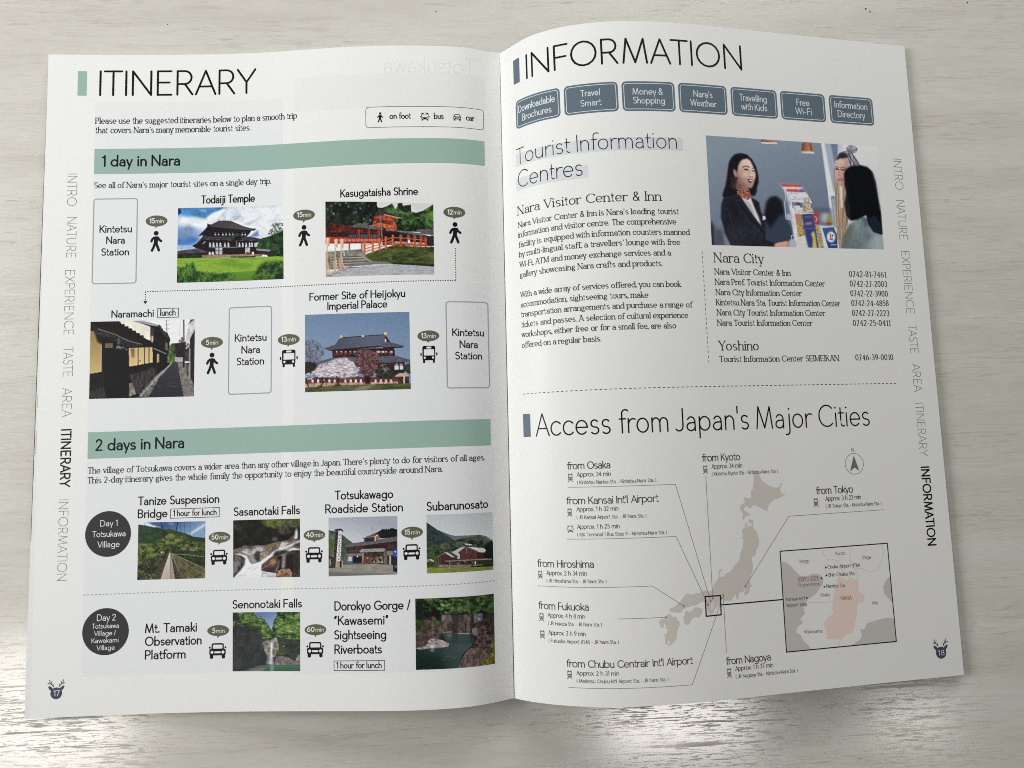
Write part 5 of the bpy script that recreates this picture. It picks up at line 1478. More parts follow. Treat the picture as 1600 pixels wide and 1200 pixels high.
# ------------------------------------------------------------------ the printed layout, in page millimetres
# TEXTS: (block, page, typeface, words, start and end of the baseline, cap height)
TEXTS = [
    ('heading', 0, 'title', 'ITINERARY', (-187.12, 19.43), (-115.22, 19.43), 11.43),
    ('intro_text', 0, 'serif', 'Please use the suggested itineraries below to plan a smooth trip', (-188.48, 33.15), (-95.82, 33.15), 2.77),
    ('intro_text', 0, 'serif', 'that covers Nara’s many memorable tourist sites.', (-188.46, 37.62), (-117.85, 37.62), 2.75),
    ('banner1', 0, 'sans', '1 day in Nara', (-185.29, 53.31), (-150.05, 53.31), 4.79),
    ('banner2', 0, 'sans', '2 days in Nara', (-185.35, 183.24), (-146.25, 183.24), 4.7),
    ('route_text', 0, 'serif', 'See all of Nara’s major tourist sites on a single day trip.', (-188.42, 63.66), (-108.06, 63.66), 2.64),
    ('caption', 0, 'sans', 'Todaiji Temple', (-140.23, 71.74), (-115.45, 71.74), 3.5),
    ('caption', 0, 'sans', 'Kasugataisha Shrine', (-75.51, 72.02), (-40.05, 72.02), 3.4),
    ('caption', 0, 'sans', 'Naramachi', (-179.55, 123.73), (-160.81, 123.73), 3.08),
    ('caption', 0, 'sans', 'Former Site of Heijokyu', (-89.85, 119.27), (-46.39, 119.27), 3.3),
    ('+caption', 0, 'sans', 'Imperial Palace', (-81.58, 123.79), (-54.39, 123.79), 3.29),
    ('caption', 0, 'sans', 'Tanize Suspension', (-166.37, 207.91), (-130.35, 207.91), 3.46),
    ('+caption', 0, 'sans', 'Bridge', (-166.26, 213.47), (-153.22, 213.47), 3.44),
    ('caption', 0, 'sans', 'Sasanotaki Falls', (-123.91, 213.87), (-93.99, 213.87), 3.36),
    ('caption', 0, 'sans', 'Totsukawago', (-78.46, 208.1), (-52.51, 208.1), 3.48),
    ('+caption', 0, 'sans', 'Roadside Station', (-82.68, 213.86), (-48.32, 213.86), 3.47),
    ('caption', 0, 'sans', 'Subarunosato', (-38.12, 214.11), (-10.71, 214.11), 3.48),
    ('caption', 0, 'sans', 'Senonotaki Falls', (-124.02, 253.67), (-93.0, 253.67), 3.27),
    ('caption', 0, 'sans', 'Mt. Tamaki', (-162.28, 262.93), (-139.54, 262.93), 3.57),
    ('+caption', 0, 'sans', 'Observation', (-162.18, 268.42), (-137.4, 268.42), 3.56),
    ('+caption', 0, 'sans', 'Platform', (-162.08, 274.1), (-144.31, 274.1), 3.55),
    ('caption', 0, 'sans', 'Dorokyo Gorge /', (-78.65, 255.26), (-45.49, 255.26), 3.51),
    ('+caption', 0, 'sans', '“Kawasemi”', (-78.81, 261.32), (-55.1, 261.32), 3.5),
    ('+caption', 0, 'sans', 'Sightseeing', (-78.82, 267.28), (-56.09, 267.28), 3.49),
    ('+caption', 0, 'sans', 'Riverboats', (-78.69, 273.28), (-57.96, 273.28), 3.48),
    ('station1', 0, 'sans', 'Kintetsu', (-185.61, 84.44), (-171.24, 84.44), 3.14),
    ('station1', 0, 'sans', 'Nara', (-182.54, 89.66), (-174.28, 89.66), 3.13),
    ('station1', 0, 'sans', 'Station', (-184.65, 95.08), (-172.31, 95.08), 3.12),
    ('station2', 0, 'sans', 'Kintetsu', (-124.16, 136.42), (-109.56, 136.42), 3.14),
    ('station2', 0, 'sans', 'Nara', (-121.05, 141.87), (-112.59, 141.87), 3.13),
    ('station2', 0, 'sans', 'Station', (-123.22, 147.12), (-110.63, 147.12), 3.12),
    ('station3', 0, 'sans', 'Kintetsu', (-25.68, 137.49), (-10.98, 137.49), 3.14),
    ('station3', 0, 'sans', 'Nara', (-22.46, 142.89), (-14.09, 142.89), 3.13),
    ('station3', 0, 'sans', 'Station', (-24.59, 148.05), (-12.11, 148.05), 3.11),
    ('bubble0', 0, 'bold', '15', (-163.42, 80.5), (-161.01, 80.5), 2.13),
    ('bubble0', 0, 'small', 'min', (-160.63, 80.5), (-157.01, 80.5), 1.97),
    ('bubble1', 0, 'bold', '15', (-95.7, 80.21), (-93.02, 80.21), 2.13),
    ('bubble1', 0, 'small', 'min', (-92.71, 80.34), (-89.1, 80.34), 1.98),
    ('bubble2', 0, 'bold', '12', (-26.86, 81.36), (-24.42, 81.36), 2.14),
    ('bubble2', 0, 'small', 'min', (-24.03, 81.32), (-20.48, 81.32), 1.99),
    ('bubble3', 0, 'bold', '5', (-137.18, 137.39), (-135.74, 137.39), 2.07),
    ('bubble3', 0, 'small', 'min', (-135.36, 137.43), (-131.71, 137.43), 1.92),
    ('bubble4', 0, 'bold', '13', (-102.82, 137.37), (-100.19, 137.37), 2.06),
    ('bubble4', 0, 'small', 'min', (-99.8, 137.41), (-96.01, 137.41), 1.91),
    ('bubble5', 0, 'bold', '13', (-39.58, 138.25), (-37.04, 138.25), 2.05),
    ('bubble5', 0, 'small', 'min', (-36.67, 138.33), (-32.95, 138.33), 1.9),
    ('bubble6', 0, 'bold', '50', (-133.75, 223.96), (-130.47, 223.96), 1.96),
    ('bubble6', 0, 'small', 'min', (-130.02, 223.96), (-126.2, 223.96), 1.82),
    ('bubble7', 0, 'bold', '40', (-91.33, 224.03), (-87.79, 224.03), 1.95),
    ('bubble7', 0, 'small', 'min', (-87.34, 224.06), (-83.59, 224.06), 1.8),
    ('bubble8', 0, 'bold', '15', (-47.77, 224.0), (-45.29, 224.0), 1.94),
    ('bubble8', 0, 'small', 'min', (-44.86, 224.05), (-41.23, 224.05), 1.79),
    ('bubble9', 0, 'bold', '5', (-132.81, 263.86), (-131.4, 263.86), 1.92),
    ('bubble9', 0, 'small', 'min', (-131.03, 263.89), (-127.33, 263.89), 1.77),
    ('bubble10', 0, 'bold', '60', (-90.82, 264.08), (-87.41, 264.08), 1.9),
    ('bubble10', 0, 'small', 'min', (-86.96, 264.1), (-83.25, 264.1), 1.75),
    ('legend', 0, 'sans', 'on foot', (-52.67, 35.64), (-42.91, 35.64), 2.68),
    ('legend', 0, 'sans', 'bus', (-32.37, 35.75), (-27.9, 35.75), 2.69),
    ('legend', 0, 'sans', 'car', (-17.5, 35.8), (-13.45, 35.8), 2.73),
    ('lunch1', 0, 'sans', 'lunch', (-157.89, 123.44), (-151.05, 123.44), 2.7),
    ('lunch2', 0, 'sans', '1 hour for lunch', (-150.78, 213.25), (-131.49, 213.25), 2.42),
    ('lunch3', 0, 'sans', '1 hour for lunch', (-77.89, 279.38), (-58.15, 279.38), 2.42),
    ('village_text', 0, 'serif', 'The village of Totsukawa covers a wider area than any other village in Japan. There’s plenty to do for visitors of all ages.', (-188.4, 193.32), (-11.85, 193.32), 2.58),
    ('village_text', 0, 'serif', 'This 2-day itinerary gives the whole family the opportunity to enjoy the beautiful countryside around Nara.', (-188.44, 197.62), (-30.97, 197.62), 2.58),
    ('badge1', 0, 'small', 'Day 1', (-182.45, 216.59), (-174.97, 216.59), 2.49),
    ('badge1', 0, 'small', 'Totsukawa', (-185.89, 221.15), (-171.45, 221.15), 2.41),
    ('badge1', 0, 'small', 'Village', (-183.48, 225.69), (-173.91, 225.69), 2.47),
    ('badge2', 0, 'small', 'Day 2', (-183.02, 257.12), (-174.87, 257.12), 2.57),
    ('badge2', 0, 'small', 'Totsukawa', (-185.17, 260.35), (-173.51, 260.35), 1.93),
    ('badge2', 0, 'small', 'Village /', (-184.1, 263.4), (-174.75, 263.4), 1.92),
    ('badge2', 0, 'small', 'Kawakami', (-185.11, 266.46), (-173.6, 266.46), 1.92),
    ('badge2', 0, 'small', 'Village', (-182.89, 269.56), (-175.12, 269.56), 1.91),
    ('tab', 0, 'tab', 'INTRO', (-200.09, 56.84), (-200.09, 71.87), 4.06),
    ('tab', 0, 'tab', 'NATURE', (-199.86, 77.12), (-199.86, 95.93), 4.03),
    ('tab', 0, 'tab', 'EXPERIENCE', (-200.06, 101.65), (-200.06, 131.23), 4.0),
    ('tab', 0, 'tab', 'TASTE', (-200.0, 136.47), (-200.0, 149.93), 4.01),
    ('tab', 0, 'tab', 'AREA', (-200.07, 155.04), (-200.07, 168.14), 3.97),
    ('tab', 0, 'tabbold', 'ITINERARY', (-200.0, 173.41), (-200.0, 199.05), 3.96),
    ('tab', 0, 'tab', 'INFORMATION', (-200.34, 204.39), (-200.34, 239.42), 3.93),
    ('emblem1', 0, 'small', '17', (-200.72, 288.0), (-198.05, 288.0), 2.31),
    ('heading', 1, 'title', 'INFORMATION', (16.89, 19.37), (119.44, 19.37), 11.11),
    ('button0', 1, 'small', 'Downloadable', (11.46, 33.95), (31.0, 33.95), 3.05),
    ('button0', 1, 'small', 'Brochures', (13.64, 38.52), (29.19, 38.52), 3.01),
    ('button1', 1, 'small', 'Travel', (42.74, 33.64), (51.34, 33.64), 2.78),
    ('button1', 1, 'small', 'Smart', (42.53, 38.17), (51.87, 38.17), 2.78),
    ('button2', 1, 'small', 'Money &', (65.94, 33.93), (79.8, 33.93), 2.79),
    ('button2', 1, 'small', 'Shopping', (66.04, 38.05), (80.48, 38.05), 2.79),
    ('button3', 1, 'small', "Nara's", (94.25, 34.0), (103.55, 34.0), 2.86),
    ('button3', 1, 'small', 'Weather', (92.53, 38.21), (105.25, 38.21), 2.86),
    ('button4', 1, 'small', 'Travelling', (116.94, 34.02), (130.76, 34.02), 2.92),
    ('button4', 1, 'small', 'with Kids', (117.65, 38.25), (130.78, 38.25), 2.92),
    ('button5', 1, 'small', 'Free', (146.24, 34.23), (152.95, 34.23), 2.96),
    ('button5', 1, 'small', 'Wi-Fi', (145.29, 38.45), (153.83, 38.45), 2.97),
    ('button6', 1, 'small', 'Information', (166.34, 33.83), (184.0, 33.83), 3.03),
    ('button6', 1, 'small', 'Directory', (167.75, 38.28), (182.47, 38.28), 3.03),
    ('sub', 1, 'light', 'Tourist Information', (9.05, 58.47), (84.93, 58.47), 7.41),
    ('sub', 1, 'light', 'Centres', (9.83, 69.5), (42.09, 69.5), 7.8),
    ('body_head', 1, 'serifhead', 'Nara Visitor Center & Inn', (8.98, 82.21), (76.25, 82.21), 3.94),
    ('body0', 1, 'serif', 'Nara Visitor Center & Inn is Nara’s leading tourist', (9.17, 88.21), (84.01, 88.21), 2.48),
    ('body0', 1, 'serif', 'information and visitor centre. The comprehensive', (9.1, 92.81), (82.57, 92.81), 2.48),
    ('body0', 1, 'serif', 'facility is equipped with information counters manned', (9.12, 97.46), (88.46, 97.46), 2.47),
    ('body0', 1, 'serif', 'by multi-lingual staff, a travellers’ lounge with free', (9.16, 102.0), (83.88, 102.0), 2.47),
    ('body0', 1, 'serif', 'Wi-Fi, ATM and money exchange services and a', (9.29, 106.73), (79.2, 106.73), 2.46),
    ('body0', 1, 'serif', 'gallery showcasing Nara crafts and products.', (9.32, 111.43), (75.1, 111.43), 2.46),
    ('body1', 1, 'serif', 'With a wide array of services offered, you can book', (9.27, 120.64), (82.99, 120.64), 2.44),
    ('body1', 1, 'serif', 'accommodation, sightseeing tours, make', (9.2, 125.23), (68.1, 125.23), 2.44),
    ('body1', 1, 'serif', 'transportation arrangements and purchase a range of', (9.23, 129.73), (87.71, 129.73), 2.43),
    ('body1', 1, 'serif', 'tickets and passes. A selection of cultural experience', (9.26, 134.37), (85.48, 134.37), 2.43),
    ('body1', 1, 'serif', 'workshops, either free or for a small fee, are also', (9.29, 138.91), (79.74, 138.91), 2.43),
    ('body1', 1, 'serif', 'offered on a regular basis.', (9.22, 143.68), (46.55, 143.68), 2.44),
    ('list_head', 1, 'serifhead', 'Nara City', (99.31, 109.42), (123.73, 109.42), 4.14),
    ('list_head', 1, 'serifhead', 'Yoshino', (98.96, 148.74), (118.31, 148.74), 4.04),
    ('list', 1, 'serif', 'Nara Visitor Center & Inn', (99.19, 114.94), (136.68, 114.94), 2.54),
    ('phone', 1, 'serif', '0742-81-7461', (166.7, 114.86), (186.26, 114.86), 2.56),
    ('list', 1, 'serif', 'Nara Pref. Tourist Information Center', (99.05, 119.56), (153.74, 119.56), 2.54),
    ('phone', 1, 'serif', '0742-27-2003', (166.73, 119.37), (186.44, 119.37), 2.55),
    ('list', 1, 'serif', 'Nara City Information Center', (99.15, 124.17), (141.53, 124.17), 2.52),
    ('phone', 1, 'serif', '0742-22-3900', (166.58, 123.92), (186.35, 123.92), 2.55),
    ('list', 1, 'serif', 'Kintetsu Nara Sta. Tourist Information Center', (99.01, 128.7), (160.83, 128.7), 2.53),
    ('phone', 1, 'serif', '0742-24-4858', (166.69, 128.45), (186.35, 128.45), 2.54),
    ('list', 1, 'serif', 'Nara City Tourist Information Center', (99.03, 133.22), (152.74, 133.22), 2.52),
    ('phone', 1, 'serif', '0742-27-2223', (166.62, 133.09), (186.24, 133.09), 2.53),
    ('list', 1, 'serif', 'Nara Tourist Information Center', (98.96, 137.79), (145.85, 137.79), 2.5),
    ('phone', 1, 'serif', '0742-25-0411', (166.64, 137.69), (186.32, 137.69), 2.52),
    ('list', 1, 'serif', 'Tourist Information Center SEIMEIKAN', (98.85, 153.9), (157.99, 153.9), 2.5),
    ('phone', 1, 'serif', '0746-39-0010', (166.49, 153.66), (186.24, 153.66), 2.5),
    ('heading', 1, 'heading', "Access from Japan's Major Cities", (15.36, 183.5), (171.19, 183.5), 9.57),
    ('tab', 1, 'tab', 'INTRO', (195.72, 57.24), (195.72, 72.33), 4.31),
    ('tab', 1, 'tab', 'NATURE', (195.52, 77.56), (195.52, 96.58), 4.26),
    ('tab', 1, 'tab', 'EXPERIENCE', (195.59, 102.16), (195.59, 131.91), 4.21),
    ('tab', 1, 'tab', 'TASTE', (195.76, 137.15), (195.76, 150.6), 4.17),
    ('tab', 1, 'tab', 'AREA', (195.83, 155.64), (195.83, 168.8), 4.14),
    ('tab', 1, 'tab', 'ITINERARY', (195.74, 173.89), (195.74, 198.43), 4.09),
    ('tab', 1, 'tabbold', 'INFORMATION', (195.78, 203.19), (195.78, 238.98), 4.04),
    ('emblem2', 1, 'small', '18', (195.8, 287.51), (199.06, 287.51), 2.23),
    ('city0', 1, 'map', 'from Osaka', (29.27, 198.26), (47.81, 198.26), 2.93),
    ('city0', 1, 'tiny', 'Approx. 34 min', (33.37, 201.53), (47.85, 201.53), 1.78),
    ('city0', 1, 'tiny', '( Kintetsu Nanba Sta. - Kintetsu-Nara Sta. )', (33.37, 204.71), (67.04, 204.71), 1.42),
    ('city1', 1, 'map', "from Kansai Int'l Airport", (28.33, 213.11), (67.66, 213.11), 2.9),
    ('city1', 1, 'tiny', 'Approx. 1 h 32 min', (32.56, 216.23), (50.3, 216.23), 1.77),
    ('city1', 1, 'tiny', '( JR Kansai Airport Sta. - JR Nara Sta. )', (32.49, 219.47), (61.94, 219.47), 1.41),
    ('city1', 1, 'tiny', 'Approx. 1 h 25 min', (32.51, 223.61), (50.43, 223.61), 1.76),
    ('city1', 1, 'tiny', '( KIX Terminal 1 Bus Stop 9 - Kintetsu-Nara Sta. )', (32.45, 226.77), (70.46, 226.77), 1.4),
    ('city2', 1, 'map', 'from Hiroshima', (13.83, 239.85), (38.88, 239.85), 2.89),
    ('city2', 1, 'tiny', 'Approx. 2 h 34 min', (18.03, 243.17), (35.77, 243.17), 1.76),
    ('city2', 1, 'tiny', '( JR Hiroshima Sta. - JR Nara Sta. )', (17.98, 246.3), (43.83, 246.3), 1.4),
    ('city3', 1, 'map', 'from Fukuoka', (13.72, 257.61), (35.94, 257.61), 2.88),
    ('city3', 1, 'tiny', 'Approx. 4 h 8 min', (17.93, 260.97), (34.17, 260.97), 1.75),
    ('city3', 1, 'tiny', '( JR Hakata Sta. - JR Nara Sta. )', (17.96, 264.12), (41.08, 264.12), 1.39),
    ('city3', 1, 'tiny', 'Approx. 3 h 9 min', (17.95, 268.17), (34.12, 268.17), 1.74),
    ('city3', 1, 'tiny', '( Fukuoka Airport (FUK) - JR Nara Sta. )', (17.98, 271.32), (47.66, 271.32), 1.38),
    ('city4', 1, 'map', "from Chubu Centrair Int'l Airport", (25.37, 281.0), (78.62, 281.0), 2.8),
    ('city4', 1, 'tiny', 'Approx. 2 h 31 min', (29.5, 284.25), (47.16, 284.25), 1.71),
    ('city4', 1, 'tiny', "( Meitetsu Chubu Int'l Airport Sta. - JR Nara Sta. )", (29.45, 287.27), (67.54, 287.27), 1.36),
    ('city5', 1, 'map', 'from Nagoya', (93.3, 282.56), (114.11, 282.56), 2.85),
    ('city5', 1, 'tiny', 'Approx. 1 h 37 min', (97.31, 285.5), (115.03, 285.5), 1.74),
    ('city5', 1, 'tiny', '( JR Nagoya Sta. - Kintetsu-Nara Sta. )', (97.32, 288.62), (126.34, 288.62), 1.4),
    ('city6', 1, 'map', 'from Kyoto', (87.89, 196.84), (105.83, 196.84), 2.96),
    ('city6', 1, 'tiny', 'Approx. 34 min', (92.1, 200.12), (106.56, 200.12), 1.81),
    ('city6', 1, 'tiny', '( Kintetsu Kyoto Sta - Kintetsu-Nara Sta )', (92.05, 203.09), (123.34, 203.09), 1.45),
    ('city7', 1, 'map', 'from Tokyo', (141.44, 213.26), (159.87, 213.26), 3.05),
    ('city7', 1, 'tiny', 'Approx. 3 h 23 min', (145.74, 216.38), (163.58, 216.38), 1.86),
    ('city7', 1, 'tiny', '( JR Tokyo Sta. - Kintetsu-Nara Sta. )', (145.65, 219.51), (173.7, 219.51), 1.49),
    ('inset0', 1, 'map', 'Hyogo', (130.61, 242.54), (135.72, 242.65), 1.4),
    ('inset0', 1, 'map', 'Kyoto', (148.72, 240.36), (153.41, 240.43), 1.42),
    ('inset0', 1, 'map', 'Shiga', (161.61, 242.83), (166.11, 242.93), 1.43),
    ('inset1', 1, 'map', 'Osaka Airport (ITM)', (144.27, 245.88), (160.37, 246.12), 1.46),
    ('inset1', 1, 'map', 'Shin-Osaka Sta.', (144.32, 249.38), (157.46, 249.47), 1.46),
    ('inset2', 1, 'map', 'EXPO 2025', (129.74, 250.54), (139.78, 250.58), 1.69),
    ('inset2', 1, 'map', '(Yumeshima)', (129.52, 252.73), (140.17, 252.82), 1.35),
    ('inset1', 1, 'map', 'Namba Sta.', (142.95, 254.07), (152.28, 254.4), 1.45),
    ('inset0', 1, 'map', 'Osaka', (139.67, 257.71), (144.47, 257.79), 1.4),
    ('inset1', 1, 'map', "Kansai Int'l", (123.21, 258.3), (132.2, 258.57), 1.34),
    ('inset1', 1, 'map', 'Airport (KIX)', (122.96, 260.93), (132.94, 261.12), 1.34),
    ('inset2', 1, 'map', 'NARA', (149.61, 259.9), (155.2, 260.04), 1.7),
    ('inset0', 1, 'map', 'Mie', (164.95, 262.87), (168.05, 262.97), 1.42),
    ('inset0', 1, 'map', 'Wakayama', (130.68, 272.79), (139.46, 272.98), 1.38),
    ('compass', 1, 'map', 'N', (160.65, 195.14), (162.02, 195.14), 1.66),
]
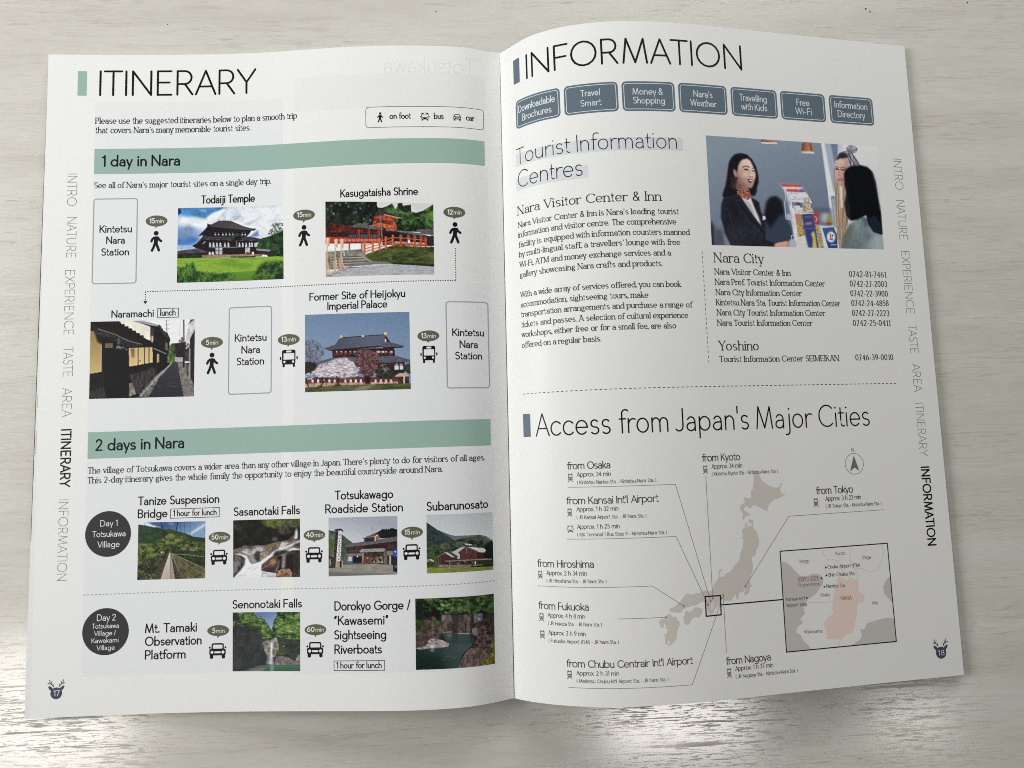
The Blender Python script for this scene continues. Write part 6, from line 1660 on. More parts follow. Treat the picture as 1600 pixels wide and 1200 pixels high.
SHAPES = {
    'accent_l': [
        [(-196.87, 7.95), (-192.76, 7.93), (-192.58, 19.74), (-196.68, 19.75)],
    ],
    'banner': [
        [(-188.59, 45.24), (-9.0, 45.07), (-8.95, 57.32), (-188.57, 56.93)],
        [(-188.59, 174.59), (-8.49, 175.62), (-8.76, 187.2), (-188.54, 186.59)],
    ],
    'station': [
        [(-188.46, 68.93), (-168.9, 68.74), (-169.08, 108.17), (-188.21, 108.13)],
        [(-126.78, 120.83), (-107.33, 121.04), (-107.33, 160.35), (-126.74, 160.15)],
        [(-28.28, 122.09), (-8.74, 121.95), (-8.81, 161.04), (-28.17, 160.94)],
    ],
    'bubble': [
        [(-160.27, 79.56), (-155.36, 79.67), (-160.32, 76.96), (-160.67, 82.94)],
        [(-92.4, 79.5), (-87.3, 79.8), (-92.4, 76.9), (-92.71, 83.03)],
        [(-23.71, 80.38), (-18.67, 80.18), (-23.66, 77.76), (-24.0, 83.79)],
        [(-134.46, 136.47), (-129.51, 136.65), (-134.49, 133.94), (-134.79, 139.9)],
        [(-99.34, 136.59), (-94.31, 136.81), (-99.35, 134.07), (-99.87, 139.91)],
        [(-36.29, 137.39), (-31.44, 137.49), (-36.25, 134.88), (-36.63, 140.64)],
        [(-130.03, 223.11), (-125.16, 223.25), (-130.06, 220.71), (-130.44, 226.44)],
        [(-87.49, 223.26), (-82.62, 223.37), (-87.49, 220.88), (-87.72, 226.49)],
        [(-44.48, 223.17), (-39.77, 223.34), (-44.46, 220.81), (-44.74, 226.45)],
        [(-130.15, 262.98), (-125.33, 263.09), (-130.18, 260.64), (-130.34, 266.24)],
        [(-87.03, 263.33), (-82.22, 263.39), (-87.04, 261.02), (-87.18, 266.42)],
    ],
    'walker': [
        [(-160.4, 85.3), (-160.49, 93.83)],
        [(-92.47, 85.24), (-92.53, 94.0)],
        [(-23.73, 86.15), (-23.58, 95.03)],
        [(-134.54, 142.2), (-134.43, 150.8)],
        [(-57.04, 33.03), (-57.0, 37.32)],
    ],
    'bus': [
        [(-102.42, 141.17), (-96.21, 149.03)],
        [(-39.03, 141.87), (-33.34, 149.56)],
        [(-38.11, 32.96), (-34.85, 36.78)],
    ],
    'car': [
        [(-134.07, 228.44), (-126.31, 234.95)],
        [(-91.62, 228.42), (-83.75, 235.03)],
        [(-48.61, 228.24), (-40.93, 234.89)],
        [(-134.23, 268.27), (-126.46, 274.8)],
        [(-91.04, 268.41), (-83.34, 274.91)],
        [(-23.51, 33.26), (-19.73, 36.46)],
    ],
    'legend': [
        [(-63.56, 29.87), (-8.89, 29.82), (-9.02, 39.66), (-63.62, 39.69)],
    ],
    'lunch': [
        [(-159.14, 120.25), (-149.82, 120.22), (-149.75, 124.38), (-159.07, 124.41)],
        [(-151.94, 210.0), (-130.33, 210.34), (-130.21, 214.36), (-151.88, 214.03)],
        [(-78.84, 276.48), (-56.82, 276.33), (-56.85, 280.4), (-78.85, 280.36)],
    ],
    'route': [
        [(-23.62, 97.15), (-23.59, 112.82), (-164.76, 111.69), (-164.66, 117.48)],
    ],
    'dashl': [
        [(-189.15, 245.63), (-8.38, 246.27)],
    ],
    'badge': [
        [(-178.97, 220.01), (-169.06, 220.23), (-179.18, 210.08)],
        [(-179.18, 261.85), (-169.13, 262.09), (-179.39, 251.92)],
    ],
    'emblem': [
        [(-199.52, 286.91), (-197.06, 286.95)],
        [(197.38, 286.4), (200.0, 286.45)],
    ],
    'panel': [
        [(-188.95, 32.45), (-6.23, 35.08), (-9.21, 282.87), (-189.43, 280.07)],
    ],
    'showt': [
        [(-55.04, 12.77), (-10.78, 9.14)],
    ],
    'accent_r': [
        [(9.03, 7.27), (13.11, 7.92), (12.82, 19.68), (8.67, 19.28)],
    ],
    'button': [
        [(10.03, 28.01), (33.61, 28.7), (33.18, 41.76), (9.49, 41.27)],
        [(35.42, 28.24), (59.73, 27.93), (59.25, 41.57), (35.05, 41.61)],
        [(61.47, 27.59), (85.65, 27.94), (85.07, 41.55), (60.89, 41.62)],
        [(87.17, 27.86), (110.8, 27.85), (110.52, 41.59), (86.99, 41.31)],
        [(112.87, 28.31), (136.55, 28.05), (135.73, 41.91), (112.52, 41.77)],
        [(138.1, 28.17), (161.65, 28.16), (160.91, 41.69), (137.67, 41.38)],
        [(163.89, 28.15), (187.43, 27.71), (186.92, 41.46), (163.12, 41.95)],
    ],
    'highlight': [
        [(8.83, 53.51), (87.65, 53.39), (87.48, 59.2), (8.77, 59.48)],
        [(8.81, 65.0), (44.61, 64.97), (44.47, 70.85), (8.67, 70.75)],
    ],
    'dashv': [
        [(94.01, 104.8), (93.62, 155.0)],
    ],
    'dashh': [
        [(9.11, 164.98), (186.52, 164.2)],
    ],
    'accent_a': [
        [(8.8, 173.54), (12.77, 173.46), (12.64, 183.78), (8.72, 183.71)],
    ],
    'train0': [
        [(29.41, 200.12), (31.67, 203.69)],
    ],
    'train1': [
        [(28.53, 214.93), (30.65, 218.36)],
    ],
    'cbus1': [
        [(28.36, 222.25), (30.85, 225.31)],
    ],
    'train2': [
        [(14.01, 241.57), (16.3, 245.02)],
    ],
    'train3': [
        [(13.9, 259.36), (16.23, 262.85)],
        [(13.95, 266.68), (16.34, 269.99)],
    ],
    'train4': [
        [(25.51, 282.48), (27.73, 285.93)],
    ],
    'train5': [
        [(93.48, 284.23), (95.6, 288.01)],
    ],
    'train6': [
        [(88.09, 198.62), (90.33, 202.16)],
    ],
    'train7': [
        [(139.8, 214.99), (142.14, 218.79)],
    ],
    'leader': [
        [(29.29, 206.0), (75.37, 206.15), (88.01, 255.94)],
        [(28.04, 227.93), (74.29, 228.05), (86.81, 257.32)],
        [(89.2, 202.97), (89.08, 254.84)],
        [(13.93, 248.02), (62.95, 248.19), (76.05, 257.17)],
        [(47.82, 261.21), (68.03, 261.32)],
        [(25.86, 289.46), (77.74, 289.6), (90.19, 262.2), (93.17, 254.9)],
        [(93.76, 277.66), (93.93, 253.85)],
        [(174.86, 221.71), (127.33, 222.23), (104.4, 250.85)],
    ],
    'land': [
        [(112.1, 201.22), (112.63, 202.58), (114.07, 203.21), (115.55, 206.14), (118.36, 208.36), (122.09, 209.67), (123.39, 209.34), (124.8, 207.67), (125.12, 207.99), (123.99, 209.94), (124.76, 212.66), (126.15, 212.34), (125.65, 213.27), (124.35, 213.6), (123.01, 214.3), (120.86, 214.58), (119.07, 215.83), (117.69, 217.29), (117.08, 219.73), (114.25, 218.07), (111.4, 216.6), (110.12, 216.92), (108.99, 218.0), (108.2, 217.39), (107.19, 216.78), (106.08, 217.67), (106.02, 218.61), (107.02, 219.23), (108.01, 220.03), (109.11, 220.96), (107.72, 221.07), (106.45, 221.27), (105.72, 222.74), (104.8, 222.32), (105.49, 220.09), (104.35, 218.53), (104.35, 216.83), (105.15, 216.11), (106.89, 215.06), (106.42, 212.96), (108.68, 213.52), (109.96, 213.31), (109.95, 210.47), (111.08, 209.38), (111.54, 205.97), (111.73, 203.31)],
        [(105.9, 226.14), (106.24, 224.27), (106.68, 223.92), (107.19, 225.64), (108.99, 225.63), (109.49, 224.45), (108.14, 224.07), (107.78, 223.23), (108.46, 222.51), (110.09, 223.16), (109.94, 226.36), (111.6, 228.34), (112.37, 232.15), (111.56, 234.73), (110.4, 236.16), (110.05, 238.2), (108.55, 238.67), (108.26, 239.78), (108.62, 242.43), (108.1, 244.93), (107.14, 246.73), (106.57, 248.92), (107.46, 251.03), (106.38, 251.51), (106.03, 253.53), (103.88, 254.75), (103.76, 253.55), (104.54, 251.2), (103.45, 252.05), (103.29, 253.15), (102.14, 253.14), (101.07, 253.73), (100.71, 255.92), (99.89, 255.94), (99.82, 254.01), (98.98, 254.32), (97.62, 256.25), (94.38, 256.2), (93.49, 254.3), (92.68, 254.43), (92.32, 256.79), (89.53, 259.52), (88.62, 261.29), (87.02, 261.36), (86.34, 259.67), (85.67, 257.79), (85.39, 255.95), (84.01, 255.85), (81.38, 257.14), (77.84, 257.65), (75.46, 258.59), (74.41, 259.98), (71.57, 259.45), (70.05, 259.37), (69.94, 257.91), (72.48, 256.96), (74.5, 255.26), (75.96, 253.53), (77.2, 252.14), (78.36, 252.21), (78.92, 252.61), (83.26, 252.15), (86.09, 251.23), (87.63, 251.88), (89.24, 251.8), (89.8, 249.27), (91.75, 247.18), (92.67, 245.4), (92.18, 243.7), (94.27, 242.61), (94.23, 243.28), (92.73, 244.48), (93.23, 246.17), (94.85, 246.09), (95.32, 245.2), (97.83, 244.25), (100.05, 241.8), (102.47, 239.53), (103.07, 236.84), (104.26, 234.67), (104.88, 231.71), (104.76, 230.5), (103.73, 230.44), (103.88, 230.08), (104.81, 229.83), (104.48, 226.81)],
        [(76.57, 259.39), (77.16, 259.24), (78.88, 259.72), (80.94, 257.85), (82.49, 258.24), (83.83, 258.77), (84.27, 259.89), (83.28, 261.28), (82.22, 262.48), (80.7, 261.84), (79.08, 262.82), (78.21, 264.22), (77.58, 265.08), (75.87, 264.61), (75.74, 263.51), (75.46, 261.86), (76.29, 260.83)],
        [(68.46, 260.55), (69.45, 259.88), (70.19, 260.1), (70.51, 261.21), (72.61, 261.33), (72.73, 262.42), (73.97, 264.13), (73.09, 266.07), (72.41, 267.83), (72.07, 270.34), (70.65, 271.88), (68.87, 273.03), (68.52, 272.65), (69.14, 271.61), (68.64, 270.5), (68.0, 271.72), (68.32, 272.82), (67.04, 272.02), (67.3, 270.78), (66.88, 268.23), (67.83, 268.1), (68.51, 266.16), (67.77, 265.94), (67.52, 263.75), (66.73, 264.25), (66.86, 265.34), (65.71, 265.64), (64.9, 263.25), (65.53, 262.2), (66.86, 261.91)],
    ],
    'nara_small': [
        [(88.34, 256.33), (89.73, 256.42), (89.56, 259.16), (88.32, 259.8), (87.79, 258.67)],
    ],
    'locator': [
        [(85.68, 253.84), (92.63, 253.87), (92.43, 261.86), (85.68, 261.99)],
    ],
    'locline': [
        [(92.53, 257.8), (121.7, 257.65)],
    ],
    'dot': [
        [(88.01, 255.94), (86.81, 257.32), (89.08, 254.84), (76.05, 257.17), (68.03, 261.32), (93.17, 254.9), (93.93, 253.85), (104.4, 250.85)],
    ],
    'inset': [
        [(121.95, 237.05), (174.94, 236.65), (175.35, 279.73), (121.73, 279.89)],
    ],
    'sea': [
        [(122.0, 241.37), (124.09, 241.92), (126.36, 243.34), (128.31, 245.79), (130.75, 248.07), (134.05, 248.5), (136.5, 247.81), (138.91, 247.75), (140.99, 248.74), (141.84, 250.07), (141.41, 252.39), (139.83, 253.98), (138.76, 255.4), (136.7, 257.16), (133.73, 258.43), (132.67, 259.83), (133.04, 261.12), (131.11, 261.4), (131.82, 264.4), (129.28, 266.52), (130.58, 268.09), (127.84, 269.76), (126.72, 271.97), (128.99, 273.2), (129.98, 275.58), (133.26, 278.98), (133.19, 279.86), (121.74, 279.81)],
        [(174.87, 251.38), (172.74, 252.76), (170.97, 255.67), (171.42, 258.72), (174.32, 262.16), (175.09, 262.43)],
        [(175.14, 270.19), (173.87, 269.45), (172.16, 269.11), (167.67, 269.63), (161.67, 270.68), (159.96, 273.32), (158.02, 273.17), (158.52, 275.76), (157.64, 277.38), (153.07, 279.68), (175.26, 279.64)],
    ],
    'nara': [
        [(148.86, 250.11), (150.81, 250.02), (153.37, 251.48), (155.16, 250.52), (158.5, 251.6), (159.22, 253.37), (158.3, 256.53), (160.38, 257.96), (161.48, 259.32), (160.54, 261.62), (157.6, 261.62), (156.9, 266.69), (155.9, 269.6), (154.28, 274.15), (150.58, 274.92), (148.48, 276.86), (144.68, 276.34), (140.87, 276.04), (141.54, 273.78), (140.48, 269.27), (142.6, 266.9), (145.87, 265.24), (145.03, 263.69), (146.22, 258.25), (147.2, 255.34)],
    ],
    'border': [
        [(143.17, 237.11), (142.71, 239.66), (144.31, 240.83), (144.44, 242.12), (143.45, 245.27), (142.86, 249.5)],
        [(144.44, 242.12), (147.6, 242.1), (149.47, 243.07), (151.07, 247.04), (154.7, 250.28)],
        [(157.32, 237.29), (155.65, 239.57), (156.03, 243.48), (157.48, 246.59), (159.16, 249.71), (158.5, 251.6)],
        [(157.68, 247.03), (160.9, 246.8), (165.17, 248.8), (168.7, 248.16), (171.62, 243.57), (172.95, 240.16), (172.0, 237.05)],
        [(133.61, 259.9), (137.9, 260.0), (141.22, 260.45), (145.58, 260.12)],
        [(147.05, 279.49), (147.75, 277.01)],
    ],
    'insetdot': [
        [(143.44, 245.4), (143.54, 248.86), (141.0, 249.85), (142.03, 253.62), (133.17, 257.76)],
    ],
    'compass': [
        [(161.61, 200.62), (166.21, 200.71), (162.03, 195.96)],
    ],
    'needle': [
        [(161.61, 196.85), (159.18, 203.91), (161.63, 202.28), (163.86, 203.94)],
    ],
}
PHOTOS = [
    ('pic_hall', 0, [(-150.62, 73.66), (-102.27, 74.24), (-101.82, 108.71), (-150.73, 108.61)]),
    ('pic_shrine', 0, [(-82.45, 73.72), (-33.24, 76.42), (-33.22, 109.45), (-82.31, 108.86)]),
    ('pic_lane', 0, [(-188.61, 125.48), (-142.25, 125.6), (-142.28, 160.58), (-188.49, 160.29)]),
    ('pic_palace', 0, [(-91.9, 125.68), (-44.6, 126.28), (-44.31, 161.0), (-91.76, 160.64)]),
    ('pic_bridge', 0, [(-165.95, 215.55), (-136.4, 215.95), (-136.2, 240.59), (-165.97, 240.37)]),
    ('pic_rapids', 0, [(-124.02, 215.94), (-94.0, 216.0), (-93.89, 241.02), (-123.77, 240.68)]),
    ('pic_station', 0, [(-81.21, 215.97), (-50.79, 215.98), (-51.0, 240.78), (-81.19, 240.98)]),
    ('pic_barn', 0, [(-38.19, 215.91), (-8.7, 216.33), (-8.8, 241.21), (-38.33, 240.81)]),
    ('pic_falls', 0, [(-123.81, 255.48), (-93.83, 255.74), (-93.72, 280.51), (-123.61, 280.22)]),
    ('pic_gorge', 0, [(-43.45, 251.17), (-8.9, 251.5), (-8.97, 281.01), (-43.47, 280.55)]),
    ('pic_counter', 1, [(99.08, 51.73), (187.55, 51.82), (186.36, 101.58), (98.67, 101.79)]),
]

# ------------------------------------------------------------------ the table top
def table_material():
    m = bpy.data.materials.new('pale_wood_laminate')
    m.use_nodes = True
    nt = m.node_tree
    N, L = nt.nodes, nt.links
    b = N['Principled BSDF']

    def node(t, **kw):
        n = N.new(t)
        for k, v in kw.items():
            setattr(n, k, v)
        return n

    def noise(scale, detail=3.0, rough=.55, dist=0.0, off=0.0):
        mp = node('ShaderNodeMapping')
        mp.inputs['Scale'].default_value = scale
        mp.inputs['Location'].default_value = (off, off * .7, 0)
        L.new(tc.outputs['Object'], mp.inputs['Vector'])
        n = node('ShaderNodeTexNoise')
        n.inputs['Scale'].default_value = 1.0
        n.inputs['Detail'].default_value = detail
        n.inputs['Roughness'].default_value = rough
        n.inputs['Distortion'].default_value = dist
        L.new(mp.outputs['Vector'], n.inputs['Vector'])
        return n.outputs['Fac']

    def ramp(src, a, b_, lo=0.0, hi=1.0):
        r = node('ShaderNodeMapRange')
        r.interpolation_type = 'SMOOTHSTEP'
        r.inputs['From Min'].default_value = a
        r.inputs['From Max'].default_value = b_
        r.inputs['To Min'].default_value = lo
        r.inputs['To Max'].default_value = hi
        L.new(src, r.inputs['Value'])
        return r.outputs['Result']

    def mul(a, b_):
        n = node('ShaderNodeMath', operation='MULTIPLY')
        L.new(a, n.inputs[0])
        if isinstance(b_, float):
            n.inputs[1].default_value = b_
        else:
            L.new(b_, n.inputs[1])
        return n.outputs[0]

    def add(a, b_):
        n = node('ShaderNodeMath', operation='ADD')
        L.new(a, n.inputs[0])
        L.new(b_, n.inputs[1])
        return n.outputs[0]

    def mix(fac, c0, c1):
        n = node('ShaderNodeMix', data_type='RGBA')
        L.new(fac, n.inputs[0])
        for i, c in ((6, c0), (7, c1)):
            if isinstance(c, tuple):
                n.inputs[i].default_value = (*c, 1)
            else:
                L.new(c, n.inputs[i])
        return n.outputs[2]
    tc = node('ShaderNodeTexCoord')
    broad = noise((4.0, 46.0, 1), 4, .6, .5)                   # wide pale and grey bands
    figure = noise((40.0, 440.0, 1), 6, .7, .8, 3.1)          # the figure of the grain
    fibre = noise((160.0, 1700.0, 1), 4, .7, .4, 1.7)          # fine fibres
    pores = noise((130.0, 1400.0, 1), 4, .62, .9, 5.3)          # short dark pore dashes
    lines = noise((26.0, 560.0, 1), 6, .66, 1.4, 11.0)          # long thin growth lines
    where = noise((6.0, 60.0, 1), 3, .5, .3, 8.8)              # where the pores crowd
    mottle = noise((70.0, 90.0, 1), 3, .6, .2, 2.2)
    col = mix(ramp(broad, .30, .70), (0.588, 0.562, 0.508), (0.668, 0.645, 0.594))
    col = mix(mul(ramp(mottle, .35, .75), .30), col, (0.695, 0.674, 0.626))
    col = mix(mul(ramp(figure, .50, .74), .48), col, (0.475, 0.438, 0.382))
    col = mix(mul(ramp(fibre, .45, .80), .35), col, (0.465, 0.430, 0.376))
    pm = mul(ramp(pores, .54, .62), ramp(where, .36, .60, .25, 1.0))
    lm = mul(ramp(lines, .55, .61), ramp(where, .32, .58, .25, 1.0))
    pm = add(mul(pm, .75), mul(lm, .7))
    col = mix(mul(pm, .40), col, (0.250, 0.228, 0.195))
    L.new(col, b.inputs['Base Color'])
    rg = node('ShaderNodeMath', operation='MULTIPLY_ADD')
    L.new(pm, rg.inputs[0])
    rg.inputs[1].default_value = .45
    rg.inputs[2].default_value = .14
    L.new(rg.outputs[0], b.inputs['Roughness'])
    sp = node('ShaderNodeMapRange')
    sp.inputs['To Min'].default_value = 1.0
    sp.inputs['To Max'].default_value = .03
    L.new(pm, sp.inputs['Value'])
    L.new(sp.outputs['Result'], b.inputs['Specular IOR Level'])
    h2 = add(mul(pm, -.07), mul(noise((130.0, 330.0, 1), 2, .5, 0, 2.0), .06))
    bp = node('ShaderNodeBump')
    bp.inputs['Strength'].default_value = 1.0
    bp.inputs['Distance'].default_value = .00010
    L.new(h2, bp.inputs['Height'])
    L.new(bp.outputs['Normal'], b.inputs['Normal'])
    return m


def slab(name, x0, x1, y0, y1, z0, z1, m, bevel):
    bm = bmesh.new()
    bmesh.ops.create_cube(bm, size=1)
    bmesh.ops.scale(bm, vec=(x1 - x0, y1 - y0, z1 - z0), verts=bm.verts)
    bmesh.ops.translate(bm, vec=((x0 + x1) / 2, (y0 + y1) / 2, (z0 + z1) / 2), verts=bm.verts)
    bmesh.ops.bevel(bm, geom=bm.edges[:], offset=bevel, segments=3, affect='EDGES')
    me = bpy.data.meshes.new(name)
    bm.to_mesh(me)
    bm.free()
    return link(name, me, None, [m])


table = slab('table_top', -1.2, 1.2, -.7, .7, -.030, 0.0, table_material(), .002)
table['kind'] = 'structure'
table['label'] = 'pale whitewashed wood grain table top under the magazine'

# a few specks of dirt lying on the table above the magazine
rs = random.Random(4)
M_SPECK = mat('dark_speck', (0.03, 0.026, 0.022), .8, .2)
for sx, sy, r in [(-0.1547, 0.1647, 0.00022), (0.1824, 0.1694, 0.00034), (0.1844, 0.1679, 0.00028), (0.234, 0.1722, 0.0003), (-0.0284, 0.1699, 0.00022)]:
    bm = bmesh.new()
    bmesh.ops.create_icosphere(bm, subdivisions=2, radius=r)
    for v in bm.verts:
        v.co.x *= 1 + rs.uniform(-.15, .35)
        v.co.y *= 1 + rs.uniform(-.25, .2)
        v.co.z *= .5
    bmesh.ops.translate(bm, vec=(sx, sy, r * .45), verts=bm.verts)
    me = bpy.data.meshes.new('crumb')
    bm.to_mesh(me)
    bm.free()
    o = link('crumb', me, None, [M_SPECK])
    o['label'] = 'tiny dark speck lying on the pale table above the magazine'
    o['category'] = 'crumb'
    o['group'] = 'dark specks on the table'

# ------------------------------------------------------------------ the magazine and its sheets
mag = bpy.data.objects.new('magazine', None)
COL.objects.link(mag)
mag['label'] = 'open tourist guide magazine showing itinerary and information pages on the pale table'
mag['category'] = 'magazine'


def paper_mat(name, rgb, show=0.012):
    m = mat(name, rgb, .42, .22)
    return m


M_PAPER = paper_mat('coated_paper', tuple(PAPER_RGB))
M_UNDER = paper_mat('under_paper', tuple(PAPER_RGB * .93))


def sheet(name, side, s0, s1, h, thick, m, parent, zscale=None, floor=.15):
    """one leaf: s1 may vary along the page; closed all round"""
    ns, nv = 150, 48
    u = np.linspace(0, 1, ns) ** 1.0
    v = np.linspace(0, PH, nv)
    S1 = s1(v / PH) if callable(s1) else np.full(nv, s1)
    U, V = np.meshgrid(u, v)
    Sg = s0 + U * (S1[:, None] - s0)
    P = on_page(side, Sg.ravel(), V.ravel(), 0.0) / MM
    T = on_page(side, Sg.ravel(), V.ravel(), h) / MM
    Bt = on_page(side, Sg.ravel(), V.ravel(), h - thick) / MM
    if zscale is not None:
        T = P.copy()
        T[:, 2] = P[:, 2] * zscale + h
        Bt = T.copy()
        Bt[:, 2] -= thick
    T[:, 2] = np.maximum(T[:, 2], floor + thick)
    Bt[:, 2] = np.maximum(Bt[:, 2], floor)
    n = ns * nv
    i = (np.arange(nv - 1)[:, None] * ns + np.arange(ns - 1)[None]).ravel()
    top = np.stack([i, i + ns, i + ns + 1, i + 1], 1)
    bot = top[:, ::-1] + n
    rim = ([k for k in range(ns)] + [r * ns + ns - 1 for r in range(1, nv)]
           + [(nv - 1) * ns + k for k in range(ns - 2, -1, -1)] + [r * ns for r in range(nv - 2, 0, -1)])
    rim = np.array(rim)
    nx = np.roll(rim, -1)
    side_f = np.stack([rim, nx, nx + n, rim + n], 1)
    F = np.concatenate([top, bot, side_f])
    me = bpy.data.meshes.new(name)
    me.from_pydata((np.concatenate([T, Bt]) * MM).tolist(), [], F.tolist())
    bm = bmesh.new()
    bm.from_mesh(me)
    bmesh.ops.recalc_face_normals(bm, faces=bm.faces[:])
    for f in bm.faces:
        f.smooth = True
    for e in bm.edges:
        if len(e.link_faces) == 2 and e.calc_face_angle(0) > .6:
            e.smooth = False
    bm.to_mesh(me)
    bm.free()
    return link(name, me, parent, [m])


LP = sheet('page', 0, .18, PW[0], 0.0, .09, M_PAPER, mag)
LP['label'] = 'itinerary page with teal banners and ten photographs'
RP = sheet('page', 1, .22, PW[1], 0.0, .09, M_PAPER, mag)
RP['label'] = 'information page with slate buttons and a map of Japan'
# leaves beneath: on the left they fan out towards the foot of the page
fan = [(.9, .16), (1.8, .32), (2.7, .48)]
for ext, dr in fan:
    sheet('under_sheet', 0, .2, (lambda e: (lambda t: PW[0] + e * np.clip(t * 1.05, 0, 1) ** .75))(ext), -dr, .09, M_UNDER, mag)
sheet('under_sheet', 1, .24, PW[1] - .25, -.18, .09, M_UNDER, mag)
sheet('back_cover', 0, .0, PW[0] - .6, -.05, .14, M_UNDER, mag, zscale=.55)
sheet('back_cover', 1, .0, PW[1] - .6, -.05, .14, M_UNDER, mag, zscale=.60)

# thin dark line along the lower leaves' edge, and pink dabs where pictures reach the trim
EDGE = mat('edge_dark', (0.040, 0.042, 0.060))
PINK = mat('edge_pink', (0.62, 0.47, 0.46))


def reach(v, ext):
    return PW[0] + ext * min(v / PH * 1.05, 1) ** .75


P = Print(0, -.48)
for v0, v1, w in ((9, 88, .42), (88, 132, .36), (132, 196, .30), (196, 222, .22)):
    vs = np.linspace(v0, v1, 24)
    P.poly([(-reach(v, 2.66), v) for v in vs] + [(-reach(v, 2.66) + w, v) for v in vs[::-1]], EDGE, 0)
P.build('edge_marks', mag)
P = Print(0, -.32)
for v0, v1 in ((158, 163.5), (174, 184)):
    vs = np.linspace(v0, v1, 6)
    P.poly([(-reach(v, 1.75), v) for v in vs] + [(-reach(v, 1.75) + .8, v) for v in vs[::-1]], PINK, 0)
P.build('edge_marks', mag)

# ------------------------------------------------------------------ inks
RPAPER = (204, 206, 204)
K = mat('black_ink', ink((17, 15, 19)))
KT = mat('text_ink', ink((52, 50, 53)))
KG = mat('tab_grey_ink', ink((112, 111, 113)))
GREY = mat('frame_grey_ink', ink((150, 151, 152)))
TEAL = mat('teal_ink', ink((144, 171, 161)))
OLIVE = mat('olive_ink', ink((92, 92, 76)))
BADGE = mat('badge_ink', ink((52, 51, 53)))
WHITE = mat('bare_paper', tuple(PAPER_RGB * .98))
SLATE = mat('slate_ink', ink((84, 98, 108), RPAPER))
SLATE_LINE = mat('slate_line_ink', ink((196, 202, 205), RPAPER))
NAVY = mat('navy_ink', ink((62, 68, 80), (216, 214, 208)))
HILITE = mat('highlight_ink', ink((187, 192, 193.5), RPAPER))
RK = mat('right_text_ink', ink((50, 49, 52), RPAPER))
LINE = mat('leader_ink', ink((104, 104, 106), RPAPER))
LAND = mat('land_ink', ink((181, 177, 170), RPAPER))
LANDPINK = mat('nara_ink', ink((202, 186, 177), RPAPER))
SEA = mat('sea_ink', ink((174, 172, 168), RPAPER))
INSET = mat('inset_ink', ink((204, 204.5, 201.5), RPAPER))
BORDER = mat('border_ink', ink((184, 183, 182), RPAPER))
RED = mat('red_ink', ink((140, 92, 90), RPAPER))
MGREY = mat('map_grey_ink', ink((112, 110, 110), RPAPER))
TRAIN = mat('train_ink', ink((100, 99, 102), RPAPER))
TINT = mat('tint_ink', ink((215.5, 218, 218)))
TINT2 = mat('tint_ink_pale', ink((217, 218.5, 217)))
GHOST = mat('show_through', ink((212, 213, 211)))


def mean_box(q):
    xs = sorted(a for a, b in q)
    ys = sorted(b for a, b in q)
    return (xs[0] + xs[1]) / 2, (ys[0] + ys[1]) / 2, (xs[2] + xs[3]) / 2, (ys[2] + ys[3]) / 2


def words(P, block, m, layer=3, only=None):
    for g, side, f, s, a, b, cap in TEXTS:
        if g == block:
            P.text(f, s, a, b, cap, m, layer)


def side_of(block):
    return next(t[1] for t in TEXTS if t[0] == block)


PAGE = (LP, RP)

# ---- left page: the faint tint behind the itinerary and the print showing through from overleaf
q = SHAPES['panel'][0]
P = Print(0)
x0, x1 = -189.0, -7.6
P.rect(x0, 33.0, -102.6, 280.5, TINT, 0)
P.rect(-97.0, 113.0, x1, 281.5, TINT, 0)
P.rect(-97.0, 13.5, x1, 30.0, TINT2, 0)
P.rect(x0, 23.0, -102.6, 32.0, TINT2, 0)
P.rect(-97.0, 57.8, x1, 112.0, TINT2, 0)
P.build('tinted_panel', LP)
a, b = SHAPES['showt'][0]
P = Print(0)
P.text('light', 'Totsukawa', (a[0], 13.2), (b[0] - 2, 13.2), 7.6, GHOST, 1, True)
P.build('show_through', LP, 'faint mirrored word Totsukawa showing through from overleaf')

# ---- headings, accent bars, banners
for (g, side, f, s, a, b, cap) in [t for t in TEXTS if t[0] == 'heading']:
    P = Print(side)
    P.text(f, s, a, b, cap, K, 3)
    P.build('heading', PAGE[side], 'thin black heading ' + s)
for key, side, m in (('accent_l', 0, TEAL), ('accent_r', 1, SLATE), ('accent_a', 1, SLATE)):
    P = Print(side)
    P.rect(*mean_box(SHAPES[key][0]), m, 1)
    P.build('accent_bar', PAGE[side])
for i, q in enumerate(SHAPES['banner']):
    P = Print(0)
    bx = mean_box(q)
    P.rect(-188.6, bx[1], -8.7, bx[3], TEAL, 1)
    words(P, 'banner%d' % (i + 1), K)
    P.build('banner', LP, ('teal banner reading 1 day in Nara', 'teal banner reading 2 days in Nara')[i])
for blk in ('intro_text', 'route_text', 'village_text'):
    P = Print(0)
    words(P, blk, KT)
    P.build('text_block', LP)

# ---- captions
group = []
for t in TEXTS:
    if t[0] == 'caption':
        group.append([t])
    elif t[0] == '+caption':
        group[-1].append(t)
for gr in group:
    P = Print(0)
    for g, side, f, s, a, b, cap in gr:
        P.text(f, s, a, b, cap, K, 3)
    P.build('caption', LP)

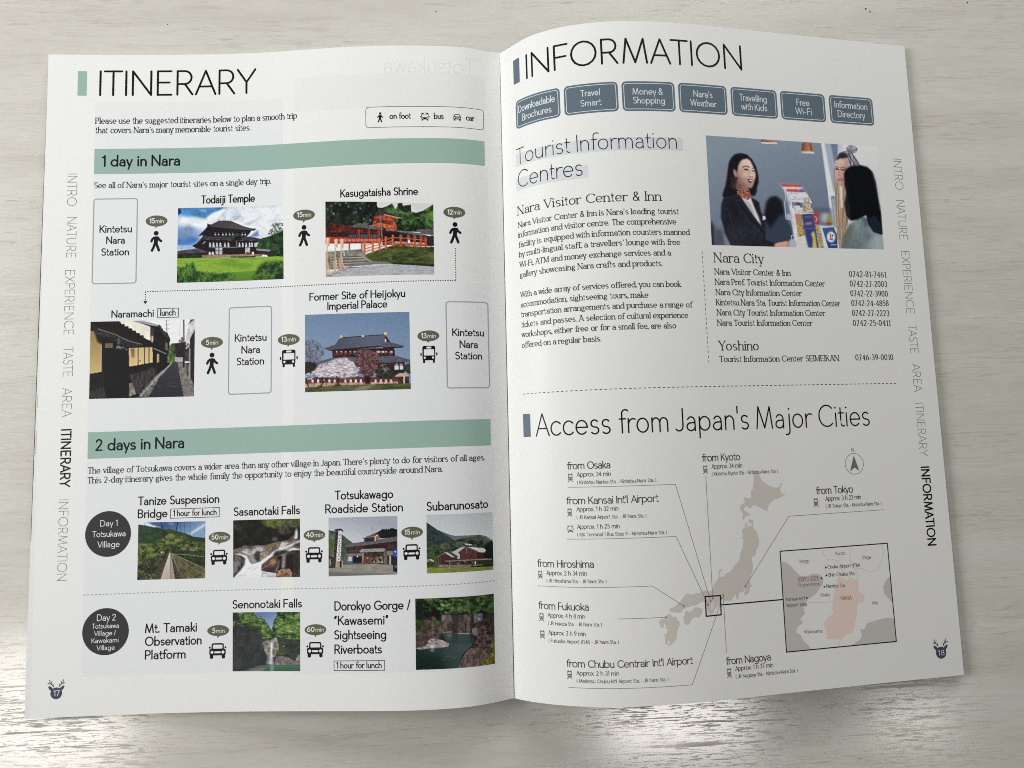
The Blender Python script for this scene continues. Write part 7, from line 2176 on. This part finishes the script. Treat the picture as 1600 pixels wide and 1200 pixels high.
# ---- station boxes, lunch boxes, time bubbles, day badges
for i, q in enumerate(SHAPES['station']):
    P = Print(0)
    P.outline(P.rrect_pts(*mean_box(q), 1.2), .50, GREY, 2)
    words(P, 'station%d' % (i + 1), K)
    P.build('station_box', LP)
for i, q in enumerate(SHAPES['lunch']):
    P = Print(0)
    x0, v0, x1, v1 = mean_box(q)
    P.outline([(x0, v0), (x1, v0), (x1, v1), (x0, v1)], .28, K, 2)
    words(P, 'lunch%d' % (i + 1), K)
    P.build('lunch_box', LP)
for i, (c, rx, ry, t) in enumerate(SHAPES['bubble']):
    P = Print(0)
    a, b = abs(rx[0] - c[0]), abs(ry[1] - c[1])
    pts = []
    for k in np.linspace(0, 2 * math.pi, 44, endpoint=False):
        pts.append((c[0] + a * math.cos(k), c[1] + b * math.sin(k)))
    P.poly(pts, OLIVE, 1)
    P.poly([(c[0] + .75, c[1] + b * .9), (t[0], t[1]), (c[0] - .55, c[1] + b * .9)], OLIVE, 2)
    words(P, 'bubble%d' % i, WHITE)
    P.build('time_bubble', LP)
for i, (c, rx, ry) in enumerate(SHAPES['badge']):
    P = Print(0)
    r = (abs(rx[0] - c[0]) + abs(ry[1] - c[1])) / 2
    P.ellipse(c[0], c[1], r, r, BADGE, 1, 64)
    words(P, 'badge%d' % (i + 1), WHITE)
    P.build('day_badge', LP)

# ---- pictograms
def walker(P, hd, ft):
    h = ft[1] - hd[1]
    x, y = (hd[0] + ft[0]) / 2, hd[1]

    def p(a, b):
        return (x + (a - 1036) / 300 * h, y + (b - 640) / 300 * h)
    P.ellipse(*p(1040, 640), .128 * h, .128 * h, K, 2, 24)
    P.poly([p(1003, 700), p(1022, 690), p(1062, 690), p(1082, 704), p(1070, 760), p(1066, 830), p(1002, 830), p(1006, 760)], K, 2)
    P.stroke([p(1008, 712), p(982, 735), p(966, 772)], .125 * h, K, 3)
    P.stroke([p(1070, 712), p(1086, 745), p(1120, 770)], .125 * h, K, 3)
    P.stroke([p(1020, 815), p(1002, 870), p(978, 922)], .135 * h, K, 3)
    P.stroke([p(1046, 815), p(1066, 865), p(1085, 920)], .135 * h, K, 3)


def bus(P, a, b, m=None, bg=None):
    m, bg = m or K, bg or WHITE
    w, h = b[0] - a[0], b[1] - a[1]

    def p(u, v):
        return (a[0] + (u - 305) / 313 * w, a[1] + (v - 550) / 405 * h)
    P.rrect(*p(305, 550), *p(618, 892), .14 * w, m, 1)
    for x0 in (318, 556):
        P.rrect(*p(x0, 870), *p(x0 + 50, 955), .05 * w, m, 2)
    P.rrect(*p(405, 570), *p(522, 612), .02 * w, bg, 3)
    P.rrect(*p(342, 632), *p(590, 778), .02 * w, bg, 3)
    for x0 in (362, 562):
        c = p(x0, 830)
        P.ellipse(c[0], c[1], .085 * w, .085 * w, bg, 3, 18)
    P.rrect(*p(255, 712), *p(288, 785), .045 * w, m, 1)
    P.rrect(*p(638, 708), *p(672, 780), .045 * w, m, 1)


def car(P, a, b):
    w, h = b[0] - a[0], b[1] - a[1]

    def p(u, v):
        return (a[0] + (u - 312) / 476 * w, a[1] + (v - 665) / 400 * h)
    P.rrect(*p(385, 665), *p(718, 860), .1 * w, K, 1)
    P.rrect(*p(425, 705), *p(682, 805), .03 * w, WHITE, 2)
    P.rrect(*p(328, 808), *p(772, 980), .1 * w, K, 3)
    P.rrect(*p(345, 930), *p(437, 1065), .07 * w, K, 2)
    P.rrect(*p(663, 930), *p(752, 1062), .07 * w, K, 2)
    for x0 in (402, 697):
        c = p(x0, 897)
        P.ellipse(c[0], c[1], .083 * w, .083 * w, WHITE, 4, 20)
    P.rrect(*p(462, 875), *p(638, 925), .05 * w, WHITE, 4)
    for x0 in (338, 762):
        c = p(x0, 778)
        P.ellipse(c[0], c[1], .058 * w, .058 * w, K, 1, 14)


def train(P, a, b):
    w, h = b[0] - a[0], b[1] - a[1]

    def p(u, v):
        return (a[0] + u * w, a[1] + v * h)
    P.rrect(*p(.08, .0), *p(.92, .78), .16 * w, TRAIN, 1)
    P.rrect(*p(.22, .20), *p(.78, .42), .04 * w, WHITE, 2)
    P.rrect(*p(.36, .0), *p(.64, .09), .02 * w, WHITE, 2)
    for u in (.28, .72):
        c = p(u, .60)
        P.ellipse(c[0], c[1], .08 * w, .08 * w, WHITE, 2, 10)
    P.stroke([p(.32, .78), p(.05, 1.0)], .13 * w, TRAIN, 3)
    P.stroke([p(.68, .78), p(.95, 1.0)], .13 * w, TRAIN, 3)
    P.stroke([p(.2, .89), p(.8, .89)], .08 * w, TRAIN, 3)


for i, q in enumerate(SHAPES['walker'][:4]):
    P = Print(0)
    walker(P, *q)
    P.build('walker_icon', LP)
for q in SHAPES['bus'][:2]:
    P = Print(0)
    bus(P, *q)
    P.build('bus_icon', LP)
for q in SHAPES['car'][:5]:
    P = Print(0)
    car(P, *q)
    P.build('car_icon', LP)
P = Print(0)
x0, v0, x1, v1 = mean_box(SHAPES['legend'][0])
P.outline(P.rrect_pts(x0, v0, x1, v1, 1.4), .24, KT, 2)
walker(P, *SHAPES['walker'][4])
bus(P, *SHAPES['bus'][2])
car(P, *SHAPES['car'][5])
words(P, 'legend', K)
P.build('legend_box', LP, 'thin outlined key for on foot, bus and car')

# ---- dotted route, dashed rules, section tabs, page numbers
P = Print(0)
a, b, c, d = SHAPES['route'][0]
b = (a[0], (b[1] + c[1]) / 2)
c = (d[0], b[1])
P.dashes(a, b, .55, .55, .42, KT)
P.dashes(b, c, .55, .55, .42, KT)
P.dashes(c, (d[0], d[1] - 1.2), .55, .55, .42, KT)
P.poly([(d[0] - .95, d[1] - 1.0), (d[0] + .95, d[1] - 1.0), (d[0], d[1] + .7)], KT, 2)
P.build('dotted_route', LP)
P = Print(0)
a, b = SHAPES['dashl'][0]
v = (a[1] + b[1]) / 2
P.dashes((a[0], v), (b[0], v), .9, .75, .36, GREY)
P.build('dashed_rule', LP)
for side in (0, 1):
    for g, sd, f, s, a, b, cap in [t for t in TEXTS if t[0] == 'tab' and t[1] == side]:
        P = Print(side)
        P.text(f, s, a, b, cap, K if f == 'tabbold' else KG, 3)
        P.build('section_tab', PAGE[side])
for i, q in enumerate(SHAPES['emblem']):
    side = i
    (cx, cy), (ex, ey) = q
    r = math.hypot(ex - cx, ey - cy)
    P = Print(side)
    P.ellipse(cx, cy, r, r, NAVY, 1, 36)
    for sg in (-1, 1):
        def p(u, v):
            return (cx + sg * (u - 815) / 110 * r, cy + (v - 520) / 110 * r)
        P.poly([p(958, 372), p(966, 405), p(950, 440), p(915, 470), p(870, 440), p(900, 405)], NAVY, 2)
        P.stroke([p(865, 398), p(905, 350), p(935, 330), p(942, 272)], .15 * r, NAVY, 2)
        P.stroke([p(930, 338), p(975, 330)], .14 * r, NAVY, 2)
        P.stroke([p(915, 340), p(900, 295)], .13 * r, NAVY, 2)
        P.stroke([p(878, 380), p(875, 345)], .13 * r, NAVY, 2)
    words(P, 'emblem%d' % (i + 1), WHITE)
    P.build('page_number', PAGE[side], 'antlered emblem with page number %d' % (17 + i))

# ---- right page: link buttons, highlights, texts
for i, q in enumerate(SHAPES['button']):
    P = Print(1)
    x0 = 9.75 + 25.62 * i
    x0, v0, x1, v1 = mean_box(q)
    v0, v1 = 27.95, 41.6
    P.rrect(x0, v0, x1, v1, 2.0, SLATE, 1)
    P.outline(P.rrect_pts(x0 + .95, v0 + .95, x1 - .95, v1 - .95, 1.25), .26, SLATE_LINE, 2)
    words(P, 'button%d' % i, SLATE_LINE)
    P.build('link_button', RP)
for q in SHAPES['highlight']:
    P = Print(1)
    P.rect(*mean_box(q), HILITE, 1)
    P.build('highlight_bar', RP)
P = Print(1)
words(P, 'sub', K)
P.build('subheading', RP, 'thin subheading Tourist Information Centres')
P = Print(1)
words(P, 'body_head', RK)
P.build('subheading', RP, 'serif subheading Nara Visitor Center & Inn')
for g, side, f, s, a, b, cap in [t for t in TEXTS if t[0] == 'list_head']:
    P = Print(1)
    P.text(f, s, a, b, cap, RK, 3)
    P.build('subheading', RP, 'serif subheading ' + s)
for blk in ('body0', 'body1', 'list', 'phone'):
    P = Print(1)
    words(P, blk, RK)
    P.build('text_block', RP)
P = Print(1)
a, b = SHAPES['dashv'][0]
x = (a[0] + b[0]) / 2
P.dashes((x, a[1]), (x, b[1]), 1.15, .95, .26, RK)
P.build('dashed_rule', RP)
P = Print(1)
a, b = SHAPES['dashh'][0]
v = (a[1] + b[1]) / 2
P.dashes((a[0], v), (b[0], v), 1.15, .95, .30, RK)
P.build('dashed_rule', RP)

# ---- the map of Japan and its routes
P = Print(1)
for q in SHAPES['land']:
    P.poly(q, LAND, 1)
P.poly(SHAPES['nara_small'][0], LANDPINK, 2)
P.build('map', RP, 'beige map of Japan with Nara in pink')
P = Print(1)
P.outline(SHAPES['locator'][0], .55, K, 4)
P.stroke(SHAPES['locline'][0], .50, K, 4)
P.build('locator_box', RP)
for q in SHAPES['leader']:
    P = Print(1)
    P.stroke(q, .20, LINE, 3)
    e = q[-1]
    P.ellipse(e[0], e[1], .42, .42, MGREY, 4, 16)
    P.build('leader_line', RP)
for i in range(8):
    P = Print(1)
    words(P, 'city%d' % i, RK)
    for q in SHAPES.get('train%d' % i, []):
        train(P, *q)
    for a, b in SHAPES.get('cbus%d' % i, []):
        bus(P, a, b, TRAIN)
    P.build('route_note', RP)
P = Print(1)
q = SHAPES['inset'][0]
P.poly(q, INSET, 1)
for s in SHAPES['sea']:
    P.poly(s, SEA, 2)
for s in SHAPES['nara']:
    P.poly(s, LANDPINK, 2)
for s in SHAPES['border']:
    P.stroke(s, .24, BORDER, 3)
P.outline(q, .45, K, 4)
for c in SHAPES['insetdot'][0]:
    P.ellipse(c[0], c[1], .40, .40, K, 4, 16)
for k, m in ((0, MGREY), (1, RK), (2, RED)):
    words(P, 'inset%d' % k, m, 5)
P.build('inset_map', RP, 'framed inset map of the Nara region')
P = Print(1)
c, ex, ey = SHAPES['compass'][0]
r1, r2 = abs(ex[0] - c[0]), abs(ey[1] - c[1])
P.outline([(c[0] + r1 * math.cos(k), c[1] + r2 * math.sin(k)) for k in np.linspace(0, 2*math.pi, 40, endpoint=False)], .22, LINE, 2)
P.poly(SHAPES['needle'][0], TRAIN, 2)
words(P, 'compass', MGREY)
P.build('compass', RP)

# ---- the photographs
LABELS = {
    'pic_hall': 'printed photograph of a great wooden temple hall above a green lawn',
    'pic_shrine': 'printed photograph of a vermilion shrine gallery, fence and steps',
    'pic_lane': 'printed photograph of a narrow lane beside a dark old house',
    'pic_palace': 'printed photograph of a blue roofed palace hall behind cherry blossom',
    'pic_bridge': 'printed photograph of a plank walkway on a suspension bridge',
    'pic_rapids': 'printed photograph of white rapids over brown boulders',
    'pic_station': 'printed photograph of a roadside building with a tall white sign',
    'pic_barn': 'printed photograph of a red hall with a pale roof under hills',
    'pic_falls': 'printed photograph of a thin waterfall between green trees',
    'pic_gorge': 'printed photograph of a green river gorge between cliffs',
    'pic_counter': 'printed photograph of a clerk helping two visitors at a counter',
}
for name, side, quad in PHOTOS:
    globals()[name]().build(PAGE[side], side, quad, (196, 197, 194) if side else (221, 222, 219), LABELS[name])
